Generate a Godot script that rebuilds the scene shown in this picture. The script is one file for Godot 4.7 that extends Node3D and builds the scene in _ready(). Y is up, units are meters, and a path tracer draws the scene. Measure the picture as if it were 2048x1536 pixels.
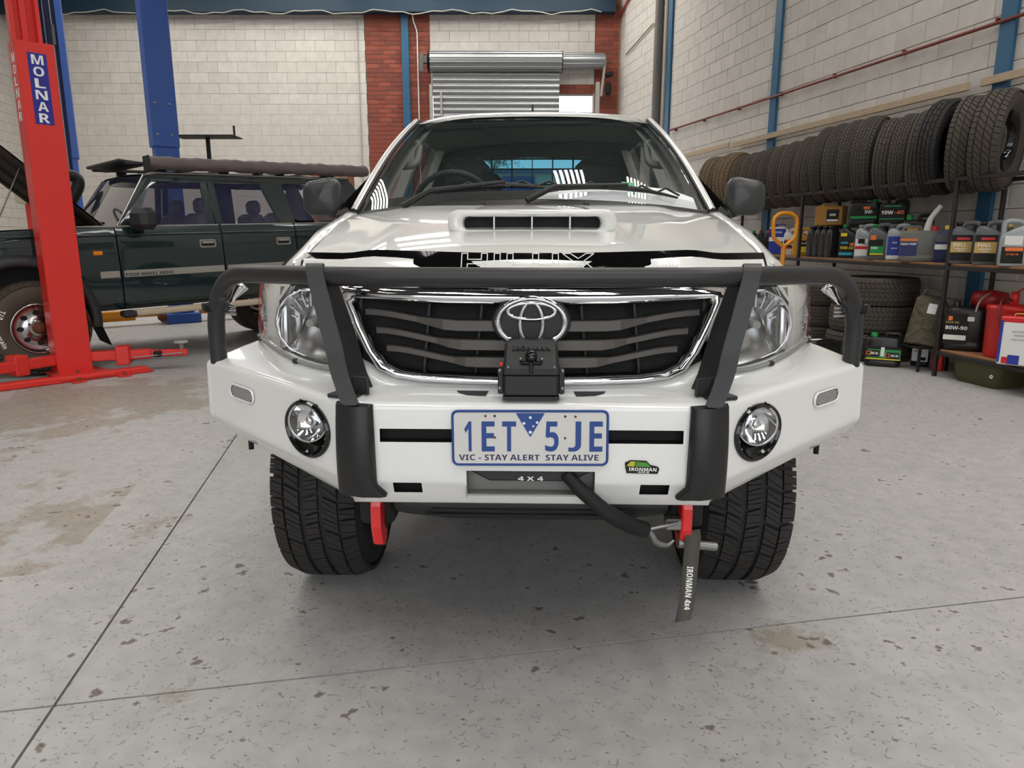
extends Node3D
# Workshop with a white pickup in front of the lens, a green wagon and hoists on one side, tyre shelves on the other.

var M := {}
var taken := {}
var rng := RandomNumberGenerator.new()
const A11 := 0.19198622
var U := Vector3(cos(A11), 0, -sin(A11))      # across the building
var W := Vector3(-sin(A11), 0, -cos(A11))     # along the building, away from the lens
var BB := Basis(Vector3(cos(A11), 0, -sin(A11)), Vector3.UP, Vector3(sin(A11), 0, cos(A11)))

func uw(u: float, y: float, w: float) -> Vector3:
	return U * u + W * w + Vector3(0, y, 0)

func _ready() -> void:
	rng.seed = 7
	look()
	paints()
	building()
	pickup()
	wagon()
	hoists()
	shelves()
	extras()

func look() -> void:
	var cam := Camera3D.new()
	cam.name = "camera"
	cam.fov = 2.0 * rad_to_deg(atan(768.0 / 1421.0))
	cam.position = Vector3(0, 1.22, 0)
	cam.rotation_degrees = Vector3(-11.8, 0, 0)
	cam.near = 0.05
	cam.far = 200
	add_child(cam)
	cam.current = true
	var env := Environment.new()
	env.background_mode = Environment.BG_SKY
	var sm := ProceduralSkyMaterial.new()
	sm.sky_top_color = Color(0.86, 0.89, 0.93)
	sm.sky_horizon_color = Color(0.96, 0.96, 0.95)
	sm.ground_bottom_color = Color(0.42, 0.41, 0.39)
	sm.ground_horizon_color = Color(0.62, 0.62, 0.60)
	sm.energy_multiplier = 3.4
	var sky := Sky.new()
	sky.sky_material = sm
	env.sky = sky
	env.ambient_light_source = Environment.AMBIENT_SOURCE_SKY
	env.tonemap_mode = Environment.TONE_MAPPER_LINEAR
	env.tonemap_exposure = 1.0
	env.sdfgi_enabled = true
	env.ssao_enabled = true
	env.ssil_enabled = true
	var we := WorldEnvironment.new()
	we.name = "world"
	we.environment = env
	add_child(we)

# ---------- small tools ----------
func V(x: float, y: float, z: float) -> Vector3:
	return Vector3(x, y, z)

func T(p: Vector3, b := Basis()) -> Transform3D:
	return Transform3D(b, p)

func E(x: float, y: float, z: float) -> Basis:
	return Basis.from_euler(Vector3(deg_to_rad(x), deg_to_rad(y), deg_to_rad(z)))

func mat(key: String, c: Color, rough := 0.5, metal := 0.0, coat := 0.0, spec := 0.5) -> StandardMaterial3D:
	var m := StandardMaterial3D.new()
	m.resource_name = key
	m.albedo_color = c
	m.roughness = rough
	m.metallic = metal
	m.metallic_specular = spec
	if coat > 0.0:
		m.clearcoat_enabled = true
		m.clearcoat = coat
		m.clearcoat_roughness = 0.03
	m.cull_mode = BaseMaterial3D.CULL_DISABLED
	M[key] = m
	return m

func glassy(key: String, c: Color, alpha: float) -> StandardMaterial3D:
	var m := mat(key, Color(c.r, c.g, c.b, alpha), 0.02)
	m.transparency = BaseMaterial3D.TRANSPARENCY_ALPHA
	return m

func numbered(called: String) -> String:
	if not taken.has(called):
		taken[called] = 0
		return called
	taken[called] += 1
	return "%s_%03d" % [called, taken[called]]

func tag(o: Node, label: String, category := "", group := "", kind := "") -> Node:
	if label: o.set_meta("label", label)
	if category: o.set_meta("category", category)
	if group: o.set_meta("group", group)
	if kind: o.set_meta("kind", kind)
	return o

func thing(called: String, label: String, category: String, at := Vector3.ZERO, b := Basis(), group := "") -> Node3D:
	var o := Node3D.new()
	o.name = numbered(called)
	add_child(o)
	o.transform = Transform3D(b, at)
	tag(o, label, category, group)
	return o

func ms() -> SurfaceTool:
	var s := SurfaceTool.new()
	s.begin(Mesh.PRIMITIVE_TRIANGLES)
	return s

func fin(s: SurfaceTool) -> ArrayMesh:
	s.generate_normals()
	s.index()
	return s.commit()

func put(called: String, mesh: Mesh, m: Material, parent: Node = self, x := Transform3D()) -> MeshInstance3D:
	var o := MeshInstance3D.new()
	o.name = numbered(called) if parent == self else called
	o.mesh = mesh
	o.material_override = m
	o.transform = x
	parent.add_child(o, true)
	return o

func obj(called: String, s: SurfaceTool, m: Material, parent: Node = self, x := Transform3D()) -> MeshInstance3D:
	return put(called, fin(s), m, parent, x)

func flat(s: SurfaceTool) -> void:
	s.set_smooth_group(-1)

func tri(s: SurfaceTool, a: Vector3, b: Vector3, c: Vector3) -> void:
	s.add_vertex(a); s.add_vertex(b); s.add_vertex(c)

func quad(s: SurfaceTool, a: Vector3, b: Vector3, c: Vector3, d: Vector3) -> void:
	tri(s, a, b, c); tri(s, a, c, d)

# box with chamfered edges; size is full size
func bx(s: SurfaceTool, c: Vector3, size: Vector3, bev := 0.0, b := Basis()) -> void:
	flat(s)
	var h := size * 0.5
	if bev <= 0.0:
		for ax in 3:
			for sg in [-1.0, 1.0]:
				var n := Vector3.ZERO; n[ax] = sg
				var e1 := Vector3.ZERO; e1[(ax + 1) % 3] = 1.0
				var e2 := Vector3.ZERO; e2[(ax + 2) % 3] = sg
				var o := n * h
				quad(s, c + b * (o - e1 * h - e2 * h), c + b * (o - e1 * h + e2 * h), c + b * (o + e1 * h + e2 * h), c + b * (o + e1 * h - e2 * h))
		return
	bev = minf(bev, minf(h.x, minf(h.y, h.z)) * 0.98)
	var p := {}
	for i in 8:
		var sg := Vector3(1 if i & 1 else -1, 1 if i & 2 else -1, 1 if i & 4 else -1)
		for ax in 3:
			var q := sg * (h - Vector3.ONE * bev)
			q[ax] = sg[ax] * h[ax]
			p[i * 3 + ax] = c + b * q
	for ax in 3:
		var a1 := 1 << ((ax + 1) % 3)
		var a2 := 1 << ((ax + 2) % 3)
		for sgn in 2:
			var o: int = (1 << ax) if sgn else 0
			var q := [p[o * 3 + ax], p[(o | a1) * 3 + ax], p[(o | a1 | a2) * 3 + ax], p[(o | a2) * 3 + ax]]
			if sgn: quad(s, q[0], q[3], q[2], q[1])
			else: quad(s, q[0], q[1], q[2], q[3])
		for k in 4:
			var base: int = (a1 if k & 1 else 0) | (a2 if k & 2 else 0)
			var hi: int = base | (1 << ax)
			var x1 := (ax + 1) % 3
			var x2 := (ax + 2) % 3
			var q2 := [p[base * 3 + x1], p[hi * 3 + x1], p[hi * 3 + x2], p[base * 3 + x2]]
			if k == 0 or k == 3: quad(s, q2[0], q2[3], q2[2], q2[1])
			else: quad(s, q2[0], q2[1], q2[2], q2[3])
	for i in 8:
		var odd := (i & 1) ^ ((i >> 1) & 1) ^ ((i >> 2) & 1)
		if odd: tri(s, p[i * 3], p[i * 3 + 2], p[i * 3 + 1])
		else: tri(s, p[i * 3], p[i * 3 + 1], p[i * 3 + 2])

# rows of points -> surface
func loft(s: SurfaceTool, rows: Array, closed := false, grp := 1, cap := false) -> void:
	s.set_smooth_group(grp)
	for i in rows.size() - 1:
		var a: Array = rows[i]
		var b: Array = rows[i + 1]
		var n := a.size()
		for j in (n if closed else n - 1):
			var k := (j + 1) % n
			quad(s, a[j], b[j], b[k], a[k])
	if cap:
		flat(s)
		for e in 2:
			var r: Array = rows[0] if e == 0 else rows[-1]
			var m := Vector3.ZERO
			for q in r: m += q
			m /= r.size()
			for j in r.size():
				var k := (j + 1) % r.size()
				if e == 0: tri(s, m, r[j], r[k])
				else: tri(s, m, r[k], r[j])

func fil(pts: Array, r: float, n := 5) -> Array:
	var out := [pts[0]]
	for i in range(1, pts.size() - 1):
		var p: Vector3 = pts[i]
		var a: Vector3 = pts[i - 1] - p
		var b: Vector3 = pts[i + 1] - p
		var ra := minf(r, a.length() * 0.49)
		var rb := minf(r, b.length() * 0.49)
		var pa := p + a.normalized() * ra
		var pb := p + b.normalized() * rb
		for k in n + 1:
			var t := float(k) / n
			out.append(pa.lerp(p, t).lerp(p.lerp(pb, t), t))
	out.append(pts[-1])
	return out

func cr(pts: Array, n := 6) -> Array:
	var out := []
	for i in pts.size() - 1:
		var p0: Vector3 = pts[max(i - 1, 0)]
		var p3: Vector3 = pts[min(i + 2, pts.size() - 1)]
		for k in n:
			out.append((pts[i] as Vector3).cubic_interpolate(pts[i + 1], p0, p3, float(k) / n))
	out.append(pts[-1])
	return out

func tube(s: SurfaceTool, pts: Array, r, n := 10, closed := false, cap := true, grp := 1, squash := 1.0) -> void:
	var rows := []
	var m := pts.size()
	var up := Vector3.ZERO
	for i in m:
		var p: Vector3 = pts[i]
		var a: Vector3 = pts[(i - 1 + m) % m] if (closed or i > 0) else p
		var b: Vector3 = pts[(i + 1) % m] if (closed or i < m - 1) else p
		var t := (b - a).normalized()
		if up == Vector3.ZERO:
			up = t.cross(Vector3(0.31, 0.87, 0.37) if absf(t.y) < 0.9 else Vector3(1, 0, 0.1)).normalized()
		else:
			up = (up - t * up.dot(t)).normalized()
		var q := t.cross(up)
		var rr: float = r[i] if r is Array else r
		var ring := []
		for j in n:
			var an := TAU * j / n
			ring.append(p + (up * cos(an) + q * sin(an) * squash) * rr)
		rows.append(ring)
	if closed: rows.append(rows[0])
	loft(s, rows, true, grp, cap and not closed)

# profile of (r, y); a repeated point starts a new smooth group
func lathe(s: SurfaceTool, prof: Array, n := 24, x := Transform3D(), g0 := 1, from := 0.0, to := TAU) -> void:
	var g := g0
	for i in prof.size() - 1:
		var p: Vector2 = prof[i]
		var q: Vector2 = prof[i + 1]
		if p.is_equal_approx(q):
			g += 1
			continue
		s.set_smooth_group(g)
		for j in n:
			var a := from + (to - from) * j / n
			var b := from + (to - from) * (j + 1) / n
			var pa := x * V(p.x * cos(a), p.y, p.x * sin(a))
			var pb := x * V(p.x * cos(b), p.y, p.x * sin(b))
			var qa := x * V(q.x * cos(a), q.y, q.x * sin(a))
			var qb := x * V(q.x * cos(b), q.y, q.x * sin(b))
			if p.x < 1e-6: tri(s, pa, qa, qb)
			elif q.x < 1e-6: tri(s, pa, qa, pb)
			else: quad(s, pa, qa, qb, pb)

# flat outline in xy, extruded to +z by d with a small front bevel
func prism(s: SurfaceTool, poly: Array, d: float, x := Transform3D(), bev := 0.0, both := true) -> void:
	flat(s)
	var pp := PackedVector2Array(poly)
	if Geometry2D.is_polygon_clockwise(pp): pp.reverse()
	var n := pp.size()
	var inner := PackedVector2Array()
	for i in n:
		var a := (pp[i] - pp[(i - 1 + n) % n]).normalized()
		var b := (pp[(i + 1) % n] - pp[i]).normalized()
		var na := Vector2(-a.y, a.x)
		var nb := Vector2(-b.y, b.x)
		var m := na + nb
		m = m / maxf(m.length_squared(), 0.3) * 2.0
		inner.append(pp[i] + m * bev)
	var idx := Geometry2D.triangulate_polygon(pp)
	for i in range(0, idx.size(), 3):
		var f := [inner[idx[i]], inner[idx[i + 1]], inner[idx[i + 2]]]
		tri(s, x * V(f[0].x, f[0].y, d), x * V(f[2].x, f[2].y, d), x * V(f[1].x, f[1].y, d))
		if both:
			var g := [pp[idx[i]], pp[idx[i + 1]], pp[idx[i + 2]]]
			tri(s, x * V(g[0].x, g[0].y, 0), x * V(g[1].x, g[1].y, 0), x * V(g[2].x, g[2].y, 0))
	for i in n:
		var k := (i + 1) % n
		quad(s, x * V(pp[i].x, pp[i].y, 0), x * V(pp[i].x, pp[i].y, d - bev), x * V(pp[k].x, pp[k].y, d - bev), x * V(pp[k].x, pp[k].y, 0))
		if bev > 0.0:
			quad(s, x * V(pp[i].x, pp[i].y, d - bev), x * V(inner[i].x, inner[i].y, d), x * V(inner[k].x, inner[k].y, d), x * V(pp[k].x, pp[k].y, d - bev))

func rr(w: float, h: float, r: float, n := 4, cx := 0.0, cy := 0.0) -> Array:
	var o := []
	for q in 4:
		var c := Vector2((w / 2 - r) * (1 if q in [0, 3] else -1), (h / 2 - r) * (1 if q < 2 else -1))
		for k in n + 1:
			var a := (q + float(k) / n) * PI / 2
			o.append(Vector2(cx, cy) + c + Vector2(cos(a), sin(a)) * r)
	return o

func ell(a: float, b: float, n := 32, cx := 0.0, cy := 0.0) -> Array:
	var o := []
	for k in n: o.append(Vector2(cx + a * cos(TAU * k / n), cy + b * sin(TAU * k / n)))
	return o

# ring between two outlines of the same count
func ringp(s: SurfaceTool, outer: Array, inner: Array, d: float, x := Transform3D(), bev := 0.0) -> void:
	flat(s)
	var n := outer.size()
	for i in n:
		var k := (i + 1) % n
		var o0: Vector2 = outer[i]; var o1: Vector2 = outer[k]
		var i0: Vector2 = inner[i]; var i1: Vector2 = inner[k]
		var a0 := o0.lerp(i0, bev); var a1 := o1.lerp(i1, bev)
		var b0 := i0.lerp(o0, bev); var b1 := i1.lerp(o1, bev)
		var e := d * (0.5 if bev > 0.0 else 1.0)
		quad(s, x * V(a0.x, a0.y, d), x * V(a1.x, a1.y, d), x * V(b1.x, b1.y, d), x * V(b0.x, b0.y, d))
		if bev > 0.0:
			quad(s, x * V(o0.x, o0.y, e), x * V(o1.x, o1.y, e), x * V(a1.x, a1.y, d), x * V(a0.x, a0.y, d))
			quad(s, x * V(b0.x, b0.y, d), x * V(b1.x, b1.y, d), x * V(i1.x, i1.y, e), x * V(i0.x, i0.y, e))
		quad(s, x * V(o0.x, o0.y, 0), x * V(o1.x, o1.y, 0), x * V(o1.x, o1.y, e), x * V(o0.x, o0.y, e))
		quad(s, x * V(i0.x, i0.y, e), x * V(i1.x, i1.y, e), x * V(i1.x, i1.y, 0), x * V(i0.x, i0.y, 0))

func text(called: String, what: String, high: float, m: Material, parent: Node, x: Transform3D, wide := 0.0, deep := 0.001, bold := true, serif := false) -> MeshInstance3D:
	var f := SystemFont.new()
	f.font_names = PackedStringArray(["Droid Serif" if serif else "Droid Sans"])
	f.font_weight = 700 if bold else 400
	var t := TextMesh.new()
	t.font = f
	t.text = what
	t.font_size = 64
	t.pixel_size = 0.01
	t.depth = 0.02
	var bb := t.get_aabb()
	var ky := high / maxf(bb.size.y, 1e-4)
	var kx := ky if wide <= 0.0 else wide / maxf(bb.size.x, 1e-4)
	var mid := bb.get_center()
	var o := put(called, t, m, parent)
	o.transform = x * Transform3D(Basis.from_scale(Vector3(kx, ky, deep / 0.02)), Vector3(-mid.x * kx, -mid.y * ky, 0))
	return o

func table(t: Array, z: float) -> float:
	if (z - t[0][0]) * (t[-1][0] - t[0][0]) <= 0.0: return t[0][1]
	for i in t.size() - 1:
		var a: float = t[i][0]
		var b: float = t[i + 1][0]
		if (z - a) * (z - b) <= 0.0:
			var k := (z - a) / (b - a)
			return lerpf(t[i][1], t[i + 1][1], k)
	return t[-1][1]

func fan_tex(key: String, w: int, h: int, f: Callable) -> ImageTexture:
	var im := Image.create(w, h, false, Image.FORMAT_RGB8)
	for y in h:
		for x in w: im.set_pixel(x, y, f.call(x, y))
	return ImageTexture.create_from_image(im)

func noisy(m: StandardMaterial3D, seed_: int, freq: float, lo: Color, hi: Color, scale := 1.0, cell := false, octaves := 4) -> void:
	var n := FastNoiseLite.new()
	n.seed = seed_
	n.frequency = freq
	n.noise_type = FastNoiseLite.TYPE_CELLULAR if cell else FastNoiseLite.TYPE_SIMPLEX_SMOOTH
	n.fractal_octaves = octaves
	var g := Gradient.new()
	g.set_color(0, lo)
	g.set_color(1, hi)
	var t := NoiseTexture2D.new()
	t.width = 512; t.height = 512
	t.seamless = true
	t.noise = n
	t.color_ramp = g
	m.albedo_texture = t
	m.uv1_triplanar = true
	m.uv1_world_triplanar = true
	m.uv1_scale = Vector3.ONE * scale

func bumpy(m: StandardMaterial3D, seed_: int, freq: float, depth_cm: float, cell := false) -> void:
	var n := FastNoiseLite.new()
	n.seed = seed_
	n.frequency = freq
	if cell: n.noise_type = FastNoiseLite.TYPE_CELLULAR
	var t := NoiseTexture2D.new()
	t.width = 512; t.height = 512
	t.seamless = true
	t.noise = n
	m.heightmap_enabled = true
	m.heightmap_texture = t
	m.heightmap_scale = depth_cm

func paints() -> void:
	mat("white_paint", Color(0.87, 0.87, 0.855), 0.35, 0.0, 1.0)
	mat("bar_white", Color(0.895, 0.895, 0.885), 0.3, 0.0, 0.8)
	mat("powder_black", Color(0.15, 0.15, 0.155), 0.42)
	mat("plastic_black", Color(0.11, 0.11, 0.115), 0.5)
	mat("gloss_black", Color(0.06, 0.06, 0.062), 0.08)
	mat("smoked_black", Color(0.05, 0.05, 0.052), 0.06, 0.0, 0.0, 0.28)
	mat("deep_black", Color(0.03, 0.03, 0.033), 0.7)
	mat("mirror_shell", Color(0.19, 0.195, 0.2), 0.38)
	mat("chrome", Color(0.86, 0.86, 0.87), 0.05, 1.0)
	mat("dull_chrome", Color(0.72, 0.72, 0.72), 0.2, 1.0)
	mat("louvre_grey", Color(0.36, 0.345, 0.33), 0.4, 0.5)
	mat("steel", Color(0.55, 0.55, 0.55), 0.4, 0.9)
	mat("rubber", Color(0.16, 0.15, 0.145), 0.75)
	mat("rubber_old", Color(0.31, 0.275, 0.235), 0.85)
	mat("rubber_dusty", Color(0.45, 0.38, 0.30), 0.9)
	mat("rubber_mid", Color(0.28, 0.255, 0.23), 0.8)
	mat("tow_red", Color(0.86, 0.08, 0.09), 0.35, 0.0, 0.5)
	mat("letter_white", Color(0.93, 0.93, 0.92), 0.5)
	mat("plate_white", Color(0.80, 0.795, 0.78), 0.4)
	mat("plate_blue", Color(0.10, 0.25, 0.52), 0.4)
	mat("plate_navy", Color(0.10, 0.12, 0.28), 0.45)
	mat("star_white", Color(0.92, 0.94, 0.97), 0.4)
	mat("rust", Color(0.42, 0.24, 0.14), 0.8)
	mat("strap_grey", Color(0.30, 0.285, 0.26), 0.85)
	mat("grey_trim", Color(0.55, 0.545, 0.53), 0.5)
	mat("cabin_dark", Color(0.15, 0.155, 0.155), 0.8)
	mat("cabin_grey", Color(0.48, 0.49, 0.47), 0.75)
	mat("paper", Color(0.93, 0.94, 0.95), 0.6)
	mat("tape_green", Color(0.10, 0.62, 0.38), 0.4)
	mat("led_grey", Color(0.62, 0.61, 0.60), 0.3, 0.3)
	mat("sticker_green", Color(0.28, 0.55, 0.18), 0.4)
	mat("sticker_yellow", Color(0.72, 0.70, 0.16), 0.4)
	glassy("windscreen", Color(0.36, 0.42, 0.40), 0.10)
	glassy("side_glass", Color(0.10, 0.12, 0.13), 0.55)
	glassy("lamp_glass", Color(0.95, 0.96, 0.96), 0.05)
	mat("rear_glass", Color(0.29, 0.51, 0.59), 0.02, 1.0)

# ---------- the building ----------
const BACK_Z := -16.6
const RW := 5.49

func rw(off: float, y: float, w: float) -> Vector3:
	# on the right wall: off = distance out from its face
	return uw(RW - off, 1.22 + (y - 1.22) * 1.0358, w * 1.0358)


func struct(called: String, s: SurfaceTool, m: Material, label := "") -> MeshInstance3D:
	var o := obj(called, s, m)
	o.set_meta("kind", "structure")
	if label: o.set_meta("label", label)
	return o

func shown(p: Vector3) -> float:
	# depth before the lens if the point is in the frame, else a large number
	var d := p - Vector3(0, 1.22, 0)
	var c := cos(deg_to_rad(11.8)); var k := sin(deg_to_rad(11.8))
	var zc := -d.z * c - d.y * k
	var yc := d.y * c - d.z * k
	if zc < 0.2: return 999.0
	var px := 1024 + 1421 * d.x / zc; var py := 768 - 1421 * yc / zc
	if px < -30 or px > 2078 or py < -30 or py > 1560: return 500.0 + zc
	return zc

# cells: [x0, x1, y0, y1] on the wall's face; the 290 nearest in view are single pieces, the others one piece of stuff
func courses(wall: MeshInstance3D, called: String, x: Transform3D, cells: Array, joint: float, thick: float, mats: Array, most := 290) -> void:
	var list := []
	for c in cells:
		list.append([shown(x * V((c[0] + c[1]) / 2, (c[2] + c[3]) / 2, 0)), c])
	list.sort_custom(func(a, b): return a[0] < b[0])
	var cache := {}
	var rest := ms()
	var n_rest := 0
	for i in list.size():
		var c: Array = list[i][1]
		var size := V(c[1] - c[0] - joint, c[3] - c[2] - joint, thick)
		var at := V((c[0] + c[1]) / 2, (c[2] + c[3]) / 2, rng.randf_range(-0.0015, 0.0015))
		if i < most and list[i][0] < 400.0:
			var key := "%.3f_%.3f" % [size.x, size.y]
			if not cache.has(key):
				var s := ms()
				bx(s, Vector3.ZERO, size, 0.004)
				cache[key] = fin(s)
			put(called, cache[key], mats[rng.randi() % mats.size()], wall, x * T(at))
		else:
			bx(rest, x * at, size, 0.0, x.basis)
			n_rest += 1
	if n_rest:
		var o := obj(called, rest, mats[0], wall)
		o.set_meta("kind", "stuff")

func grid_cells(x0: float, x1: float, y0: float, y1: float, bw: float, bh: float, skip: Callable) -> Array:
	var out := []
	var row := 0
	var y := y0
	while y < y1 - 0.01:
		var ye := minf(y + bh, y1)
		var x := x0 - (bw / 2 if row % 2 else 0.0)
		while x < x1 - 0.01:
			var a := maxf(x, x0); var b := minf(x + bw, x1)
			if b - a > 0.03:
				var parts: Array = skip.call(a, b, y, ye)
				out.append_array(parts)
			x += bw
		y = ye
		row += 1
	return out

func whole(a: float, b: float, c: float, d: float) -> Array:
	return [[a, b, c, d]]

func floor_texture() -> ImageTexture:
	var size := 2048
	var n1 := FastNoiseLite.new(); n1.seed = 11; n1.frequency = 0.0022; n1.fractal_octaves = 5; n1.noise_type = FastNoiseLite.TYPE_SIMPLEX_SMOOTH
	var n2 := FastNoiseLite.new(); n2.seed = 23; n2.frequency = 0.012; n2.fractal_octaves = 5; n2.fractal_gain = 0.65; n2.noise_type = FastNoiseLite.TYPE_SIMPLEX_SMOOTH
	var n3 := FastNoiseLite.new(); n3.seed = 5; n3.frequency = 0.05; n3.fractal_octaves = 3; n3.noise_type = FastNoiseLite.TYPE_SIMPLEX
	var a := n1.get_image(size, size, false, false, false).get_data()
	var b := n2.get_image(size, size, false, false, false).get_data()
	var c := n3.get_image(size, size, false, false, false).get_data()
	var out := PackedByteArray()
	out.resize(size * size * 3)
	var k := 0
	for y in size:
		var wv := -2.5 + 13.0 * y / size
		for x in size:
			var i := y * size + x
			var uv := -7.0 + 13.0 * x / size
			# where the grey coat is worn through to brown concrete: mostly along the driveway beside the truck
			var bias := 24.0 if (uv < -1.2 and wv > 2.7 and wv < 6.6) else (-30.0 if uv > -0.5 else -16.0)
			var worn := float(a[i]) * 0.62 + float(b[i]) * 0.52 + bias
			var r := 177.0; var g := 175.0; var bl := 173.0
			if worn > 172.0: r = 156.0; g = 147.0; bl = 137.0
			elif worn > 163.0: r = 166.0; g = 161.0; bl = 155.0
			var v := (float(c[i]) - 128.0) * 0.055 + (float(b[i]) - 128.0) * 0.06 + (float(a[i]) - 128.0) * 0.05
			# chips
			if c[i] > 205 and b[i] > 150: r = 108.0; g = 99.0; bl = 92.0
			elif c[i] < 40 and b[i] < 95: r = 174.0; g = 173.0; bl = 173.0
			out[k] = int(clampf(r + v, 0, 255)); out[k + 1] = int(clampf(g + v, 0, 255)); out[k + 2] = int(clampf(bl + v, 0, 255))
			k += 3
	return ImageTexture.create_from_image(Image.create_from_data(size, size, false, Image.FORMAT_RGB8, out))

func fleck_texture() -> ImageTexture:
	var size := 1024
	var im := Image.create(size, size, false, Image.FORMAT_RGB8)
	im.fill(Color(1, 1, 1))
	var g := RandomNumberGenerator.new()
	g.seed = 99
	for i in 2600:
		var p := Vector2(g.randf() * size, g.randf() * size)
		var d := Vector2.from_angle(g.randfn(0.4, 0.7))
		var n := int(2 + absf(g.randfn(0, 5)))
		var v := g.randf_range(0.62, 0.88)
		for k in n:
			d = d.rotated(g.randfn(0, 0.35))
			p += d * 1.6
			var w := 1 + (g.randi() % 2)
			for a in w:
				for b in (1 + g.randi() % 2):
					im.set_pixel((int(p.x) + a + size) % size, (int(p.y) + b + size) % size, Color(v, v * 0.985, v * 0.965))
	for i in 700:
		var p := Vector2(g.randf() * size, g.randf() * size)
		var rad := g.randf_range(0.6, 2.6) * (1.0 if g.randf() < 0.93 else 2.2)
		var v := g.randf_range(0.55, 0.85)
		for a in range(-5, 6):
			for b in range(-5, 6):
				if Vector2(a, b * 1.4).length() < rad + g.randfn(0, 0.4): im.set_pixel((int(p.x) + a + size) % size, (int(p.y) + b + size) % size, Color(v, v * 0.98, v * 0.95))
	return ImageTexture.create_from_image(im)

func building() -> void:
	# materials of the shell
	var fl := mat("concrete", Color(1, 1, 1), 0.55)
	fl.albedo_texture = floor_texture()
	fl.detail_enabled = true
	fl.detail_blend_mode = BaseMaterial3D.BLEND_MODE_MUL
	fl.detail_albedo = fleck_texture()
	fl.detail_uv_layer = BaseMaterial3D.DETAIL_UV_2
	fl.uv2_triplanar = true
	fl.uv2_world_triplanar = true
	fl.uv2_scale = Vector3.ONE * 0.62
	bumpy(fl, 3, 0.02, 0.05)
	for k in 3:
		var m := mat("block_%d" % k, Color(1, 1, 1), 0.75)
		var t: float = [0.0, 0.012, -0.014][k]
		noisy(m, 40 + k, 0.012, Color(0.775 + t, 0.755 + t, 0.73 + t), Color(0.83 + t, 0.81 + t, 0.785 + t), 0.6)
		bumpy(m, 50, 0.05, 0.12)
		var b := mat("brick_%d" % k, Color(1, 1, 1), 0.85)
		var c: Color = [Color(0.56, 0.255, 0.20), Color(0.62, 0.30, 0.235), Color(0.50, 0.235, 0.195)][k]
		noisy(b, 60 + k, 0.05, c.darkened(0.13), c.lightened(0.10), 1.5)
	mat("joint_white", Color(0.68, 0.66, 0.635), 0.9)
	mat("mortar", Color(0.60, 0.47, 0.38), 0.9)
	mat("beam_blue", Color(0.14, 0.37, 0.51), 0.5)
	mat("deep_teal", Color(0.06, 0.19, 0.27), 0.55)
	var cp := mat("copper", Color(0.50, 0.24, 0.20), 0.5, 0.3)
	var tm := mat("timber", Color(1, 1, 1), 0.8)
	noisy(tm, 8, 0.02, Color(0.66, 0.58, 0.48), Color(0.80, 0.72, 0.62), 1.0)
	tm.uv1_scale = Vector3(0.6, 6, 0.6)
	mat("roof_sheet", Color(0.36, 0.36, 0.37), 0.6)
	mat("galvanised", Color(0.62, 0.63, 0.64), 0.38, 0.75)
	mat("conduit", Color(0.68, 0.67, 0.64), 0.6)
	var s := ms()
	# floor slabs
	var base := ms()
	bx(base, uw(-1.2, -0.16, 6.1), V(13.9, 0.2, 25.6), 0.0, BB)
	var floor_ := struct("floor", base, mat("joint_fill", Color(0.23, 0.22, 0.21), 0.9), "grey worn concrete workshop floor with saw-cut joints")
	for us in [[-7.9, -6.87], [-6.87, -0.873], [-0.873, 5.6]]:
		for wsn in [[-6.0, 1.87], [1.87, 7.9], [7.9, 13.9], [13.9, 18.8]]:
			s = ms()
			var g := 0.004
			var c := [uw(us[0] + g, 0, wsn[0] + g), uw(us[1] - g, 0, wsn[0] + g), uw(us[1] - g, 0, wsn[1] - g), uw(us[0] + g, 0, wsn[1] - g)]
			var uvs := [Vector2(us[0] + g, wsn[0] + g), Vector2(us[1] - g, wsn[0] + g), Vector2(us[1] - g, wsn[1] - g), Vector2(us[0] + g, wsn[1] - g)]
			flat(s)
			for k in [0, 2, 1, 0, 3, 2]:
				s.set_uv((uvs[k] - Vector2(-7.0, -2.5)) / 13.0)
				s.add_vertex(c[k])
			for k in 4:
				var k2 := (k + 1) % 4
				for q in [[k, 0.0], [k2, 0.0], [k2, -0.05], [k, 0.0], [k2, -0.05], [k, -0.05]]:
					s.set_uv((uvs[q[0]] - Vector2(-7.0, -2.5)) / 13.0)
					s.add_vertex(c[q[0]] + V(0, q[1], 0))
			s.generate_normals()
			put("slab", s.commit(), M.concrete, floor_)
	# right wall
	var bm := [M.block_0, M.block_1, M.block_2]
	s = ms()
	bx(s, uw(5.65, 3.4, 5.0), V(0.2, 6.9, 22.4), 0.0, BB)
	var wr := struct("wall_right", s, M.joint_white, "long white painted block wall behind the tyre shelves")
	var xr := Transform3D(Basis(W, Vector3.UP, -U), uw(RW + 0.03, 0, 0))
	courses(wr, "block", xr, grid_cells(-5.5, 16.2, 0.0, 6.8, 0.414, 0.207, func(a, b, c, d): return [[a, b, c, d]]), 0.005, 0.06, bm)
	# left wall
	s = ms()
	bx(s, uw(-7.73, 3.4, 6.1), V(0.2, 6.9, 25.2), 0.0, BB)
	var wl := struct("wall_left", s, M.joint_white, "white painted block wall beside the hoists")
	var xl := Transform3D(Basis(-W, Vector3.UP, U), uw(-7.6 - 0.03, 0, 0))
	courses(wl, "block", xl, grid_cells(-18.4, -8.0, 0.0, 6.8, 0.40, 0.20, func(a, b, c, d): return [[a, b, c, d]]), 0.005, 0.06, bm, 60)
	# back wall: block field, brick piers, white panel over the doorway
	var zb := BACK_Z
	s = ms()
	bx(s, V(-7.6, 3.4, zb - 0.16), V(11.64, 6.9, 0.2))
	bx(s, V(0.01, 5.6, zb - 0.16), V(3.6, 2.66, 0.2))
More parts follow.
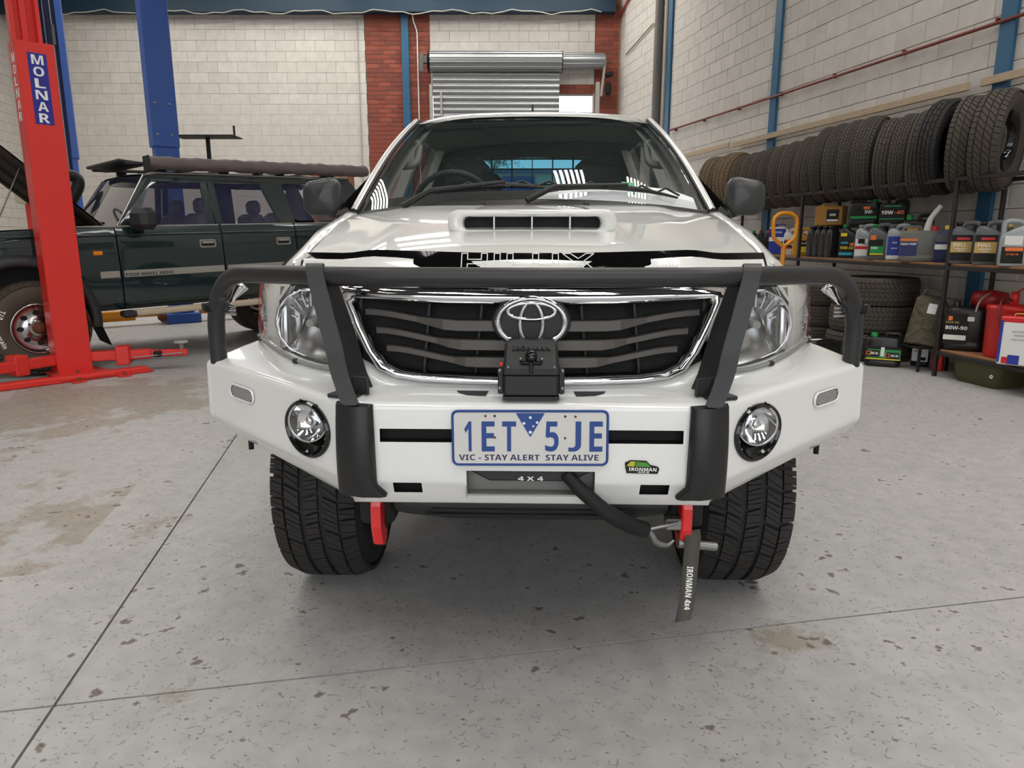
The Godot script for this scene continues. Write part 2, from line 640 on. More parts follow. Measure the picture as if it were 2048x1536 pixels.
	bx(s, V(2.4, 3.4, zb - 0.16), V(1.2, 6.9, 0.2))
	var wb := struct("wall_back", s, M.joint_white, "white block back wall with red brick piers")
	var xb := T(V(0, 0, zb - 0.03))
	courses(wb, "block", xb, grid_cells(-11.8, -3.19, 0.13, 6.8, 0.43, 0.218, func(a, b, c, d): return [[a, b, c, d]]) + grid_cells(-1.78, 1.80, 4.46, 6.8, 0.43, 0.218, func(a, b, c, d): return [[a, b, c, d]]), 0.003, 0.06, bm)
	s = ms()
	bx(s, V(-2.48, 3.4, zb - 0.05), V(1.40, 6.8, 0.08)); bx(s, V(2.25, 3.4, zb - 0.05), V(0.88, 6.8, 0.08)); bx(s, V(0.01, 4.365, zb - 0.05), V(3.6, 0.19, 0.08))
	var mo := obj("mortar_bed", s, M.mortar, wb)
	courses(wb, "brick", xb, grid_cells(-3.18, -1.78, 2.2, 6.8, 0.256, 0.0925, func(a, b, c, d): return [[a, b, c, d]]) + grid_cells(1.81, 2.32, 2.2, 6.8, 0.256, 0.0925, func(a, b, c, d): return [[a, b, c, d]]) + grid_cells(-1.78, 1.81, 4.275, 4.46, 0.256, 0.0925, func(a, b, c, d): return [[a, b, c, d]]), 0.012, 0.062, [M.brick_0, M.brick_1, M.brick_2])
	# front wall behind the lens, with the wide open doorway
	s = ms()
	bx(s, V(-5.9, 3.4, 5.6), V(4.8, 6.9, 0.2)); bx(s, V(5.75, 3.4, 5.6), V(3.7, 6.9, 0.2)); bx(s, V(0.2, 5.85, 5.6), V(7.4, 2.0, 0.2))
	struct("wall_front", s, M.block_0, "white wall with the wide open doorway")
	ceiling()
	steelwork()
	roller_doors()
	outside()

func ceiling() -> void:
	var s := ms()
	bx(s, uw(-1.15, 6.95, 6.1), V(13.6, 0.1, 26.0), 0.0, BB)
	var c := struct("ceiling", s, M.roof_sheet, "dark sheet metal roof with skylight strips")
	s = ms()
	for i in 58:
		bx(s, uw(-7.7 + i * 0.225, 6.885, 5.3), V(0.04, 0.035, 23.4), 0.008, BB)
	var rb := obj("sheet_rib", s, M.roof_sheet, c)
	rb.set_meta("kind", "stuff")
	for w in [-4.4, -2.1, 0.2, 2.6, 4.95, 7.2, 8.9, 11.5, 12.3, 13.7, 15.1]:
		s = ms()
		bx(s, uw(-1.15, 6.78, w), V(13.0, 0.16, 0.07), 0.005, BB)
		obj("purlin", s, M.deep_teal, c)
	var glow := mat("skylight", Color(0.9, 0.92, 0.94), 0.4)
	glow.emission_enabled = true
	glow.emission = Color(1.0, 0.985, 0.955)
	glow.emission_energy_multiplier = 2.0
	var rafters := [-6.3, -4.2, -0.5, 1.45, 4.9]
	for u in rafters:
		s = ms()
		bx(s, uw(u, 6.6, 5.3), V(0.14, 0.22, 22.6), 0.01, BB)
		obj("rafter", s, M.deep_teal, c)
	# ribbed translucent sheets; rows behind the lens and the last two added for brightness
	for q in [[-4.9, 3.75, 1.9], [-1.75, 3.75, 1.9], [0.95, 3.75, 1.9], [3.6, 3.75, 1.9], [-4.6, -0.9, 1.9], [-1.75, -0.9, 1.9], [0.95, -0.9, 1.9], [3.6, -0.9, 1.9], [-4.6, -3.3, 1.9], [-1.75, -3.3, 1.9], [0.95, -3.3, 1.9], [3.6, -3.3, 1.9], [2.35, 6.05, 1.7], [-3.1, 10.2, 1.9], [-5.6, 7.4, 1.9], [-5.6, 10.2, 1.9], [4.45, 6.15, 1.5], [4.35, 1.4, 1.8]]:
		sky_sheet(glow, uw(q[0], 6.86, q[1]), 0.80, q[2], true)
	for w in [13.0, 14.4, 15.8]:
		for u in [-4.6, -1.8, 1.0, 3.65]: sky_sheet(glow, uw(u, 6.86, w), 2.35, 0.55, false, 0.5)

func sky_sheet(m: Material, at: Vector3, wide: float, deep: float, ribs: bool, power := 1.0) -> void:
	var s := ms()
	bx(s, at, V(wide, 0.02, deep), 0.0, BB)
	var o := obj("skylight_panel", s, m)
	tag(o, "ribbed translucent roof sheet out of view, several such added for extra light" if ribs else "long plain translucent roof strip near the back wall", "skylight", "ribbed skylight sheets" if ribs else "plain skylight strips")
	if ribs:
		for i in 7:
			s = ms()
			bx(s, at + U * (-wide / 2 + wide * i / 6.0) + V(0, -0.035, 0), V(0.062, 0.03, deep + 0.1), 0.006, BB)
			obj("rib", s, M.roof_sheet, o)
	var a := AreaLight3D.new()
	a.name = "skylight_lamp"
	a.area_size = Vector2(wide, deep)
	a.light_energy = LIGHT * power * wide * deep / PI
	a.light_color = Color(1.0, 0.985, 0.955)
	a.shadow_enabled = true
	a.set("area_range", 40.0)
	add_child(a, true)
	a.transform = Transform3D(BB * Basis(Vector3.RIGHT, -PI / 2), at + V(0, -0.015, 0))

const LIGHT := 18.0

func steelwork() -> void:
	var s := ms()
	var zb := BACK_Z + 0.16
	# blue beam along the back wall
	s = ms()
	bx(s, V(-4.6, 6.0, zb + 0.1), V(13.6, 0.245, 0.02), 0.002)
	bx(s, V(-4.6, 6.13, zb), V(13.6, 0.02, 0.22), 0.002)
	bx(s, V(-4.6, 5.87, zb), V(13.6, 0.02, 0.22), 0.002)
	var bm := obj("steel_beam", s, M.deep_teal)
	tag(bm, "dark blue steel beam running along the top of the back wall", "beam")
	# wires strung under it
	var pts := []
	for k in 60:
		pts.append(V(-10.5 + k * 0.21, 5.845 + 0.035 * sin(k * 0.9) + 0.02 * sin(k * 2.3), zb + 0.14))
	s = ms()
	tube(s, pts, 0.012, 5)
	tag(obj("cable", s, M.conduit), "grey cable sagging along the underside of the blue beam", "cable")
	pts = []
	for k in 50:
		pts.append(V(-9.5 + k * 0.22, 6.17 + 0.02 * sin(k * 1.7), zb + 0.15))
	s = ms()
	tube(s, pts, 0.012, 5)
	tag(obj("cable", s, mat("cable_orange", Color(0.72, 0.25, 0.16), 0.6)), "orange cable lying on top of the blue beam", "cable")
	# columns
	s = ms()
	bx(s, V(-2.31, 2.95, BACK_Z + 0.045), V(0.155, 5.9, 0.09), 0.004)
	tag(obj("steel_column", s, M.beam_blue), "blue steel column on the red brick pier", "column")
	var labels := ["blue steel column on the white side wall behind the tyres, farther from the shelf post", "blue steel column on the white side wall behind the silver oil bottles", "blue steel column on the side wall beside the grey downpipe"]
	for k in 3:
		var w: float = [9.08, 5.49, 12.62][k]
		var y1: float = 6.6
		s = ms()
		bx(s, uw(RW - 0.022, y1 / 2, w * 1.0358), V(0.04, y1, 0.16), 0.004, BB)
		tag(obj("steel_column", s, M.beam_blue), labels[k], "column")
	s = ms()
	tube(s, [rw(0.080, 0, 13.05), rw(0.080, 6.6, 13.05)], 0.072, 12)
	tag(obj("downpipe", s, mat("pipe_grey", Color(0.42, 0.41, 0.40), 0.6)), "dark grey downpipe running up the white side wall", "pipe")
	s = ms()
	tube(s, [rw(0.030, 0, 12.82), rw(0.030, 6.6, 12.82)], 0.028, 8)
	tag(obj("conduit_pipe", s, M.conduit), "thin pale conduit between the downpipe and the blue column", "pipe")
	# copper line
	s = ms()
	tube(s, [rw(0.050, 3.04, 12.45), rw(0.050, 3.0, 9.0), rw(0.050, 2.97, 5.0), rw(0.050, 2.96, 2.0)], 0.016, 8)
	for k in 9: bx(s, rw(0.030, 3.0 - 0.01 * k * 0.4 + 0.02, 12.2 - k * 1.1), V(0.05, 0.05, 0.02), 0.004, BB)
	tag(obj("copper_pipe", s, M.copper), "red brown copper pipe running level along the white side wall", "pipe")
	# timber rail
	s = ms()
	bx(s, rw(0.075, 2.51, 7.9), V(0.035, 0.072, 4.4), 0.003, BB)
	var tr := obj("timber_rail", s, M.timber)
	tag(tr, "bare timber rail fixed along the white wall above the tyres", "rail")
	s = ms()
	bx(s, rw(0.075, 2.512, 4.35), V(0.035, 0.07, 2.68), 0.003, BB)
	obj("rail_length", s, M.timber, tr)
	s = ms()
	bx(s, rw(0.075, 2.53, 11.0), V(0.03, 0.065, 1.78), 0.003, BB)
	obj("rail_length", s, M.timber, tr)
	# copper lines near the far corner
	s = ms()
	tube(s, fil([rw(0.030, 4.85, 14.9), rw(0.030, 5.07, 13.35), rw(0.030, 1.0, 13.3)], 0.15), 0.014, 6)
	tag(obj("air_line", s, mat("pipe_pale", Color(0.60, 0.53, 0.47), 0.6)), "thin pipe rising from the corner and bending down beside the downpipe", "pipe")
	s = ms()
	tube(s, [rw(0.040, 5.65, 15.4), rw(0.040, 6.3, 13.6), rw(0.040, 6.7, 12.4)], 0.022, 6)
	tag(obj("conduit_pipe", s, mat("conduit_red", Color(0.66, 0.22, 0.17), 0.6)), "red conduit climbing the side wall from the far corner", "pipe")
	# pvc conduit on the brick pier and the white wall
	s = ms()
	tube(s, fil([V(-2.13, 6.3, BACK_Z + 0.1), V(-2.13, 5.75, BACK_Z + 0.1), V(-2.05, 5.55, BACK_Z + 0.03), V(-2.05, 1.5, BACK_Z + 0.03)], 0.1), 0.014, 6)
	tag(obj("conduit_pipe", s, M.letter_white), "white conduit running down the red brick pier", "pipe")
	s = ms()
	tube(s, [V(-3.34, 5.8, BACK_Z + 0.02), V(-3.36, 1.0, BACK_Z + 0.02)], 0.012, 6)
	tag(obj("conduit_pipe", s, M.conduit), "thin conduit running down the white wall beside the brick pier", "pipe")
	# a small white box on the pier
	s = ms()
	bx(s, V(-1.79, 3.98, BACK_Z + 0.03), V(0.04, 0.07, 0.05), 0.006)
	tag(obj("wall_switch", s, M.letter_white), "small white switch beside the roller door guide", "switch")

func slat_row(r: float, n: int, len_: float) -> ArrayMesh:
	var s := ms()
	var prof := []
	for k in n + 1:
		var a := TAU * k / n
		prof.append([V(-len_ / 2, cos(a) * r, sin(a) * r), V(len_ / 2, cos(a) * r, sin(a) * r)])
	loft(s, prof)
	return fin(s)

func roller_doors() -> void:
	var z := BACK_Z + 0.30
	var d := thing("roller_door", "grey ribbed roller door half covering the far doorway", "roller door", V(-0.34, 0, z))
	# drum of wrapped curtain with ribs
	var s := ms()
	lathe(s, [Vector2(0, -1.40), Vector2(0.215, -1.40), Vector2(0.215, -1.40), Vector2(0.215, 1.40), Vector2(0.215, 1.40), Vector2(0, 1.40)], 36, T(V(0, 4.86, 0), E(0, 0, 90)))
	var dr := obj("drum", s, M.galvanised, d)
	for k in 14:
		s = ms()
		var a := TAU * k / 14
		bx(s, V(0, 4.86 + cos(a) * 0.222, sin(a) * 0.222), V(2.82, 0.03, 0.018), 0.006, Basis(Vector3.RIGHT, a + PI / 2))
		obj("drum_rib", s, M.galvanised, dr)
	s = ms()
	for x in [-1.43, 1.43]: lathe(s, [Vector2(0.0, 0.0), Vector2(0.225, 0.0), Vector2(0.225, 0.02), Vector2(0, 0.02)], 20, T(V(x - 0.01, 4.86, 0), E(0, 0, 90)))
	obj("drum_rim", s, M.deep_black, dr)
	for k in 38:
		s = ms()
		var y := 4.60 - k * 0.122
		var rows := []
		for e in [[0.061, 0.0], [0.045, 0.012], [0.02, 0.03], [-0.015, 0.03], [-0.038, 0.006], [-0.05, -0.004], [-0.061, 0.0]]:
			rows.append([V(-1.36, y + e[0], 0.02 + e[1]), V(1.36, y + e[0], 0.02 + e[1])])
		loft(s, rows)
		obj("slat", s, M.galvanised, d)
	s = ms()
	bx(s, V(-1.405, 2.2, 0.02), V(0.07, 4.4, 0.07), 0.005)
	obj("guide", s, M.conduit, d)
	s = ms()
	bx(s, V(-1.18, 4.0, 0.12), V(0.04, 0.45, 0.04), 0.005)
	bx(s, V(-1.2, 3.7, 0.08), V(0.1, 0.05, 0.1), 0.005)
	obj("latch_bar", s, M.conduit, d)
	s = ms()
	bx(s, V(-1.60, 4.85, -0.02), V(0.09, 0.36, 0.04), 0.004)
	bx(s, V(-1.50, 4.9, -0.02), V(0.12, 0.14, 0.12), 0.01)
	obj("bracket", s, M.pipe_grey, d)
	var d2 := thing("roller_door", "second rolled-up roller door drum over the bright doorway", "roller door", V(1.5, 0, BACK_Z + 0.17))
	s = ms()
	lathe(s, [Vector2(0, -0.5), Vector2(0.15, -0.5), Vector2(0.15, -0.5), Vector2(0.15, 0.47), Vector2(0.15, 0.47), Vector2(0, 0.47)], 30, T(V(0, 4.90, 0), E(0, 0, 90)))
	dr = obj("drum", s, M.galvanised, d2)
	for k in 12:
		s = ms()
		var a := TAU * k / 12
		bx(s, V(0, 4.90 + cos(a) * 0.155, sin(a) * 0.155), V(0.96, 0.022, 0.014), 0.005, Basis(Vector3.RIGHT, a + PI / 2))
		obj("drum_rib", s, M.galvanised, dr)
	s = ms()
	bx(s, V(0.47, 4.55, 0.06), V(0.05, 0.75, 0.05), 0.006, E(0, 0, -6))
	bx(s, V(0.36, 4.05, 0.03), V(0.09, 0.85, 0.05), 0.006)
	obj("guide", s, M.conduit, d2)
	s = ms()
	bx(s, V(0.58, 4.33, 0.07), V(0.12, 0.26, 0.14), 0.03)
	bx(s, V(0.60, 4.62, 0.07), V(0.16, 0.10, 0.10), 0.02, E(0, 0, 20))
	obj("motor", s, M.deep_black, d2)
	# far doorway frame
	s = ms()
	bx(s, V(1.80, 2.14, BACK_Z - 0.1), V(0.03, 4.28, 0.22))
	var fr := struct("door_1", s, M.conduit, "pale frame of the far doorway")

func outside() -> void:
	var s := ms()
	bx(s, V(0, -0.2, 50), V(120, 0.2, 88.5)); bx(s, V(0, -0.2, -40), V(90, 0.2, 46))
	struct("ground", s, mat("asphalt", Color(0.45, 0.44, 0.43), 0.9), "grey yard outside the doorway")
	# the building across the yard, seen only in glass and chrome
	var b := thing("factory_building", "pale factory with blue doors across the yard", "building", V(0, -0.1, 70))
	s = ms()
	bx(s, V(0, 1.35, 2), V(60, 2.7, 4))
	obj("wall", s, mat("far_wall", Color(0.74, 0.71, 0.62), 0.8), b)
	s = ms()
	bx(s, V(0, 2.8, 1.9), V(60.4, 0.3, 4.4))
	obj("fascia", s, mat("far_blue", Color(0.12, 0.30, 0.52), 0.6), b)
	for x in [-9.0, -3.4, 3.4, 9.0]:
		s = ms()
		bx(s, V(x, 1.15, -0.02), V(3.6, 2.3, 0.08), 0.01)
		obj("door", s, M.far_blue, b)
	var tr := thing("street_tree", "leafy tree standing beside the factory across the yard", "tree", V(-5.5, -0.1, 60))
	s = ms()
	tube(s, [V(0, 0, 0), V(0.1, 2.5, 0), V(0.3, 3.4, 0.1)], [0.2, 0.15, 0.08], 8)
	obj("trunk", s, mat("bark", Color(0.32, 0.25, 0.19), 0.9), tr)
	s = ms()
	flat(s)
	var g := RandomNumberGenerator.new(); g.seed = 4
	for k in 900:
		var p := V(g.randfn(0, 1), g.randfn(0, 0.7), g.randfn(0, 1)) * 0.95 + V(0.2, 4.0, 0)
		var r := Basis.from_euler(V(g.randf() * 6, g.randf() * 6, g.randf() * 6))
		quad(s, p + r * V(-0.16, -0.07, 0), p + r * V(0, -0.03, 0.05), p + r * V(0.16, 0.07, 0), p + r * V(0, 0.06, -0.03))
	var lv := obj("foliage", s, mat("leaf", Color(0.40, 0.44, 0.16), 0.7), tr)
	lv.set_meta("kind", "stuff")

# ---------- the white pickup: own axes, front axle on the ground at the origin, +z forward ----------
const HOOD_C := [[0.66, 1.128], [0.63, 1.152], [0.58, 1.172], [0.5, 1.192], [0.34, 1.226], [0.1, 1.272], [-0.1, 1.307], [-0.3, 1.338], [-0.5, 1.36]]
const HOOD_E := [[0.5, 0.63], [0.34, 0.655], [0.1, 0.675], [-0.1, 0.685], [-0.5, 0.69]]

func hood_y(x: float, z: float) -> float:
	var s := absf(x) / table(HOOD_E, z)
	var yc := 0.0
	for k in 7: yc += table(HOOD_C, z + 0.03 * (k - 3)) / 7.0
	if z > 0.5: yc = lerpf(yc, table(HOOD_C, z), (z - 0.5) / 0.15)
	var y := yc - 0.045 * pow(s, 2.6) - 0.006
	return y + 0.010 * (1.0 - smoothstep(0.42, 0.52, absf(x) - 0.06 * (0.3 - z)))

func hood_front(x: float) -> float:
	return 0.655 - 0.20 * pow(absf(x) / 0.64, 2.3)

func pickup() -> void:
	var th := deg_to_rad(-1.57)
	var root := thing("pickup_truck", "white pickup with a bonnet scoop and a black hoop bull bar", "pickup", Vector3(2.43 * tan(-th), 0, -2.43), Basis(Vector3.UP, th))
	pickup_body(root)
	pickup_cab(root)
	pickup_front(root)
	bull_bar(root)
	bar_fittings(root)
	for sx in [-1, 1]:
		for zz in [0.0, -3.085]:
			wheel(root, V(sx * 0.695, 0.388, zz - 0.055), sx, zz == 0.0)
	under(root)

func side_row(sx: int, z: float, top: Vector2, n := 10) -> Array:
	# from the shoulder down to the sill or the wheel arch
	var low := 0.50
	var flare := 0.0
	if z > 0.2: low = 0.68
	for zc in [0.0, -3.085]:
		var dz := absf(z - zc)
		if dz < 0.47:
			low = maxf(low, 0.40 + sqrt(maxf(0.0, 0.47 * 0.47 - dz * dz)) * 1.0)
		flare = maxf(flare, 1.0 - smoothstep(0.42, 0.56, dz))
	var o := []
	for k in n:
		var t := float(k) / (n - 1)
		var y := lerpf(top.y, low, t)
		var xx := lerpf(top.x, 0.868, smoothstep(0.0, 0.16, top.y - y))
		xx += 0.045 * flare * (1.0 - smoothstep(0.0, 0.13, y - low))
		xx -= 0.03 * smoothstep(0.75, 0.5, y) * (1.0 - flare)
		xx = minf(xx, table([[0.5, 0.69], [0.4, 0.765], [0.3, 0.815], [0.2, 0.85], [0.05, 0.92]], z))
		o.append(V(sx * xx, y, z))
	# turned-in edge
	o.append(o[-1] + V(-sx * 0.03, 0.0, 0))
	return o

func pickup_body(root: Node3D) -> void:
	# bonnet
	var s := ms()
	var rows := []
	for i in 25:
		var t := float(i) / 24.0
		var r := []
		for j in 41:
			var q := -1.0 + j / 20.0
			var x := q * lerpf(0.635, 0.69, smoothstep(0.0, 1.0, t))
			var z := lerpf(hood_front(x), -0.27 - 0.14 * pow(absf(q), 2.2), pow(t, 1.15))
			var y := hood_y(x, z)
			if i == 0: y -= 0.02; z += 0.004
			r.append(V(x, y, z))
		rows.append(r)
	loft(s, rows)
	var under_lip := []
	for p in rows[0]: under_lip.append(p + V(0, -0.03, -0.012))
	loft(s, [rows[0], under_lip], false, 2)
	var hood := obj("bonnet", s, M.white_paint, root)
	# rubber washer jets on the bonnet
	for x in [-0.165, 0.195]:
		s = ms()
		lathe(s, [Vector2(0, 0.014), Vector2(0.009, 0.012), Vector2(0.013, 0.0)], 10, T(V(x * 1.0, hood_y(x, -0.22) - 0.001, -0.22)))
		obj("washer_jet", s, M.plastic_black, hood)
	# smoked stone guard along the leading edge
	s = ms()
	rows = []
	for i in 7:
		var t := float(i) / 6.0
		var r := []
		for j in 49:
			var q := -1.0 + j / 24.0
			var x := q * 0.645
			var wave := 0.010 * cos(q * 9.0) * (1.0 - q * q)
			var zf := hood_front(x)
			var z := lerpf(zf + 0.020, zf - 0.050 - wave, t)
			var y := lerpf(hood_y(x, zf) - 0.06, hood_y(x, zf - 0.05) + 0.012, pow(t, 0.62))
			r.append(V(x, y, z))
		rows.append(r)
	loft(s, rows)
	var edge := []
	for p in rows[6]: edge.append(p + V(0, -0.006, 0.001))
	loft(s, [rows[6], edge], false, 2)
	var guard := obj("bonnet_guard", s, M.smoked_black, root)
	guard.set_meta("label", "glossy smoked black stone guard with white outlined lettering")
	var bt := Basis(Vector3.RIGHT, deg_to_rad(-38))
	var lx := T(V(-0.01, hood_y(0, 0.62) - 0.002, 0.648), bt)
	var hgt := 0.024
	var glyphs := [[Vector2(0, 0), Vector2(0, 1), Vector2(0.3, 1), Vector2(0.3, 0.62), Vector2(1.0, 0.62), Vector2(1.0, 1), Vector2(1.3, 1), Vector2(1.3, 0), Vector2(1.0, 0), Vector2(1.0, 0.34), Vector2(0.3, 0.34), Vector2(0.3, 0)],
		[Vector2(1.65, 0), Vector2(1.65, 1), Vector2(1.95, 1), Vector2(1.95, 0)],
		[Vector2(2.3, 0), Vector2(2.3, 1), Vector2(2.6, 1), Vector2(2.6, 0.3), Vector2(3.3, 0.3), Vector2(3.3, 0)],
		[Vector2(3.6, 0.15), Vector2(3.6, 1), Vector2(3.9, 1), Vector2(3.9, 0.3), Vector2(4.6, 0.3), Vector2(4.6, 1), Vector2(4.9, 1), Vector2(4.9, 0.15), Vector2(4.75, 0), Vector2(3.75, 0)],
		[Vector2(5.1, 0), Vector2(5.65, 0.5), Vector2(5.1, 1), Vector2(5.5, 1), Vector2(5.9, 0.68), Vector2(6.3, 1), Vector2(6.7, 1), Vector2(6.15, 0.5), Vector2(6.7, 0), Vector2(6.3, 0), Vector2(5.9, 0.32), Vector2(5.5, 0)]]
	for g in glyphs:
		s = ms()
		for k in g.size():
			var a: Vector2 = g[k]; var b: Vector2 = g[(k + 1) % g.size()]
			tube(s, [lx * V((a.x - 3.35) * 0.049, (a.y - 0.5) * hgt * 2.0, 0), lx * V((b.x - 3.35) * 0.049, (b.y - 0.5) * hgt * 2.0, 0)], 0.0014, 4)
		obj("outlined_letter", s, M.letter_white, guard)
	# scoop
	s = ms()
	rows = []
	for i in 9:
		var t := float(i) / 8.0
		var z := lerpf(0.325, -0.16, t)
		var wd := lerpf(0.243, 0.205, t)
		var hg := lerpf(0.052, 0.012, pow(t, 1.2)) if i < 8 else -0.004
		var r := []
		for j in 25:
			var q := -1.0 + j / 12.0
			var x := q * wd
			var k := pow(1.0 - pow(absf(q), 5.0), 0.5)
			r.append(V(x, hood_y(x, z) - 0.004 + hg * k, z - 0.02 * q * q))
		rows.append(r)
	loft(s, rows)
	var scoop := obj("bonnet_scoop", s, M.white_paint, root)
	# rim of the mouth, swept forward round the opening
	var loop := []
	var face := []
	for p in rr(0.43, 0.044, 0.019, 5):
		loop.append(V(p.x, hood_y(0, 0.33) + 0.030 + p.y * 1.0, 0.326 - 0.25 * p.x * p.x))
	s = ms()
	var ol := rr(0.495, 0.078, 0.034, 5)
	var il := rr(0.408, 0.039, 0.018, 5)
	var r0 := []; var r1 := []; var r2 := []; var r3 := []
	for k in ol.size():
		var b := hood_y(0, 0.33) + 0.024
		var zc: float = 0.322 - 0.28 * ol[k].x * ol[k].x
		r0.append(V(ol[k].x, maxf(b + ol[k].y, hood_y(ol[k].x, zc) - 0.004), zc - 0.012))
		r1.append(V(lerpf(ol[k].x, il[k].x, 0.35), b + lerpf(ol[k].y, il[k].y, 0.35), zc + 0.012))
		r2.append(V(il[k].x, b + il[k].y, zc + 0.006))
		r3.append(V(il[k].x * 0.985, b + il[k].y * 0.94, zc - 0.07))
	for r in [r0, r1, r2, r3]: r.append(r[0])
	loft(s, [r0, r1, r2, r3])
	obj("mouth_rim", s, M.white_paint, scoop)
	s = ms()
	bx(s, V(0, hood_y(0, 0.33) + 0.024, 0.262), V(0.40, 0.036, 0.004))
	obj("mouth_floor", s, M.deep_black, scoop)
	for x in [-0.11, 0.0, 0.11]:
		s = ms()
		bx(s, V(x, hood_y(0, 0.33) + 0.024, 0.305), V(0.0045, 0.038, 0.03), 0.001)
		obj("divider", s, M.white_paint, scoop)
	# fenders, doors and tub sides
	for sx in [-1, 1]:
		s = ms()
		rows = []
		for z in [0.50, 0.47, 0.44, 0.40, 0.35, 0.28, 0.2, 0.1, 0.0, -0.1, -0.2, -0.3, -0.38, -0.44, -0.47, -0.5, -0.56]:
			var top := Vector2(table([[0.5, 0.655], [0.4, 0.694], [0.0, 0.722], [-0.56, 0.735]], z), table([[0.5, 1.09], [0.4, 1.146], [0.0, 1.236], [-0.45, 1.312], [-0.56, 1.318]], z))
			var hx := table([[0.45, 0.638], [0.2, 0.668], [-0.41, 0.691]], z)
			var hy := hood_y(hx, minf(z, 0.46))
			var row := [V(sx * (hx - 0.03), hy - 0.04, z), V(sx * (hx + 0.004), hy - 0.014, z), V(sx * (hx + 0.007), hy - 0.002, z), V(sx * lerpf(hx, top.x, 0.7), lerpf(hy, top.y, 0.6), z)]
			row.append_array(side_row(sx, z, top))
			rows.append(row)
		loft(s, rows)
		obj("fender", s, M.white_paint, root)
		for dz in [[-0.575, -1.55], [-1.565, -2.56]]:
			s = ms()
			rows = []
			for k in 7:
				var z := lerpf(dz[0], dz[1], k / 6.0)
				rows.append(side_row(sx, z, Vector2(0.80, 1.325)))
			loft(s, rows)
			var dr := obj("door", s, M.white_paint, root)
			s = ms()
			bx(s, V(sx * 0.885, 1.17, dz[1] + 0.14), V(0.03, 0.03, 0.17), 0.012)
			obj("door_handle", s, M.chrome, dr)
		s = ms()
		rows = []
		for k in 25:
			var z := lerpf(-2.60, -4.35, k / 24.0)
			rows.append(side_row(sx, z, Vector2(0.84, 1.28)))
		loft(s, rows)
		obj("tub_side", s, M.white_paint, root)
	s = ms()
	bx(s, V(0, 0.93, -4.36), V(1.66, 0.68, 0.04), 0.015)
	obj("tailgate", s, M.white_paint, root)
	s = ms()
	bx(s, V(0, 0.72, -3.48), V(1.6, 0.04, 1.72), 0.01)
	obj("tub_floor", s, M.plastic_black, root)

func ws_point(a: float, t: float) -> Vector3:
	# a across -1..1, t up 0..1
	var lo := V(0.705 * a, 1.348 - 0.036 * a * a, -0.235 - 0.27 * pow(absf(a), 2.4))
	var hi := V(0.560 * a, 1.778 - 0.010 * pow(absf(a), 3.0), -1.19 - 0.07 * a * a)
	var p := lo.lerp(hi, t)
	p.y += 0.035 * sin(PI * t)
	return p

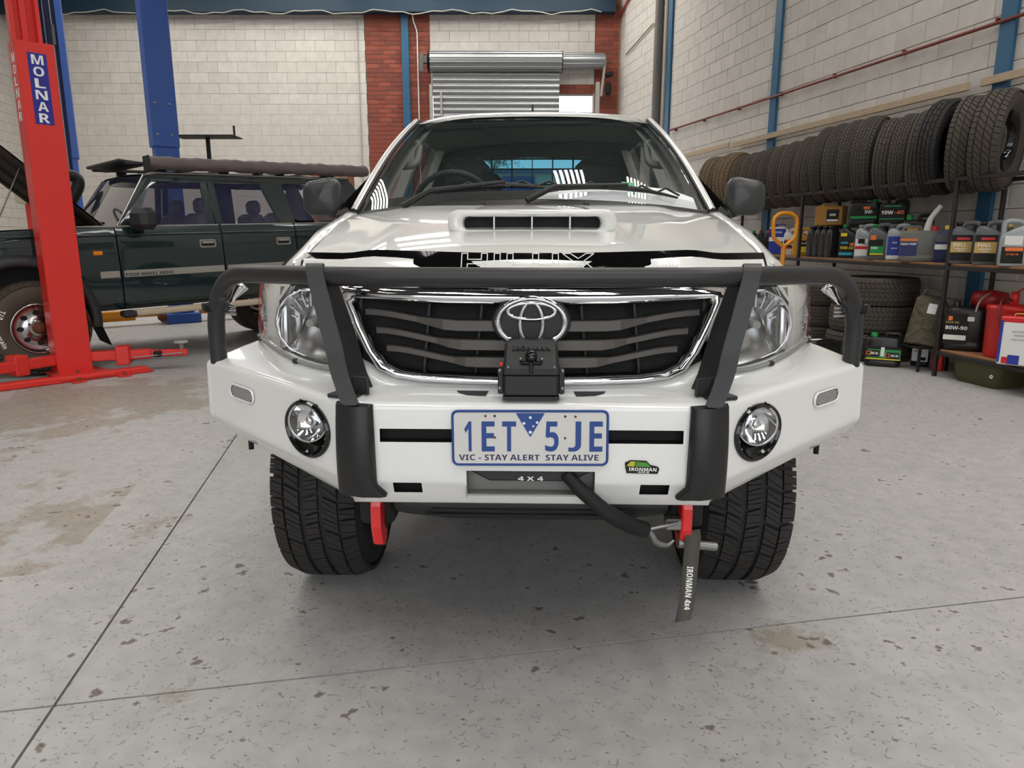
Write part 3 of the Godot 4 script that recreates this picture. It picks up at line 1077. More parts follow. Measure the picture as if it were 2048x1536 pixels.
func pickup_cab(root: Node3D) -> void:
	var s := ms()
	var rows := []
	for i in 17:
		var r := []
		for j in 33: r.append(ws_point(-1.0 + j / 16.0, i / 16.0))
		rows.append(r)
	loft(s, rows)
	obj("windscreen", s, M.windscreen, root)
	# black band printed round the glass, just behind it
	s = ms()
	var outer := []; var inner := []
	var steps := 24
	for e in 4:
		for k in steps:
			var t := float(k) / steps
			var a := 0.0; var b := 0.0; var ai := 0.0; var bi := 0.0
			match e:
				0: a = lerpf(-1, 1, t); b = 0.0
				1: a = 1.0; b = t
				2: a = lerpf(1, -1, t); b = 1.0
				3: a = -1.0; b = 1.0 - t
			ai = clampf(a, -0.925, 0.925); bi = clampf(b, 0.10, 0.955)
			if absf(ai) > 0.86 and bi < 0.17: ai = signf(ai) * 0.90; bi = 0.14
			outer.append(ws_point(a, b) + V(0, -0.014, -0.012))
			inner.append(ws_point(ai, bi) + V(0, -0.014, -0.012))
	outer.append(outer[0]); inner.append(inner[0])
	loft(s, [outer, inner])
	obj("windscreen_border", s, M.deep_black, root)
	# roof
	s = ms()
	rows = []
	var rz := [[-1.185, 1.782, 0.575], [-1.24, 1.806, 0.60], [-1.36, 1.832, 0.625], [-1.6, 1.852, 0.64], [-2.0, 1.858, 0.65], [-2.35, 1.85, 0.645], [-2.52, 1.835, 0.635], [-2.6, 1.80, 0.62]]
	for q in rz:
		var r := []
		for j in 31:
			var a: float = -1.0 + j / 15.0
			var drop: float = 0.055 * pow(absf(a), 6.0) + 0.012 * a * a
			r.append(V(q[2] * a, q[1] - drop, q[0] - 0.055 * a * a))
		rows.append(r)
	loft(s, rows)
	var roof := obj("roof", s, M.white_paint, root)
	s = ms()
	tube(s, [V(0.0, 1.85, -2.45), V(0, 2.06, -2.50)], [0.009, 0.006], 8)
	obj("aerial", s, M.plastic_black, roof)
	for sx in [-1, 1]:
		# windscreen pillar
		s = ms()
		var path := []
		for k in 15:
			var t := k / 14.0
			path.append(ws_point(sx * 1.0, t))
		rows = []
		for k in path.size():
			var t := float(k) / (path.size() - 1)
			var p: Vector3 = path[k]
			var b := lerpf(0.055, 0.05, t)
			rows.append([p + V(-sx * 0.004, 0.004, 0.004), p + V(sx * 0.012, 0.016, 0.010), p + V(sx * 0.03, 0.014, -0.012), p + V(sx * b, -0.012, -0.06), p + V(sx * (b - 0.006), -0.03, -0.075)])
		loft(s, rows)
		obj("windscreen_pillar", s, M.white_paint, root)
		s = ms()
		var strip := []
		for p in path: strip.append(p + V(sx * 0.0, 0.004, 0.004))
		tube(s, strip, 0.008, 6)
		obj("windscreen_seal", s, M.plastic_black, root)
		# roof gutter rail back from the pillar
		s = ms()
		tube(s, [V(sx * 0.60, 1.74, -1.42), V(sx * 0.635, 1.785, -1.75), V(sx * 0.64, 1.795, -2.3), V(sx * 0.63, 1.76, -2.55)], 0.03, 8)
		obj("roof_rail", s, M.white_paint, root)
		# side windows
		for wz in [[-0.74, -1.40, -1.54, -1.54], [-1.60, -1.60, -2.46, -2.36]]:
			s = ms()
			rows = []
			for k in 9:
				var t := k / 8.0
				rows.append([V(sx * lerpf(0.80, 0.615, t), lerpf(1.33, 1.745, t), lerpf(wz[0], wz[1], t)), V(sx * lerpf(0.80, 0.615, t), lerpf(1.33, 1.745, t), lerpf(wz[2], wz[3], t))])
			loft(s, rows)
			obj("side_window", s, M.side_glass, root)
		for pz in [[-1.57, -1.57, 0.075], [-2.50, -2.42, 0.16]]:
			s = ms()
			var a0 := V(sx * 0.803, 1.32, pz[0]); var a1 := V(sx * 0.617, 1.76, pz[1])
			var hw := V(0, 0, pz[2] / 2); var inn := V(-sx * 0.05, -0.01, 0)
			loft(s, [[a0 + hw + inn, a0 + hw, a0 - hw, a0 - hw + inn], [a1 + hw + inn, a1 + hw, a1 - hw, a1 - hw + inn]])
			obj("door_pillar", s, M.white_paint, root)
		# quarter panel ahead of the front window
		s = ms()
		flat(s)
		tri(s, V(sx * 0.80, 1.325, -0.56), V(sx * 0.80, 1.325, -0.74), V(sx * 0.72, 1.52, -0.96))
		obj("mirror_sail", s, M.plastic_black, root)
		# mirror
		s = ms()
		rows = []
		for k in 21:
			var t := -1.0 + k / 10.0
			var f := pow(maxf(0.0, 1.0 - pow(absf(t), 2.6)), 0.42)
			var ring := []
			for p in rr(0.158 * maxf(f, 0.05), 0.142 * maxf(f, 0.05), 0.045 * maxf(f, 0.05), 5):
				ring.append(V(sx * 0.872 + p.x, 1.372 + p.y - 0.004 * t + (0.012 if p.y > 0 and p.x * sx < 0 else 0.0), -0.60 + t * 0.052))
			rows.append(ring)
		loft(s, rows, true, 1, true)
		var mir := obj("mirror_housing", s, M.mirror_shell, root)
		s = ms()
		prism(s, rr(0.135, 0.118, 0.03), 0.003, T(V(sx * 0.872, 1.372, -0.656)))
		obj("mirror_glass", s, M.chrome, mir)
		s = ms()
		tube(s, [V(sx * 0.775, 1.315, -0.62), V(sx * 0.80, 1.305, -0.60), V(sx * 0.845, 1.318, -0.60)], [0.026, 0.022, 0.02], 8)
		obj("mirror_arm", s, M.plastic_black, mir)
		# grab handle behind the pillar
		s = ms()
		tube(s, fil([V(sx * 0.60, 1.64, -1.09), V(sx * 0.535, 1.655, -1.10), V(sx * 0.53, 1.54, -0.97), V(sx * 0.60, 1.53, -0.95)], 0.05), 0.017, 8)
		obj("grab_handle", s, M.cabin_grey, root)
		s = ms()
		var pr := []
		for k in 9:
			var p := ws_point(sx * 0.97, k / 8.0)
			pr.append([p + V(-sx * 0.055, -0.02, -0.03), p + V(sx * 0.02, -0.02, -0.10)])
		loft(s, pr)
		obj("pillar_lining", s, M.cabin_grey, root)
	# wipers
	for q in [[-0.36, 0.10, 0.10], [0.10, 0.56, 0.13]]:
		s = ms()
		var pts := []
		for k in 9:
			var t := k / 8.0
			var x := lerpf(q[0], q[1], t)
			pts.append(ws_point(x / 0.70, 0.035 + 0.035 * sin(PI * t)) + V(0, 0.018, 0.014))
		tube(s, pts, [0.004, 0.006, 0.008, 0.010, 0.011, 0.010, 0.008, 0.006, 0.004], 6)
		var wp := obj("wiper", s, M.plastic_black, root)
		s = ms()
		var x0: float = q[0] - 0.12
		tube(s, [ws_point(x0 / 0.70, -0.03) + V(0, 0.012, 0.01), ws_point((x0 + 0.10) / 0.70, 0.02) + V(0, 0.035, 0.022), ws_point((q[0] + 0.26) / 0.70, 0.07) + V(0, 0.03, 0.02)], [0.012, 0.010, 0.006], 6)
		obj("wiper_arm", s, M.plastic_black, wp)
		s = ms()
		for k in 4:
			var x := lerpf(q[0], q[1], 0.15 + 0.22 * k)
			tube(s, [ws_point(x / 0.7, 0.05) + V(0, 0.02, 0.014), ws_point((x + 0.05) / 0.7, 0.085) + V(0, 0.024, 0.014), ws_point((x + 0.10) / 0.7, 0.05) + V(0, 0.02, 0.014)], 0.0045, 5)
		obj("wiper_bridge", s, M.plastic_black, wp)
	# cowl below the glass
	s = ms()
	rows = []
	for j in 21:
		var a := -1.0 + j / 10.0
		var p := ws_point(a, 0.0)
		rows.append([p + V(0, 0.0, 0.004), p + V(0, -0.035, 0.06), p + V(0, -0.06, 0.16)])
	loft(s, rows)
	obj("cowl", s, M.plastic_black, root)
	# dashboard, wheel, seats, rear glass
	s = ms()
	rows = []
	for j in 15:
		var a := -1.0 + j / 7.0
		var p := ws_point(a * 0.97, 0.02)
		rows.append([p + V(0, -0.03, -0.02), p + V(0, -0.045, -0.20), V(0.68 * a, 1.27 + (0.04 if a < -0.25 and a > -0.8 else 0.0), -0.86), V(0.68 * a, 1.18, -0.92), V(0.68 * a, 0.7, -0.92)])
	loft(s, rows)
	var dash := obj("dashboard", s, M.cabin_dark, root)
	s = ms()
	rows = []
	for j in 15:
		var a := lerpf(0.0, 0.93, j / 14.0)
		var p := ws_point(a, 0.015); var p2 := ws_point(a, 0.03 + 0.09 * smoothstep(0.0, 0.45, a) - 0.05 * smoothstep(0.75, 1.0, a))
		rows.append([p + V(0, -0.005, -0.004), p.lerp(p2, 0.5) + V(0, 0.002, -0.004), p2 + V(0, 0.006, -0.004)])
	loft(s, rows)
	var sheet := obj("paper_sheet", s, M.paper, dash)
	sheet.set_meta("label", "long white paper sheet lying under the windscreen")
	s = ms()
	loft(s, [[ws_point(0.515, 0.06) + V(0, -0.008, -0.008), ws_point(0.50, 0.14) + V(0, 0.008, 0.001)], [ws_point(0.56, 0.06) + V(0, 0.004, 0.001), ws_point(0.58, 0.14) + V(0, 0.008, 0.001)]])
	obj("tape_tab", s, M.tape_green, dash)
	s = ms()
	var wl := []
	var wb := E(-62, 0, 0)
	for k in 28: wl.append(V(-0.365, 1.34, -1.02) + wb * V(cos(TAU * k / 28) * 0.185, 0, sin(TAU * k / 28) * 0.185))
	tube(s, wl, 0.014, 8, true)
	var sw := obj("steering_wheel", s, M.plastic_black, root)
	s = ms()
	bx(s, V(-0.365, 1.335, -1.02), V(0.30, 0.03, 0.09), 0.012, wb)
	bx(s, V(-0.365, 1.25, -0.93), V(0.06, 0.05, 0.25), 0.012, wb)
	obj("wheel_hub", s, M.plastic_black, sw)
	for sx in [-1, 1]:
		for z in [-1.45, -2.25]:
			s = ms()
			bx(s, V(sx * 0.36, 1.12, z - 0.1), V(0.47, 0.72, 0.14), 0.05, E(-14, 0, 0))
			bx(s, V(sx * 0.36, 0.82, z + 0.2), V(0.49, 0.16, 0.5), 0.06)
			var seat := obj("seat", s, M.cabin_dark, root)
			s = ms()
			bx(s, V(sx * 0.36, 1.545, z - 0.19), V(0.25, 0.17, 0.09), 0.04, E(-10, 0, 0))
			obj("headrest", s, M.cabin_dark, seat)
	s = ms()
	rows = []
	for i in 5:
		var r := []
		for j in 13:
			var a := -1.0 + j / 6.0
			r.append(V(lerpf(0.58, 0.53, i / 4.0) * a, lerpf(1.36, 1.755, i / 4.0), -2.50 + 0.014 * (i / 4.0)))
		rows.append(r)
	loft(s, rows)
	var rg := obj("rear_window", s, M.rear_glass, root)
	rg.set_meta("label", "blue tinted rear glass behind a dark mesh barrier")
	s = ms()
	for y in [1.36, 1.455, 1.55, 1.65, 1.735]: bx(s, V(0, y, -2.44), V(1.16, 0.006, 0.006))
	for x in range(-4, 5): bx(s, V(x * 0.135, 1.54, -2.44), V(0.006, 0.42, 0.006))
	obj("cargo_barrier", s, M.deep_black, root)
	s = ms()
	bx(s, V(0, 1.02, -2.57), V(1.6, 0.66, 0.05))
	bx(s, V(0.625, 1.56, -2.52), V(0.18, 0.5, 0.05)); bx(s, V(-0.625, 1.56, -2.52), V(0.18, 0.5, 0.05))
	bx(s, V(0, 1.775, -2.49), V(1.2, 0.09, 0.05))
	obj("cab_back", s, M.cabin_dark, root)
	s = ms()
	bx(s, V(0, 0.66, -1.55), V(1.60, 0.05, 1.95))
	obj("cabin_floor", s, M.cabin_dark, root)
	s = ms()
	rows = []
	for z in [-1.22, -1.6, -2.0, -2.5]:
		rows.append([V(-0.62, 1.745, z), V(-0.5, 1.795 if z < -1.3 else 1.76, z), V(0, 1.815 if z < -1.3 else 1.765, z), V(0.5, 1.795 if z < -1.3 else 1.76, z), V(0.62, 1.745, z)])
	loft(s, rows)
	obj("headlining", s, M.cabin_grey, root)

func pickup_front(root: Node3D) -> void:
	# grille opening: outline in x,y with bow in plan
	var bow := func(x: float) -> float: return 0.665 - 0.19 * x * x
	var out2 := []; var in2 := []
	var half_o := [Vector2(0, 1.098), Vector2(0.20, 1.098), Vector2(0.36, 1.097), Vector2(0.488, 1.093), Vector2(0.492, 1.07), Vector2(0.462, 1.0), Vector2(0.428, 0.93), Vector2(0.395, 0.883), Vector2(0.35, 0.862), Vector2(0.28, 0.853), Vector2(0.15, 0.850), Vector2(0, 0.849)]
	var half_i := [Vector2(0, 1.045), Vector2(0.20, 1.047), Vector2(0.36, 1.055), Vector2(0.440, 1.062), Vector2(0.446, 1.048), Vector2(0.420, 0.99), Vector2(0.392, 0.935), Vector2(0.365, 0.902), Vector2(0.33, 0.887), Vector2(0.27, 0.880), Vector2(0.15, 0.876), Vector2(0, 0.875)]
	for e in 2:
		var src: Array = half_o if e == 0 else half_i
		var dst: Array = out2 if e == 0 else in2
		for k in src.size(): dst.append(src[k])
		for k in range(src.size() - 2, 0, -1): dst.append(Vector2(-src[k].x, src[k].y))
	var rows := [[], [], [], [], []]
	for k in out2.size() + 1:
		var o: Vector2 = out2[k % out2.size()]; var i: Vector2 = in2[k % in2.size()]
		for e in 5:
			var t: float = [0.0, 0.18, 0.5, 0.82, 1.0][e]
			var q := o.lerp(i, t)
			rows[e].append(V(q.x, q.y, bow.call(q.x) + [-0.02, 0.008, 0.020, 0.012, -0.03][e] + 0.02 * (1.1 - q.y) / 0.25))
	var s := ms()
	loft(s, rows)
	var gr := obj("grille_surround", s, M.chrome, root)
	s = ms()
	flat(s)
	for x in range(-9, 9):
		var a := x * 0.05; var b := a + 0.05
		quad(s, V(a, 0.86, bow.call(a) - 0.06), V(a, 1.08, bow.call(a) - 0.08), V(b, 1.08, bow.call(b) - 0.08), V(b, 0.86, bow.call(b) - 0.06))
	obj("grille_back", s, M.deep_black, gr)
	# louvres: thin outer half, broad inner half, dipping to the middle
	for k in 3:
		for sx in [-1, 1]:
			s = ms()
			rows = []
			var xo: float = [0.425, 0.398, 0.372][k]
			var yo: float = [1.031, 0.984, 0.938][k]
			var yi: float = [1.0, 0.952, 0.908][k]
			var xk: float = [0.25, 0.215, 0.18][k]
			for j in 13:
				var t := j / 12.0
				var x := lerpf(xo, 0.02, t)
				var broad := smoothstep(xk + 0.035, xk - 0.03, x)
				var yc := lerpf(yo, yi, smoothstep(0.0, 0.62, t)) - 0.002
				var hh := lerpf(0.0085, 0.0140, broad)
				var z: float = bow.call(x) - 0.012 + 0.012 * broad
				rows.append([V(sx * x, yc + hh, z - 0.03), V(sx * x, yc + hh, z), V(sx * x, yc + hh - 0.002, z + 0.003), V(sx * x, yc - hh + 0.002, z + 0.003), V(sx * x, yc - hh, z), V(sx * x, yc - hh, z - 0.03)])
			loft(s, rows, false, -1)
			obj("louvre", s, M.louvre_grey, gr)
	for sx in [-1, 1]:
		for x in [0.135, 0.27]:
			s = ms()
			bx(s, V(sx * x, 0.96, bow.call(x) - 0.045), V(0.006, 0.19, 0.02), 0.0, E(0, 0, sx * 6))
			obj("grille_rib", s, M.plastic_black, gr)
	# badge: three ellipses
	var bz: float = bow.call(0.0) + 0.034
	s = ms()
	prism(s, ell(0.098, 0.068, 40), 0.018, T(V(0, 1.012, bz - 0.034)), 0.004)
	var bd := obj("badge", s, M.plastic_black, root)
	s = ms()
	var loops := [[0.083, 0.057, 0.0, 0.0, 0.0075], [0.028, 0.052, 0.0, -0.0035, 0.005], [0.058, 0.020, 0.0, 0.026, 0.0055]]
	for q in loops:
		var pts := []
		for k in 40: pts.append(V(q[2] + q[0] * cos(TAU * k / 40), 1.012 + q[3] + q[1] * sin(TAU * k / 40), bz - 0.012))
		tube(s, pts, q[4], 8, true)
	obj("badge_rings", s, M.chrome, bd)
	# head lamps
	for sx in [-1, 1]:
		var lp := func(a: float, b: float) -> Vector3:
			var x := lerpf(0.470, 0.818, a)
			var z := lerpf(0.585, 0.595, a) - 0.30 * pow(a, 2.3)
			var lo := lerpf(0.885, 0.932, smoothstep(0.1, 1.0, a))
			var hi := lerpf(1.088, 1.092, a)
			var y := lerpf(lo, hi, b)
			return V(sx * x, y, z + 0.035 * (1.0 - b) + 0.012 * sin(PI * b))
		s = ms()
		rows = []
		for i in 15:
			var r := []
			for j in 11: r.append(lp.call(i / 14.0, j / 10.0))
			rows.append(r)
		loft(s, rows)
		# reflector tray behind the lens
		var t := ms()
		var tr := []
		for i in 15:
			var r := []
			for j in 11:
				var p: Vector3 = lp.call(i / 14.0, j / 10.0)
				var dep := 0.085 * pow(sin(PI * clampf(i / 14.0, 0.02, 0.98)), 0.35) * pow(sin(PI * clampf(j / 10.0, 0.02, 0.98)), 0.35) + 0.008
				r.append(p + V(-sx * 0.25 * dep, 0, -dep))
			tr.append(r)
		loft(t, tr)
		var hl := obj("head_lamp", t, M.dull_chrome, root)
		obj("lens", s, M.lamp_glass, hl)
		# main bowl
		s = ms()
		var bxf := T(V(sx * 0.605, 0.985, 0.485), E(90, 0, 0))
		lathe(s, [Vector2(0.018, -0.045), Vector2(0.05, -0.028), Vector2(0.078, 0.0), Vector2(0.09, 0.03), Vector2(0.09, 0.03), Vector2(0.096, 0.032), Vector2(0.096, 0.01)], 14, bxf)
		obj("main_bowl", s, M.chrome, hl)
		s = ms()
		tube(s, [V(sx * 0.605, 0.985, 0.45), V(sx * 0.605, 0.985, 0.515)], 0.011, 8)
		obj("bulb", s, M.grey_trim, hl)
		s = ms()
		for k in 9:
			var an := deg_to_rad(20 + k * 17.5)
			bx(s, V(sx * 0.605 + cos(an) * 0.062, 0.985 + sin(an) * 0.062, 0.487), V(0.004, 0.034, 0.012), 0.0, E(0, 0, rad_to_deg(an) - 90))
		obj("bowl_flutes", s, M.chrome, hl)
		# corner lamp and the upright between
		s = ms()
		lathe(s, [Vector2(0.01, -0.03), Vector2(0.032, -0.012), Vector2(0.045, 0.012)], 12, T(V(sx * 0.745, 1.0, 0.375), E(90, 0, sx * 20)))
		obj("corner_bowl", s, M.chrome, hl)
		s = ms()
		var up := []
		for k in 9:
			var p: Vector3 = lp.call(0.60, 0.04 + 0.92 * k / 8.0)
			up.append([p + V(sx * 0.016, 0, -0.075), p + V(sx * 0.012, 0, -0.022), p + V(-sx * 0.012, 0, -0.018), p + V(-sx * 0.03, 0, -0.07)])
		loft(s, up)
		obj("divider", s, M.dull_chrome, hl)
		s = ms()
		var hr := []
		for k in 8:
			bx(s, lp.call(0.84, 0.12 + 0.1 * k) + V(-sx * 0.01, 0, -0.03), V(0.05, 0.004, 0.02), 0.001, E(0, sx * 35, 0))
		obj("corner_ribs", s, M.chrome, hl)
		# lamp protector edge trim
		s = ms()
		var lo := []
		for k in 15: lo.append(lp.call(k / 14.0, -0.03) + V(0, 0, 0.004))
		tube(s, lo, 0.0055, 6)
		obj("lens_trim", s, M.grey_trim, hl)
		for a in [0.02, 0.45, 0.93]:
			s = ms()
			bx(s, lp.call(a, -0.02) + V(0, -0.004, 0.006), V(0.018, 0.014, 0.014), 0.004)
			obj("lens_clip", s, M.plastic_black, hl)
		# body panel under the lamp
		s = ms()
		rows = []
		for i in 17:
			var a := -0.10 + 1.10 * i / 16.0
			var p: Vector3 = lp.call(maxf(a, 0.0), -0.05)
			if a < 0: p.x = sx * (0.47 + a * 0.35)
			rows.append([p + V(0, 0.006, -0.03), p + V(0, -0.002, 0.0), p + V(0, -0.018, 0.012), p + V(-sx * 0.004, -0.06, 0.02), p + V(-sx * 0.012, -0.14, 0.005)])
		loft(s, rows)
		obj("front_panel", s, M.white_paint, root)
	# centre valance under the grille
	s = ms()
	rows = []
	for i in 17:
		var x := -0.44 + 0.88 * i / 16.0
		var yb: float = 0.850 + 0.05 * pow(absf(x) / 0.44, 6.0)
		rows.append([V(x, yb + 0.004, bow.call(x) - 0.02), V(x, yb - 0.004, bow.call(x) + 0.02), V(x, yb - 0.03, bow.call(x) + 0.035), V(x, yb - 0.08, bow.call(x) + 0.02)])
	loft(s, rows)
	obj("front_valance", s, M.white_paint, root)

# station on the bar: t = 0 in the middle section, up to 1 at the wing tip
func bar_profile(x: float, sx: int, t: float) -> Array:
	var e := V(sx * 0.804, 0, -0.595)
	var n := V(sx * 0.595, 0, 0.804) if t > 0.0 else V(0, 0, 1)
	if t > 0.0 and t < 0.06: n = V(0, 0, 1).lerp(n, t / 0.06).normalized()
	var o := V(x, 0, 0.795) if t <= 0.0 else V(sx * 0.44, 0, 0.795) + e * (0.612 * t)
	var yt := lerpf(0.831, 0.872, t)
	var yf := lerpf(0.633, 0.704, t)
	var yl := lerpf(0.566, 0.655, t)
	var back := V(x, 0.850, 0.64) if t <= 0.0 else V(sx * 0.44, 0.850, 0.63).lerp(V(sx * 0.80, 0.918, 0.24), t)
	var f := func(y: float, off: float) -> Vector3: return V(o.x, y, o.z) + n * off
	var top: Vector3 = f.call(yt, -0.016)
	var r := [back, back.lerp(top, 0.5) + V(0, 0.002, 0), top, f.call(yt - 0.003, -0.005), f.call(yt - 0.011, 0.0), f.call(yt - 0.018, 0.001)]
	r.append(f.call(lerpf(yt, yf, 0.32), 0.002))
	r.append(f.call(lerpf(yt, yf, 0.485), 0.003))
	r.append(f.call(lerpf(yt, yf, 0.84), 0.004))
	r.append(f.call(yf + 0.006, 0.004)); r.append(f.call(yf - 0.001, 0.002)); r.append(f.call(yf - 0.008, -0.002))
	r.append(f.call(lerpf(yf, yl, 0.48), -0.016)); r.append(f.call(yl + 0.004, -0.032)); r.append(f.call(yl, -0.037)); r.append(f.call(yl + 0.001, -0.12))
	return r

func wing_rows(r: Array) -> Array:
	# finer rows over the flat face, where the lamp hole is cut
	var o := r.slice(0, 6)
	for k in range(1, 15): o.append((r[5] as Vector3).lerp(r[9], k / 15.0) + ((r[7] as Vector3) - (r[5] as Vector3).lerp(r[9], 0.5)) * 0.0)
	o.append_array(r.slice(9))
	return o

func bull_bar(root: Node3D) -> void:
	var s := ms()
	var xs := [-0.44, -0.40, -0.362, -0.335, -0.265, -0.155, 0.155, 0.265, 0.335, 0.362, 0.40, 0.44]
	var rows := []
	for x in xs: rows.append(bar_profile(x, 1, 0.0))
	s.set_smooth_group(1)
	for i in rows.size() - 1:
		var xm: float = absf((xs[i] + xs[i + 1]) / 2)
		for k in rows[i].size() - 1:
			if k == 6 and xm < 0.37: continue                      # long slot
			if k >= 8 and k <= 11 and xm < 0.15: continue          # winch mouth
			if k >= 10 and k <= 11 and xm > 0.265 and xm < 0.335: continue
			quad(s, rows[i][k], rows[i + 1][k], rows[i + 1][k + 1], rows[i][k + 1])
	for sx in [-1, 1]:
		var wr := []
		var ts := [0.0, 0.02, 0.045, 0.07]
		for k in 22: ts.append(0.09 + 0.0175 * k)
		ts.append_array([0.5, 0.6, 0.7, 0.8, 0.9, 0.965, 0.985, 1.0])
		for t in ts: wr.append(wing_rows(bar_profile(sx * 0.44, sx, t)))
		# rounded tip turning back along the truck
		var last: Array = wr[-1]
		for q in [[0.005, -0.002, 0.2], [0.009, -0.006, 0.5], [0.012, -0.014, 1], [0.012, -0.03, 2], [0.008, -0.14, 3]]:
			var ring := []
			for k in last.size():
				var p: Vector3 = last[k]
				if k < 3: ring.append(p + V(sx * q[0] * 0.3, -0.004 * q[2], q[1]))
				else: ring.append(p + V(sx * q[0], -0.004 if k < 6 else 0.0, q[1]))
			wr.append(ring)
		var hole := V(sx * 0.562, 0.743, 0.7045)
		s.set_smooth_group(1)
		for i in wr.size() - 1:
			for k in last.size() - 1:
				var far := 0.0
				for p in [wr[i][k], wr[i + 1][k], wr[i + 1][k + 1], wr[i][k + 1]]: far = maxf(far, (p - hole).length())
				if far < 0.080: continue
				quad(s, wr[i][k], wr[i + 1][k], wr[i + 1][k + 1], wr[i][k + 1])
	var bar := obj("bull_bar", s, M.bar_white, root)
	bar.set_meta("label", "white steel bull bar with black hoop")
	# recess walls
	s = ms()
	bx(s, V(0, 0.7515, 0.755), V(0.76, 0.06, 0.01)); bx(s, V(0, 0.7705, 0.774), V(0.76, 0.004, 0.036)); bx(s, V(0, 0.731, 0.774), V(0.76, 0.004, 0.036))
	for sx in [-1, 1]: bx(s, V(sx * 0.30, 0.615, 0.73), V(0.09, 0.06, 0.01))
	obj("slot_back", s, M.deep_black, bar)
	s = ms()
	bx(s, V(0, 0.63, 0.735), V(0.33, 0.12, 0.006)); bx(s, V(0, 0.597, 0.765), V(0.312, 0.004, 0.055), 0.0, E(-8, 0, 0))
	for sx in [-1, 1]: bx(s, V(sx * 0.156, 0.63, 0.765), V(0.003, 0.07, 0.055))
	obj("winch_recess", s, M.grey_trim, bar)
	s = ms()
	prism(s, [Vector2(-0.145, 0.05), Vector2(0.145, 0.05), Vector2(0.145, 0.012), Vector2(0.10, -0.012), Vector2(-0.10, -0.012), Vector2(-0.145, 0.012)], 0.03, T(V(0, 0.645, 0.752)), 0.004)
	var fl := obj("fairlead", s, M.powder_black, bar)
	fl.set_meta("label", "black fairlead plate with white lettering")
	text("bar_lettering", "4 X 4", 0.0105, M.letter_white, bar, T(V(0, 0.6405, 0.7835)), 0.062, 0.001)
	# inset vents on top of the bar
	for sx in [-1, 1]:
		s = ms()
		var o := [Vector2(0.105, 0.024), Vector2(0.185, 0.026), Vector2(0.178, 0.010), Vector2(0.155, -0.004), Vector2(0.125, -0.008), Vector2(0.11, -0.008)]
		var oo := []
		for p in o: oo.append(Vector2(p.x * sx, p.y))
		prism(s, oo, 0.003, T(V(0, 0.8375, 0.735), E(-84, 0, 0)), 0.0)
		obj("top_vent", s, M.plastic_black, bar)
	# hoop
	s = ms()
	var hp := [V(-0.904, 0.86, 0.425), V(-0.90, 1.02, 0.435), V(-0.83, 1.118, 0.49), V(-0.60, 1.124, 0.655), V(-0.44, 1.124, 0.735), V(0, 1.124, 0.765)]
	var full := []
	for p in hp: full.append(p)
	for k in range(hp.size() - 2, -1, -1): full.append(V(-hp[k].x, hp[k].y, hp[k].z))
	var path := fil(full, 0.085, 6)
	tube(s, path, 0.0235, 18, false, true)
	var hoop := obj("hoop", s, M.powder_black, bar)
	hoop.set_meta("label", "black tubular hoop over the bull bar")
	for sx in [-1, 1]:
		# flat front strap over the hoop
		s = ms()
		var pl := [V(sx * 0.535, 1.108, 0.66), V(sx * 0.533, 1.150, 0.668), V(sx * 0.527, 1.157, 0.70), V(sx * 0.520, 1.146, 0.728), V(sx * 0.512, 1.11, 0.738), V(sx * 0.47, 0.95, 0.765), V(sx * 0.458, 0.905, 0.785), V(sx * 0.430, 0.838, 0.810), V(sx * 0.426, 0.828, 0.812)]
		var sm := fil(pl, 0.02, 3)
		rows = []
		for k in sm.size():
			var w := 0.021
			var q: Vector3 = sm[k]
			if k == sm.size() - 1: w = 0.013
			rows.append([q + V(-w, 0, 0.0), q + V(w, 0, 0.0), q + V(w, -0.002, -0.007), q + V(-w, -0.002, -0.007)])
		loft(s, rows, true, -1, true)
		obj("strap_plate", s, M.powder_black, bar)
		# rear brace with a foot
		s = ms()
		var a := [V(sx * 0.495, 1.112, 0.715), V(sx * 0.462, 0.99, 0.70), V(sx * 0.432, 0.885, 0.715), V(sx * 0.415, 0.848, 0.725)]
		rows = []
		for q in a: rows.append([q + V(-0.006 + sx * 0.02, 0, 0.02), q + V(0.006 + sx * 0.02, 0, 0.02), q + V(0.006 - sx * 0.012, 0, -0.03), q + V(-0.006 - sx * 0.012, 0, -0.03)])
		loft(s, rows, true, -1, true)
		bx(s, V(sx * 0.452, 0.838, 0.738), V(0.075, 0.010, 0.06), 0.002, E(0, sx * 20, 0))
		bx(s, V(sx * 0.415, 0.862, 0.742), V(0.045, 0.045, 0.008), 0.002, E(0, sx * 25, 0))
		obj("brace_plate", s, M.powder_black, bar)
		# over-rider
		s = ms()
		rows = []
		for k in 9:
			var t := k / 8.0
			var y := lerpf(0.824, 0.598, t)
			var bulge := 0.032 * pow(sin(PI * clampf(t, 0.04, 0.97)), 0.4)
			var xo := lerpf(0.470, 0.472, t); var xi := lerpf(0.376, 0.372, t)
			if k == 8: xi = 0.352
			var zo := lerpf(0.772, 0.775, t)
			rows.append([V(sx * xo, y, zo - 0.03), V(sx * (xo - 0.001), y, zo + bulge * 0.7), V(sx * (xo - 0.012), y, zo + 0.006 + bulge), V(sx * lerpf(xo, xi, 0.5), y, 0.797 + bulge), V(sx * (xi + 0.012), y, 0.800 + bulge), V(sx * xi, y, 0.799 + bulge * 0.6), V(sx * xi, y, 0.78)])
		loft(s, rows)
		var last: Array = rows[8]
		loft(s, [last, [last[0] + V(0, -0.004, -0.005), last[1] + V(0, -0.006, -0.012), last[2] + V(0, -0.008, -0.02), last[3] + V(0, -0.009, -0.02), last[4] + V(0, -0.006, -0.02), last[5] + V(0, -0.003, -0.012), last[6]]], false, 2)
		var first: Array = rows[0]
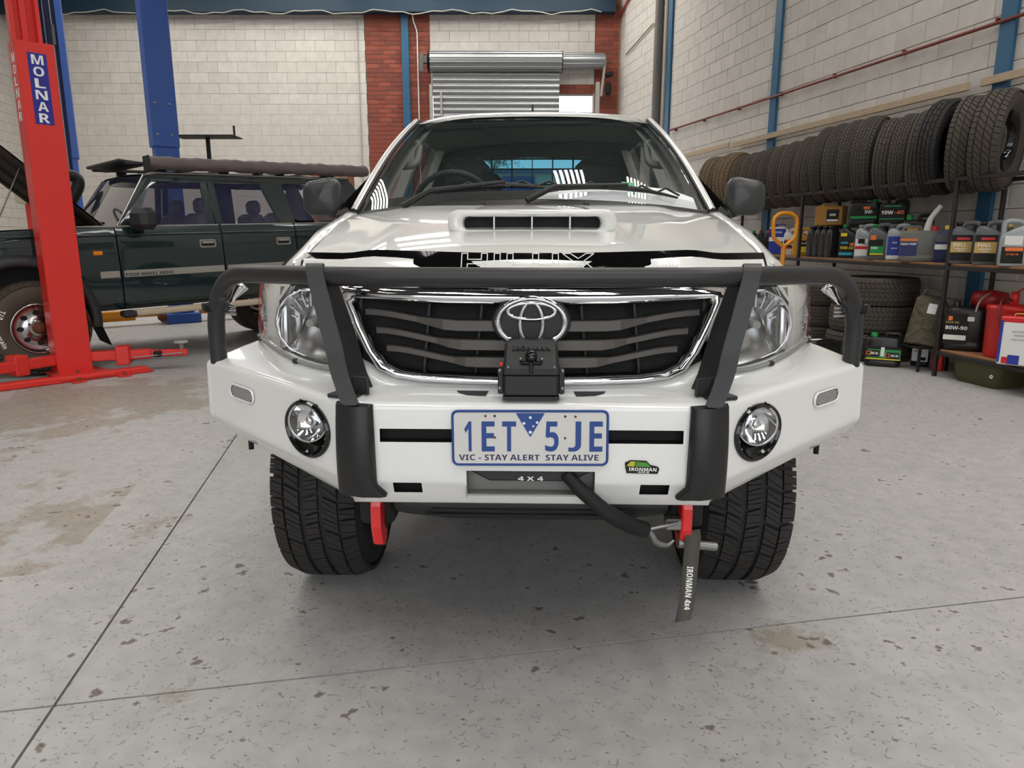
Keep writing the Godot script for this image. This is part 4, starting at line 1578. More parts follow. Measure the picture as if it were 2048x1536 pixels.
		loft(s, [first, [first[0] + V(0, 0.004, 0), first[1] + V(0, 0.005, -0.012), first[2] + V(0, 0.006, -0.018), first[3] + V(0, 0.006, -0.018), first[4] + V(0, 0.005, -0.016), first[5] + V(0, 0.004, -0.008), first[6]]], false, 3)
		obj("over_rider", s, M.plastic_black, bar)

func bar_fittings(root: Node3D) -> void:
	var s: SurfaceTool
	var rows: Array
	# number plate
	var px := T(V(-0.002, 0.7505, 0.808), E(-2, 0, 0.35))
	s = ms()
	prism(s, rr(0.368, 0.132, 0.014, 4), 0.002, px, 0.0006)
	var plate := obj("number_plate", s, M.plate_white, root)
	plate.set_meta("label", "white number plate with blue characters and blue rim")
	s = ms()
	ringp(s, rr(0.372, 0.136, 0.015, 4), rr(0.360, 0.124, 0.010, 4), 0.004, px, 0.3)
	obj("rim", s, M.plate_blue, plate)
	for q in [["1", -0.147, 0.017], ["E", -0.099, 0.031], ["T", -0.049, 0.033], ["5", 0.052, 0.032], ["J", 0.106, 0.030], ["E", 0.156, 0.031]]:
		text("character", q[0], 0.073, M.plate_blue, plate, px * T(V(q[1], 0.004, 0.002)), q[2], 0.0015, true)
	text("slogan", "VIC - STAY ALERT  STAY ALIVE", 0.0145, M.plate_navy, plate, px * T(V(-0.003, -0.0475, 0.002)), 0.332, 0.0006)
	s = ms()
	prism(s, [Vector2(-0.034, 0.0), Vector2(0.034, 0.0), Vector2(0.0, -0.058)], 0.0008, px * T(V(0.001, 0.0605, 0.002)))
	obj("triangle", s, M.plate_blue, plate)
	for q in [[0.001, 0.050, 0.0045], [-0.014, 0.036, 0.0045], [0.017, 0.038, 0.004], [0.008, 0.029, 0.003], [0.001, 0.0145, 0.005]]:
		var star := []
		for k in 14: star.append(Vector2.from_angle(TAU * k / 14 + PI / 2) * (q[2] if k % 2 == 0 else q[2] * 0.5))
		s = ms()
		prism(s, star, 0.0005, px * T(V(q[0], q[1], 0.0028)))
		obj("star", s, M.star_white, plate)
	for q in [[-0.083, 0.0015], [0.083, 0.0], [-0.083, 0.0535], [0.083, 0.0525], [-0.105, 0.0535], [0.107, 0.052]]:
		s = ms()
		prism(s, ell(0.003, 0.003, 10), 0.0008, px * T(V(q[0], q[1], 0.0022)))
		obj("bolt_hole", s, M.rust if absf(q[0]) > 0.09 or q[1] < 0.01 else M.deep_black, plate)
	# sticker
	var sx0 := T(V(0.268, 0.676, 0.8005), E(0, 0, -1))
	s = ms()
	prism(s, [Vector2(-0.038, -0.014), Vector2(0.036, -0.014), Vector2(0.040, -0.002), Vector2(0.036, 0.004), Vector2(0.018, 0.008), Vector2(0.008, 0.018), Vector2(-0.03, 0.019), Vector2(-0.043, 0.012), Vector2(-0.042, 0.002)], 0.0008, sx0)
	var st := obj("sticker", s, M.deep_black, root)
	st.set_meta("label", "small green and yellow sticker with white lettering")
	s = ms()
	prism(s, [Vector2(-0.018, 0.003), Vector2(0.020, 0.003), Vector2(0.008, 0.014), Vector2(-0.016, 0.016)], 0.0004, sx0 * T(V(0, 0, 0.0008)))
	obj("sticker_panel", s, M.sticker_green, st)
	s = ms()
	prism(s, [Vector2(-0.039, 0.004), Vector2(-0.020, 0.003), Vector2(-0.018, 0.016), Vector2(-0.030, 0.016)], 0.0004, sx0 * T(V(0, 0, 0.0008)))
	obj("sticker_panel", s, M.sticker_yellow, st)
	text("sticker_lettering", "IRONMAN", 0.0085, M.letter_white, st, sx0 * T(V(0, -0.0035, 0.001)), 0.066, 0.0005)
	text("sticker_lettering", "4X4", 0.0035, M.letter_white, st, sx0 * T(V(0.002, -0.0105, 0.001)), 0.028, 0.0005)
	# winch control box
	s = ms()
	bx(s, V(0, 0.873, 0.752), V(0.132, 0.056, 0.075), 0.006)
	var cb := obj("control_box", s, M.plastic_black, root)
	s = ms()
	rows = []
	for q in [[0.136, 0.9, 0.792, 0.712], [0.136, 0.914, 0.792, 0.712], [0.130, 0.922, 0.788, 0.714], [0.126, 0.966, 0.752, 0.712], [0.104, 0.975, 0.742, 0.712]]:
		rows.append([V(-q[0] / 2, q[1], q[3]), V(-q[0] / 2, q[1], q[2] - 0.006), V(-q[0] / 2 + 0.006, q[1], q[2]), V(q[0] / 2 - 0.006, q[1], q[2]), V(q[0] / 2, q[1], q[2] - 0.006), V(q[0] / 2, q[1], q[3])])
	s.set_smooth_group(-1)
	loft(s, rows, true, -1, true)
	obj("box_lid", s, M.plastic_black, cb)
	s = ms()
	var lx := T(V(0, 0.937, 0.778), E(50, 0, 0))
	lathe(s, [Vector2(0, 0.020), Vector2(0.011, 0.019), Vector2(0.014, 0.015), Vector2(0.014, 0.0)], 16, lx)
	bx(s, V(0, 0.927, 0.787), V(0.052, 0.012, 0.008), 0.003, E(50, 0, 0))
	bx(s, V(0, 0.918, 0.797), V(0.009, 0.028, 0.006), 0.002)
	obj("knob", s, M.gloss_black, cb)
	s = ms()
	for q in [[-0.025, 0.935], [0.025, 0.935], [-0.054, 0.917], [0.054, 0.917]]:
		lathe(s, [Vector2(0, 0.004), Vector2(0.0035, 0.003), Vector2(0.004, 0.0)], 8, T(V(q[0], q[1], 0.782 if q[1] > 0.93 else 0.790), E(60, 0, 0)))
	for sx in [-1, 1]:
		for y in [0.908, 0.866]: lathe(s, [Vector2(0, 0.005), Vector2(0.004, 0.004), Vector2(0.005, 0.0)], 8, T(V(sx * 0.074, y, 0.786), E(90, 0, 0)))
	obj("screws", s, M.steel, cb).set_meta("kind", "stuff")
	s = ms()
	for sx in [-1, 1]: bx(s, V(sx * 0.072, 0.882, 0.775), V(0.014, 0.062, 0.018), 0.003)
	bx(s, V(0, 0.842, 0.765), V(0.134, 0.008, 0.055), 0.001)
	obj("bracket", s, M.plastic_black, cb)
	text("lid_lettering", "IRONMAN", 0.012, M.plastic_black, cb, T(V(0, 0.959, 0.7625), E(-50, 0, 0)), 0.09, 0.003)
	s = ms()
	lathe(s, [Vector2(0, 0.006), Vector2(0.006, 0.006), Vector2(0.006, 0.0)], 10, T(V(-0.069, 0.921, 0.775), E(0, 0, 90)))
	obj("cable_gland", s, M.tow_red, cb)
	for sx in [-1, 1]:
		var n := V(sx * 0.595, 0, 0.804)
		var fb := Basis(V(0.804, 0, -sx * 0.595), Vector3.UP, n)
		# fog lamp: teardrop bezel on the wing, round lamp facing forward inside it
		var fx := T(V(sx * 0.562, 0.746, 0.7045) + n * 0.003, fb)
		s = ms()
		var tear := []; var rim := []
		for k in 48:
			var d := Vector2.from_angle(TAU * k / 48)
			var ry := 0.072 + 0.005 * maxf(0.0, -d.y)
			tear.append(Vector2(d.x * 0.090, d.y * ry - 0.003)); rim.append(Vector2(d.x * 0.076, d.y * (ry - 0.012) - 0.003))
		ringp(s, tear, rim, 0.010, fx, 0.35)
		var fog := obj("fog_lamp", s, M.gloss_black, root)
		var ff := T(V(sx * 0.567, 0.755, 0.686), E(0, sx * 10, 0))
		s = ms()
		var cone := [[], []]
		for k in 49:
			var d := Vector2.from_angle(TAU * k / 48)
			var q2: Vector2 = rim[k % 48]
			cone[0].append(fx * V(q2.x, q2.y, 0.004))
			cone[1].append(ff * V(d.x * 0.052, d.y * 0.052, -0.012))
		loft(s, cone)
		obj("fog_cup", s, M.gloss_black, fog)
		s = ms()
		var rx := ff * T(V(0, 0, 0), E(90, 0, 0))
		lathe(s, [Vector2(0.0, -0.02), Vector2(0.02, -0.018), Vector2(0.038, -0.006), Vector2(0.049, 0.010)], 9, rx)
		lathe(s, [Vector2(0.049, 0.010), Vector2(0.0535, 0.012), Vector2(0.0535, -0.01)], 28, rx, 5)
		lathe(s, [Vector2(0.0, 0.006), Vector2(0.013, 0.004), Vector2(0.016, -0.012)], 6, rx, 9)
		obj("fog_reflector", s, M.chrome, fog)
		s = ms()
		lathe(s, [Vector2(0.0, 0.022), Vector2(0.02, 0.0205), Vector2(0.038, 0.017), Vector2(0.051, 0.011)], 28, rx)
		obj("fog_lens", s, M.lamp_glass, fog)
		# LED marker
		var lx2 := T(V(sx * 0.796, 0.793, 0.5325) + n * 0.0035, fb * E(0, 0, sx * 4))
		s = ms()
		ringp(s, rr(0.118, 0.044, 0.0215, 5), rr(0.106, 0.032, 0.0158, 5), 0.005, lx2, 0.4)
		var led := obj("marker_light", s, M.bar_white, root)
		s = ms()
		prism(s, rr(0.108, 0.034, 0.016, 5), 0.0015, lx2)
		obj("marker_body", s, M.deep_black, led)
		s = ms()
		for i in 16:
			for j in 5:
				var q := V(-0.045 + i * 0.006, -0.012 + j * 0.006, 0.0015)
				if absf(q.x) > 0.042 and absf(q.y) > 0.008: continue
				var a := lx2 * (q + V(0, 0, 0.003))
				flat(s)
				for k in 4:
					var c0: Vector3 = q + V([-1, 1, 1, -1][k] * 0.0027, [-1, -1, 1, 1][k] * 0.0027, 0)
					var c1: Vector3 = q + V([1, 1, -1, -1][k] * 0.0027, [-1, 1, 1, -1][k] * 0.0027, 0)
					tri(s, lx2 * c0, a, lx2 * c1)
		var ld := obj("marker_lens", s, M.led_grey, led)
		ld.set_meta("kind", "stuff")
		# clamps and chrome horn-like lamps on the hoop uprights
		s = ms()
		var cy := 1.022
		for k in 2:
			var zz := 0.435
			lathe(s, [Vector2(0.0245, -0.012), Vector2(0.029, -0.012), Vector2(0.029, 0.012), Vector2(0.0245, 0.012)], 18, T(V(sx * 0.90, cy, zz), E(0, 0, sx * -3)))
		bx(s, V(sx * 0.928, cy, 0.435), V(0.012, 0.022, 0.02), 0.003)
		bx(s, V(sx * 0.868, cy, 0.440), V(0.026, 0.026, 0.02), 0.004)
		var cl := obj("aerial_clamp", s, M.powder_black, root)
		s = ms()
		lathe(s, [Vector2(0.0, 0.0), Vector2(0.006, 0.0), Vector2(0.008, 0.02), Vector2(0.019, 0.055), Vector2(0.0195, 0.062), Vector2(0, 0.066)], 16, T(V(sx * 0.858, cy + 0.012, 0.425), E(0, 0, sx * 38)))
		obj("chrome_cup", s, M.chrome, cl)
		s = ms()
		for k in 3: tube(s, [V(sx * 0.866, cy + 0.004 - k * 0.011, 0.44), V(sx * 0.836, cy + 0.002 - k * 0.011, 0.445)], 0.004, 6)
		obj("clamp_bolts", s, M.chrome, cl)
		# drain plug under the wing
		s = ms()
		lathe(s, [Vector2(0, -0.012), Vector2(0.008, -0.012), Vector2(0.008, 0.02)], 8, T(V(sx * 0.815, 0.622, 0.46)))
		obj("wing_bolt", s, M.deep_black, root)
		# red tow point
		s = ms()
		var tp := [Vector2(-0.02, 0.10), Vector2(0.025, 0.10), Vector2(0.048, 0.04), Vector2(0.05, -0.015), Vector2(0.03, -0.07), Vector2(0.0, -0.085), Vector2(-0.022, -0.07), Vector2(-0.028, 0.0)]
		var hole := ell(0.014, 0.03, 8, 0.012, -0.012)
		prism(s, tp, 0.026, T(V(sx * 0.392 + 0.013, 0.51, 0.70), E(0, -90, 0)), 0.004)
		var tw := obj("tow_point", s, M.tow_red, root)
		tw.set_meta("label", "red steel tow point")
		s = ms()
		prism(s, hole, 0.001, T(V(sx * 0.392 - sx * 0.0135, 0.51, 0.70), E(0, -90 * sx, 0)))
		prism(s, hole, 0.001, T(V(sx * 0.392 + sx * 0.0135, 0.51, 0.70), E(0, 90 * sx, 0)))
		obj("tow_eye", s, M.deep_black, tw)
	# winch line, hook, shackle and the red-to-grey pull strap
	s = ms()
	tube(s, [V(0.085, 0.655, 0.79), V(0.125, 0.615, 0.80), V(0.18, 0.565, 0.80), V(0.245, 0.522, 0.785), V(0.287, 0.503, 0.765)], [0.016, 0.018, 0.020, 0.021, 0.02], 10)
	var wr := obj("winch_rope", s, M.deep_black, root)
	s = ms()
	tube(s, fil([V(0.285, 0.505, 0.765), V(0.30, 0.497, 0.765), V(0.315, 0.468, 0.762), V(0.345, 0.458, 0.758), V(0.36, 0.472, 0.755)], 0.012), [0.008, 0.008, 0.008, 0.008, 0.008, 0.008, 0.009, 0.009, 0.009, 0.009, 0.009, 0.009, 0.009, 0.008, 0.008, 0.007, 0.007, 0.006, 0.005, 0.004], 8)
	tube(s, [V(0.292, 0.503, 0.765), V(0.325, 0.510, 0.762), V(0.37, 0.516, 0.75)], 0.005, 8)
	obj("winch_hook", s, M.steel, wr)
	s = ms()
	tube(s, [V(0.375, 0.455, 0.735), V(0.475, 0.443, 0.725)], 0.012, 10)
	bx(s, V(0.365, 0.507, 0.73), V(0.05, 0.03, 0.03), 0.004)
	obj("shackle", s, M.steel, wr)
	s = ms()
	rows = []
	for q in [[0.408, 0.492, 0.742], [0.410, 0.475, 0.749], [0.408, 0.44, 0.75], [0.405, 0.39, 0.755], [0.402, 0.34, 0.762], [0.396, 0.295, 0.77], [0.388, 0.262, 0.778]]:
		rows.append([V(q[0] - 0.0195, q[1] - 0.004, q[2]), V(q[0] + 0.0195, q[1] + 0.004, q[2]), V(q[0] + 0.0195, q[1] + 0.004, q[2] - 0.003), V(q[0] - 0.0195, q[1] - 0.004, q[2] - 0.003)])
	loft(s, rows, true, 1, true)
	var sp := obj("pull_strap", s, M.strap_grey, root)
	sp.set_meta("label", "grey brown webbing strap with white lettering hanging from the hook")
	text("strap_lettering", "IRONMAN 4x4", 0.016, M.letter_white, sp, T(V(0.4025, 0.345, 0.7625), E(-9, 0, 0) * E(0, 0, -93)), 0.112, 0.0006)

func tread_mesh(R: float, Wd: float, style: int) -> ArrayMesh:
	# blocks standing on the carcass; each rib: [centre, width, count, skew, height]
	var s := ms()
	flat(s)
	var ribs := []
	match style:
		0: ribs = [[-0.415, 0.165, 66, 0.06, 0.010], [-0.225, 0.165, 62, 0.55, 0.010], [0.0, 0.16, 76, -0.40, 0.010], [0.225, 0.165, 62, 0.55, 0.010], [0.415, 0.165, 66, 0.06, 0.010]]
		1: ribs = [[-0.42, 0.14, 64, 0.15, 0.007], [-0.24, 0.15, 60, 0.7, 0.007], [-0.08, 0.12, 60, -0.7, 0.007], [0.08, 0.12, 60, 0.7, 0.007], [0.24, 0.15, 60, -0.7, 0.007], [0.42, 0.14, 64, 0.15, 0.007]]
		2: ribs = [[-0.41, 0.17, 72, 0.1, 0.006], [-0.2, 0.15, 40, 0.2, 0.006], [0.0, 0.16, 34, 0.2, 0.006], [0.2, 0.15, 40, 0.2, 0.006], [0.41, 0.17, 72, 0.1, 0.006]]
		3: ribs = [[-0.40, 0.19, 54, 0.25, 0.009], [-0.14, 0.24, 50, 1.1, 0.009], [0.14, 0.24, 50, 1.1, 0.009], [0.40, 0.19, 54, 0.25, 0.009]]
	for rib in ribs:
		var n: int = rib[2]
		for i in n:
			var da: float = TAU / n
			var gap := 0.16 if style != 2 else 0.08
			var p := []
			for lvl in 2:
				var rr_: float = R - rib[4] - 0.004 if lvl == 0 else R
				for c in 4:
					var lat: float = (rib[0] + rib[1] * (-0.5 if c in [0, 3] else 0.5)) * Wd
					var jit := 0.10 * sin(i * 2.4 + rib[0] * 20.0)
					var ang: float = da * (i + 0.5 + (0.5 - gap / 2) * (-1 if c < 2 else 1) + rib[3] * (-0.5 if c in [0, 3] else 0.5) + (jit if style == 0 else 0.0))
					# round the shoulder off
					var edge := absf(lat) / (Wd * 0.5)
					var r2 := rr_ - 0.02 * pow(edge, 6.0) * R / 0.38
					p.append(V(lat, cos(ang) * r2, sin(ang) * r2))
			var parts := [p]
			if style == 0:
				# a thin zigzag sipe splits each block
				var m0 := []; var m1 := []
				for e in 4:
					var q: Vector3 = p[[0, 1, 4, 5][e]]; var r: Vector3 = p[[3, 2, 7, 6][e]]
					var f := 0.5 + (0.16 if e % 2 else -0.16)
					m0.append(q.lerp(r, f - 0.045)); m1.append(q.lerp(r, f + 0.045))
				parts = [[p[0], p[1], m0[1], m0[0], p[4], p[5], m0[3], m0[2]], [m1[0], m1[1], p[2], p[3], m1[2], m1[3], p[6], p[7]]]
			for h in parts:
				quad(s, h[4], h[5], h[6], h[7])
				for c in 4:
					var k := (c + 1) % 4
					quad(s, h[c], h[k], h[4 + k], h[4 + c])
	return fin(s)

func carcass_mesh(R: float, Wd: float, rim: float) -> ArrayMesh:
	var s := ms()
	var h := Wd / 2
	var side := R - rim
	var pr := [Vector2(rim, -h * 0.72), Vector2(rim + 0.012, -h * 0.80), Vector2(rim + side * 0.45, -h * 1.02), Vector2(rim + side * 0.75, -h * 0.97), Vector2(R - 0.034, -h * 0.86), Vector2(R - 0.014, -h * 0.7), Vector2(R - 0.012, 0), Vector2(R - 0.014, h * 0.7), Vector2(R - 0.034, h * 0.86), Vector2(rim + side * 0.75, h * 0.97), Vector2(rim + side * 0.45, h * 1.02), Vector2(rim + 0.012, h * 0.80), Vector2(rim, h * 0.72), Vector2(rim, h * 0.72), Vector2(rim + 0.02, h * 0.6), Vector2(R - 0.04, h * 0.62), Vector2(R - 0.035, -h * 0.62), Vector2(rim + 0.02, -h * 0.6), Vector2(rim, -h * 0.72)]
	lathe(s, pr, 48, T(Vector3.ZERO, Basis(V(0, 1, 0), V(1, 0, 0), V(0, 0, -1))))
	return fin(s)

func wheel(root: Node3D, at: Vector3, sx: int, front: bool) -> void:
	var x := T(at, Basis() if sx > 0 else Basis(Vector3.UP, PI))
	if not M.has("t_carcass"):
		M["t_carcass"] = carcass_mesh(0.388, 0.268, 0.216)
		M["t_tread"] = tread_mesh(0.388, 0.268, 0)
		var s := ms()
		var pr := [Vector2(0.0, 0.05), Vector2(0.05, 0.055), Vector2(0.08, 0.03), Vector2(0.19, 0.05), Vector2(0.205, 0.09), Vector2(0.224, 0.098), Vector2(0.224, 0.098), Vector2(0.216, 0.085), Vector2(0.20, 0.0), Vector2(0.21, -0.09), Vector2(0.224, -0.1)]
		lathe(s, pr, 32, T(Vector3.ZERO, Basis(V(0, 1, 0), V(1, 0, 0), V(0, 0, -1))))
		M["t_rim"] = fin(s)
	var w := put("wheel_tyre", M.t_carcass, M.rubber, root, x)
	var td := put("tread_blocks", M.t_tread, M.rubber, w)
	td.set_meta("kind", "stuff")
	put("wheel_rim", M.t_rim, M.dull_chrome, w)

func under(root: Node3D) -> void:
	var s := ms()
	bx(s, V(0, 0.60, -1.9), V(1.36, 0.10, 4.6), 0.02)
	for sx in [-1, 1]: bx(s, V(sx * 0.40, 0.55, -1.75), V(0.09, 0.14, 4.9), 0.01)
	obj("chassis", s, M.deep_black, root)
	s = ms()
	var rows := []
	for x in [-0.345, -0.32, -0.2, 0.0, 0.2, 0.32, 0.345]:
		var lift := 0.02 * pow(absf(x) / 0.345, 4.0)
		rows.append([V(x, 0.57, 0.74), V(x, 0.545 + lift, 0.745), V(x, 0.515 + lift, 0.73), V(x, 0.49 + lift, 0.68), V(x, 0.46 + lift, 0.3)])
	loft(s, rows)
	obj("bash_plate", s, M.plastic_black, root)
	s = ms()
	for y in [[0.543, 0.747], [0.527, 0.738]]: bx(s, V(0, y[0], y[1]), V(0.50 + (0.543 - y[0]) * 2.0, 0.007, 0.006), 0.002)
	obj("bash_slots", s, M.deep_black, root)
	s = ms()
	tube(s, [V(-0.70, 0.39, -3.085), V(0.70, 0.39, -3.085)], 0.05, 10)
	lathe(s, [Vector2(0, -0.16), Vector2(0.1, -0.13), Vector2(0.15, 0), Vector2(0.1, 0.13), Vector2(0, 0.16)], 14, T(V(0.0, 0.39, -3.085), E(90, 0, 0)))
	obj("rear_axle", s, M.deep_black, root)
	s = ms()
	bx(s, V(0, 0.50, -0.05), V(0.5, 0.16, 0.5), 0.05)
	bx(s, V(-0.1, 0.47, -0.5), V(0.32, 0.2, 0.5), 0.05)
	tube(s, [V(0, 0.45, -0.6), V(0, 0.43, -1.5), V(0, 0.40, -2.9)], [0.13, 0.09, 0.05], 10)
	obj("engine_sump", s, M.deep_black, root)
	s = ms()
	bx(s, V(-0.55, 0.45, -1.9), V(0.36, 0.24, 1.2), 0.04)
	obj("fuel_tank", s, M.deep_black, root)
	s = ms()
	bx(s, V(0, 0.46, -0.10), V(1.0, 0.08, 0.12), 0.02)
	obj("cross_member", s, M.deep_black, root)
	for sx in [-1, 1]:
		s = ms()
		tube(s, [V(sx * 0.25, 0.46, 0.02), V(sx * 0.62, 0.37, 0.02)], 0.035, 8)
		tube(s, [V(sx * 0.25, 0.52, -0.12), V(sx * 0.62, 0.32, 0.0)], 0.03, 8)
		tube(s, [V(sx * 0.50, 0.40, 0.05), V(sx * 0.48, 0.92, 0.0)], 0.045, 10)
		obj("suspension_arm", s, M.deep_black, root)
		# inner wheel arch
		s = ms()
		for zc in [0.0, -3.085]:
			var r := []
			for k in 13:
				var a := deg_to_rad(42) + deg_to_rad(135) * k / 12.0
				var p := V(0, 0.40 + 0.46 * sin(a), zc + 0.46 * cos(a))
				r.append([p + V(sx * 0.45, 0, 0), p + V(sx * 0.88, 0, 0)])
			loft(s, r)
			bx(s, V(sx * 0.45, 0.76, zc), V(0.01, 0.20, 0.6))
		obj("arch_liner", s, M.deep_black, root).set_meta("kind", "stuff")

# ---------- dark green wagon with its bonnet up: +z forward, +x its near side ----------
func gp(z: float, y: float, out := 0.0) -> Vector3:
	return V(lerpf(0.80, 0.665, clampf((y - 1.28) / 0.46, 0.0, 1.0)) + out, y, z)

func pane(s: SurfaceTool, sx: int, pts: Array, out := 0.0) -> void:
	flat(s)
	var c := []
	for p in pts: c.append(gp(p[0], p[1], out) * V(sx, 1, 1))
	for k in range(1, c.size() - 1): tri(s, c[0], c[k], c[k + 1])

func plate3(s: SurfaceTool, sx: int, pts: Array, thick := 0.03) -> void:
	# a panel with thickness that follows the side of the greenhouse
	flat(s)
	var a := []; var b := []
	for p in pts:
		a.append(gp(p[0], p[1]) * V(sx, 1, 1)); b.append(gp(p[0], p[1], -thick) * V(sx, 1, 1))
	for k in range(1, a.size() - 1):
		tri(s, a[0], a[k], a[k + 1]); tri(s, b[0], b[k + 1], b[k])
	for k in a.size():
		var n := (k + 1) % a.size()
		quad(s, a[k], b[k], b[n], a[n])

func wagon_row(sx: int, z: float, low_only := 0.0) -> Array:
	var low := 0.52
	for zc in [0.0, -2.85]:
		var dz := absf(z - zc)
		if dz < 0.52: low = maxf(low, 0.46 + sqrt(0.52 * 0.52 - dz * dz))
	var top := 1.275
	var o := []
	for k in 12:
		var y := lerpf(top, low, k / 11.0)
		var x := table([[1.3, 0.80], [1.24, 0.832], [1.15, 0.846], [0.95, 0.852], [0.7, 0.848], [0.5, 0.815]], y)
		if z > -0.75: x -= 0.03 * smoothstep(-0.75, 0.6, z)
		o.append(V(sx * x, y - (0.06 * smoothstep(-0.5, 0.8, z) if k < 3 else 0.0), z))
	o.append(o[-1] - V(sx * 0.04, 0, 0))
	return o

func wagon() -> void:
	mat("wagon_green", Color(0.075, 0.155, 0.165), 0.25, 0.15, 1.0)
	mat("wagon_silver", Color(0.60, 0.59, 0.56), 0.45, 0.3)
	mat("flare_black", Color(0.15, 0.155, 0.165), 0.55)
	mat("canvas", Color(0.40, 0.36, 0.36), 0.8)
	mat("orange_lens", Color(0.92, 0.52, 0.08), 0.25)
	mat("bonnet_lining", Color(0.20, 0.165, 0.14), 0.9)
	mat("step_alloy", Color(0.74, 0.69, 0.60), 0.45, 0.2)
	glassy("wagon_glass", Color(0.42, 0.44, 0.55), 0.16)
	glassy("wagon_tint", Color(0.26, 0.26, 0.38), 0.42)
	var root := thing("station_wagon", "dark green four wheel drive wagon with roof awning and raised bonnet", "car", Vector3(-4.8155, 0, -6.7984), Basis(Vector3.UP, deg_to_rad(-46)) * Basis(Vector3.RIGHT, deg_to_rad(1.5)))
	var s: SurfaceTool
	var rows: Array
	for sx in [-1, 1]:
		for part in [["fender", 0.78, -0.80], ["front_door", -0.812, -1.785], ["rear_door", -1.797, -2.60], ["quarter_panel", -2.612, -3.80]]:
			s = ms()
			rows = []
			var n := 30 if part[0] in ["fender", "quarter_panel"] else 8
			for k in n + 1: rows.append(wagon_row(sx, lerpf(part[1], part[2], float(k) / n)))
			loft(s, rows)
			# edge returns so that the gaps between doors read as grooves
			for e in [rows[0], rows[-1]]:
				var inn := []
				for p in e: inn.append(p - V(sx * 0.03, 0, 0))
				loft(s, [e, inn], false, 3)
			var pn := obj(part[0], s, M.wagon_green, root)
			if part[0].ends_with("door"):
				s = ms()
				var hz: float = part[2] + 0.145
				ringp(s, rr(0.165, 0.082, 0.02, 3), rr(0.135, 0.05, 0.014, 3), 0.012, T(V(sx * 0.846, 1.10, hz), E(0, 90 * sx, 0)), 0.3)
				obj("handle_surround", s, M.wagon_silver, pn)
				s = ms()
				prism(s, rr(0.135, 0.05, 0.014, 3), 0.004, T(V(sx * 0.845, 1.10, hz), E(0, 90 * sx, 0)))
				obj("handle_cup", s, M.deep_black, pn)
				s = ms()
				bx(s, V(sx * 0.856, 1.112, hz), V(0.012, 0.024, 0.12), 0.004)
				obj("door_handle", s, M.wagon_silver, pn)
			# silver side strip
			if part[0] != "quarter_panel":
				s = ms()
				var z0: float = part[1] - 0.01 if part[0] != "fender" else -0.62
				bx(s, V(sx * 0.856, 0.845, (z0 + part[2]) / 2), V(0.016, 0.065, absf(part[2] - z0) - 0.012), 0.006)
				var st := obj("side_strip", s, M.wagon_silver, pn)
				if part[0] == "front_door" and sx == 1:
					text("strip_lettering", "FOUR WHEEL DRIVE", 0.028, M.deep_black, pn, T(V(0.8645, 0.838, -1.055), E(0, 90, 0)), 0.43, 0.001)
			# bright belt moulding
			s = ms()
			tube(s, [V(sx * 0.812, 1.282, part[1] - 0.01 if part[0] != "fender" else -0.5), V(sx * 0.812, 1.282, part[2] + 0.01)], 0.008, 6)
			obj("belt_moulding", s, M.wagon_silver, pn)
			# body crease
			s = ms()
			tube(s, [V(sx * 0.846, 1.205, part[1] if part[0] != "fender" else 0.3), V(sx * 0.846, 1.205, part[2])], 0.010, 6)
			obj("body_crease", s, M.wagon_green, pn)
		# glass
		var wins := [[[-0.98, 1.29], [-1.215, 1.70], [-1.69, 1.715], [-1.69, 1.29]], [[-1.83, 1.29], [-1.83, 1.715], [-2.31, 1.715], [-2.46, 1.29]], [[-2.64, 1.33], [-2.57, 1.69], [-2.66, 1.72], [-3.22, 1.72], [-3.30, 1.66], [-3.33, 1.36], [-3.28, 1.32], [-2.70, 1.31]]]
		for k in 3:
			s = ms()
			pane(s, sx, wins[k], -0.012)
			obj("side_window", s, M.wagon_tint, root)
		# greenhouse frame
		s = ms()
		plate3(s, sx, [[-0.84, 1.28], [-1.15, 1.745], [-1.22, 1.755], [-1.225, 1.70], [-0.985, 1.28]])
		obj("front_pillar", s, M.wagon_green, root)
		s = ms()
		plate3(s, sx, [[-1.69, 1.28], [-1.69, 1.72], [-1.757, 1.72], [-1.752, 1.28]])
		obj("door_pillar", s, M.wagon_green, root)
		s = ms()
		plate3(s, sx, [[-1.766, 1.28], [-1.766, 1.72], [-1.83, 1.72], [-1.83, 1.28]])
		obj("door_pillar", s, M.wagon_green, root)
		s = ms()
		plate3(s, sx, [[-2.46, 1.28], [-2.31, 1.72], [-2.57, 1.72], [-2.64, 1.28]])
		obj("door_pillar", s, M.wagon_green, root)
		s = ms()
		plate3(s, sx, [[-3.30, 1.28], [-3.30, 1.72], [-3.45, 1.74], [-3.75, 1.28]])
		obj("rear_pillar", s, M.wagon_green, root)
		s = ms()
		plate3(s, sx, [[-1.15, 1.745], [-1.25, 1.775], [-3.42, 1.775], [-3.45, 1.705], [-1.225, 1.705]])
		obj("roof_rail", s, M.wagon_green, root)
		s = ms()
		tube(s, [gp(-1.16, 1.76, 0.012) * V(sx, 1, 1), gp(-1.3, 1.785, 0.014) * V(sx, 1, 1), gp(-3.4, 1.785, 0.014) * V(sx, 1, 1)], 0.012, 6)
		tube(s, [gp(-0.84, 1.285, 0.01) * V(sx, 1, 1), gp(-1.16, 1.76, 0.012) * V(sx, 1, 1)], 0.010, 6)
		obj("gutter", s, M.wagon_silver if sx < 0 else M.dull_chrome, root)
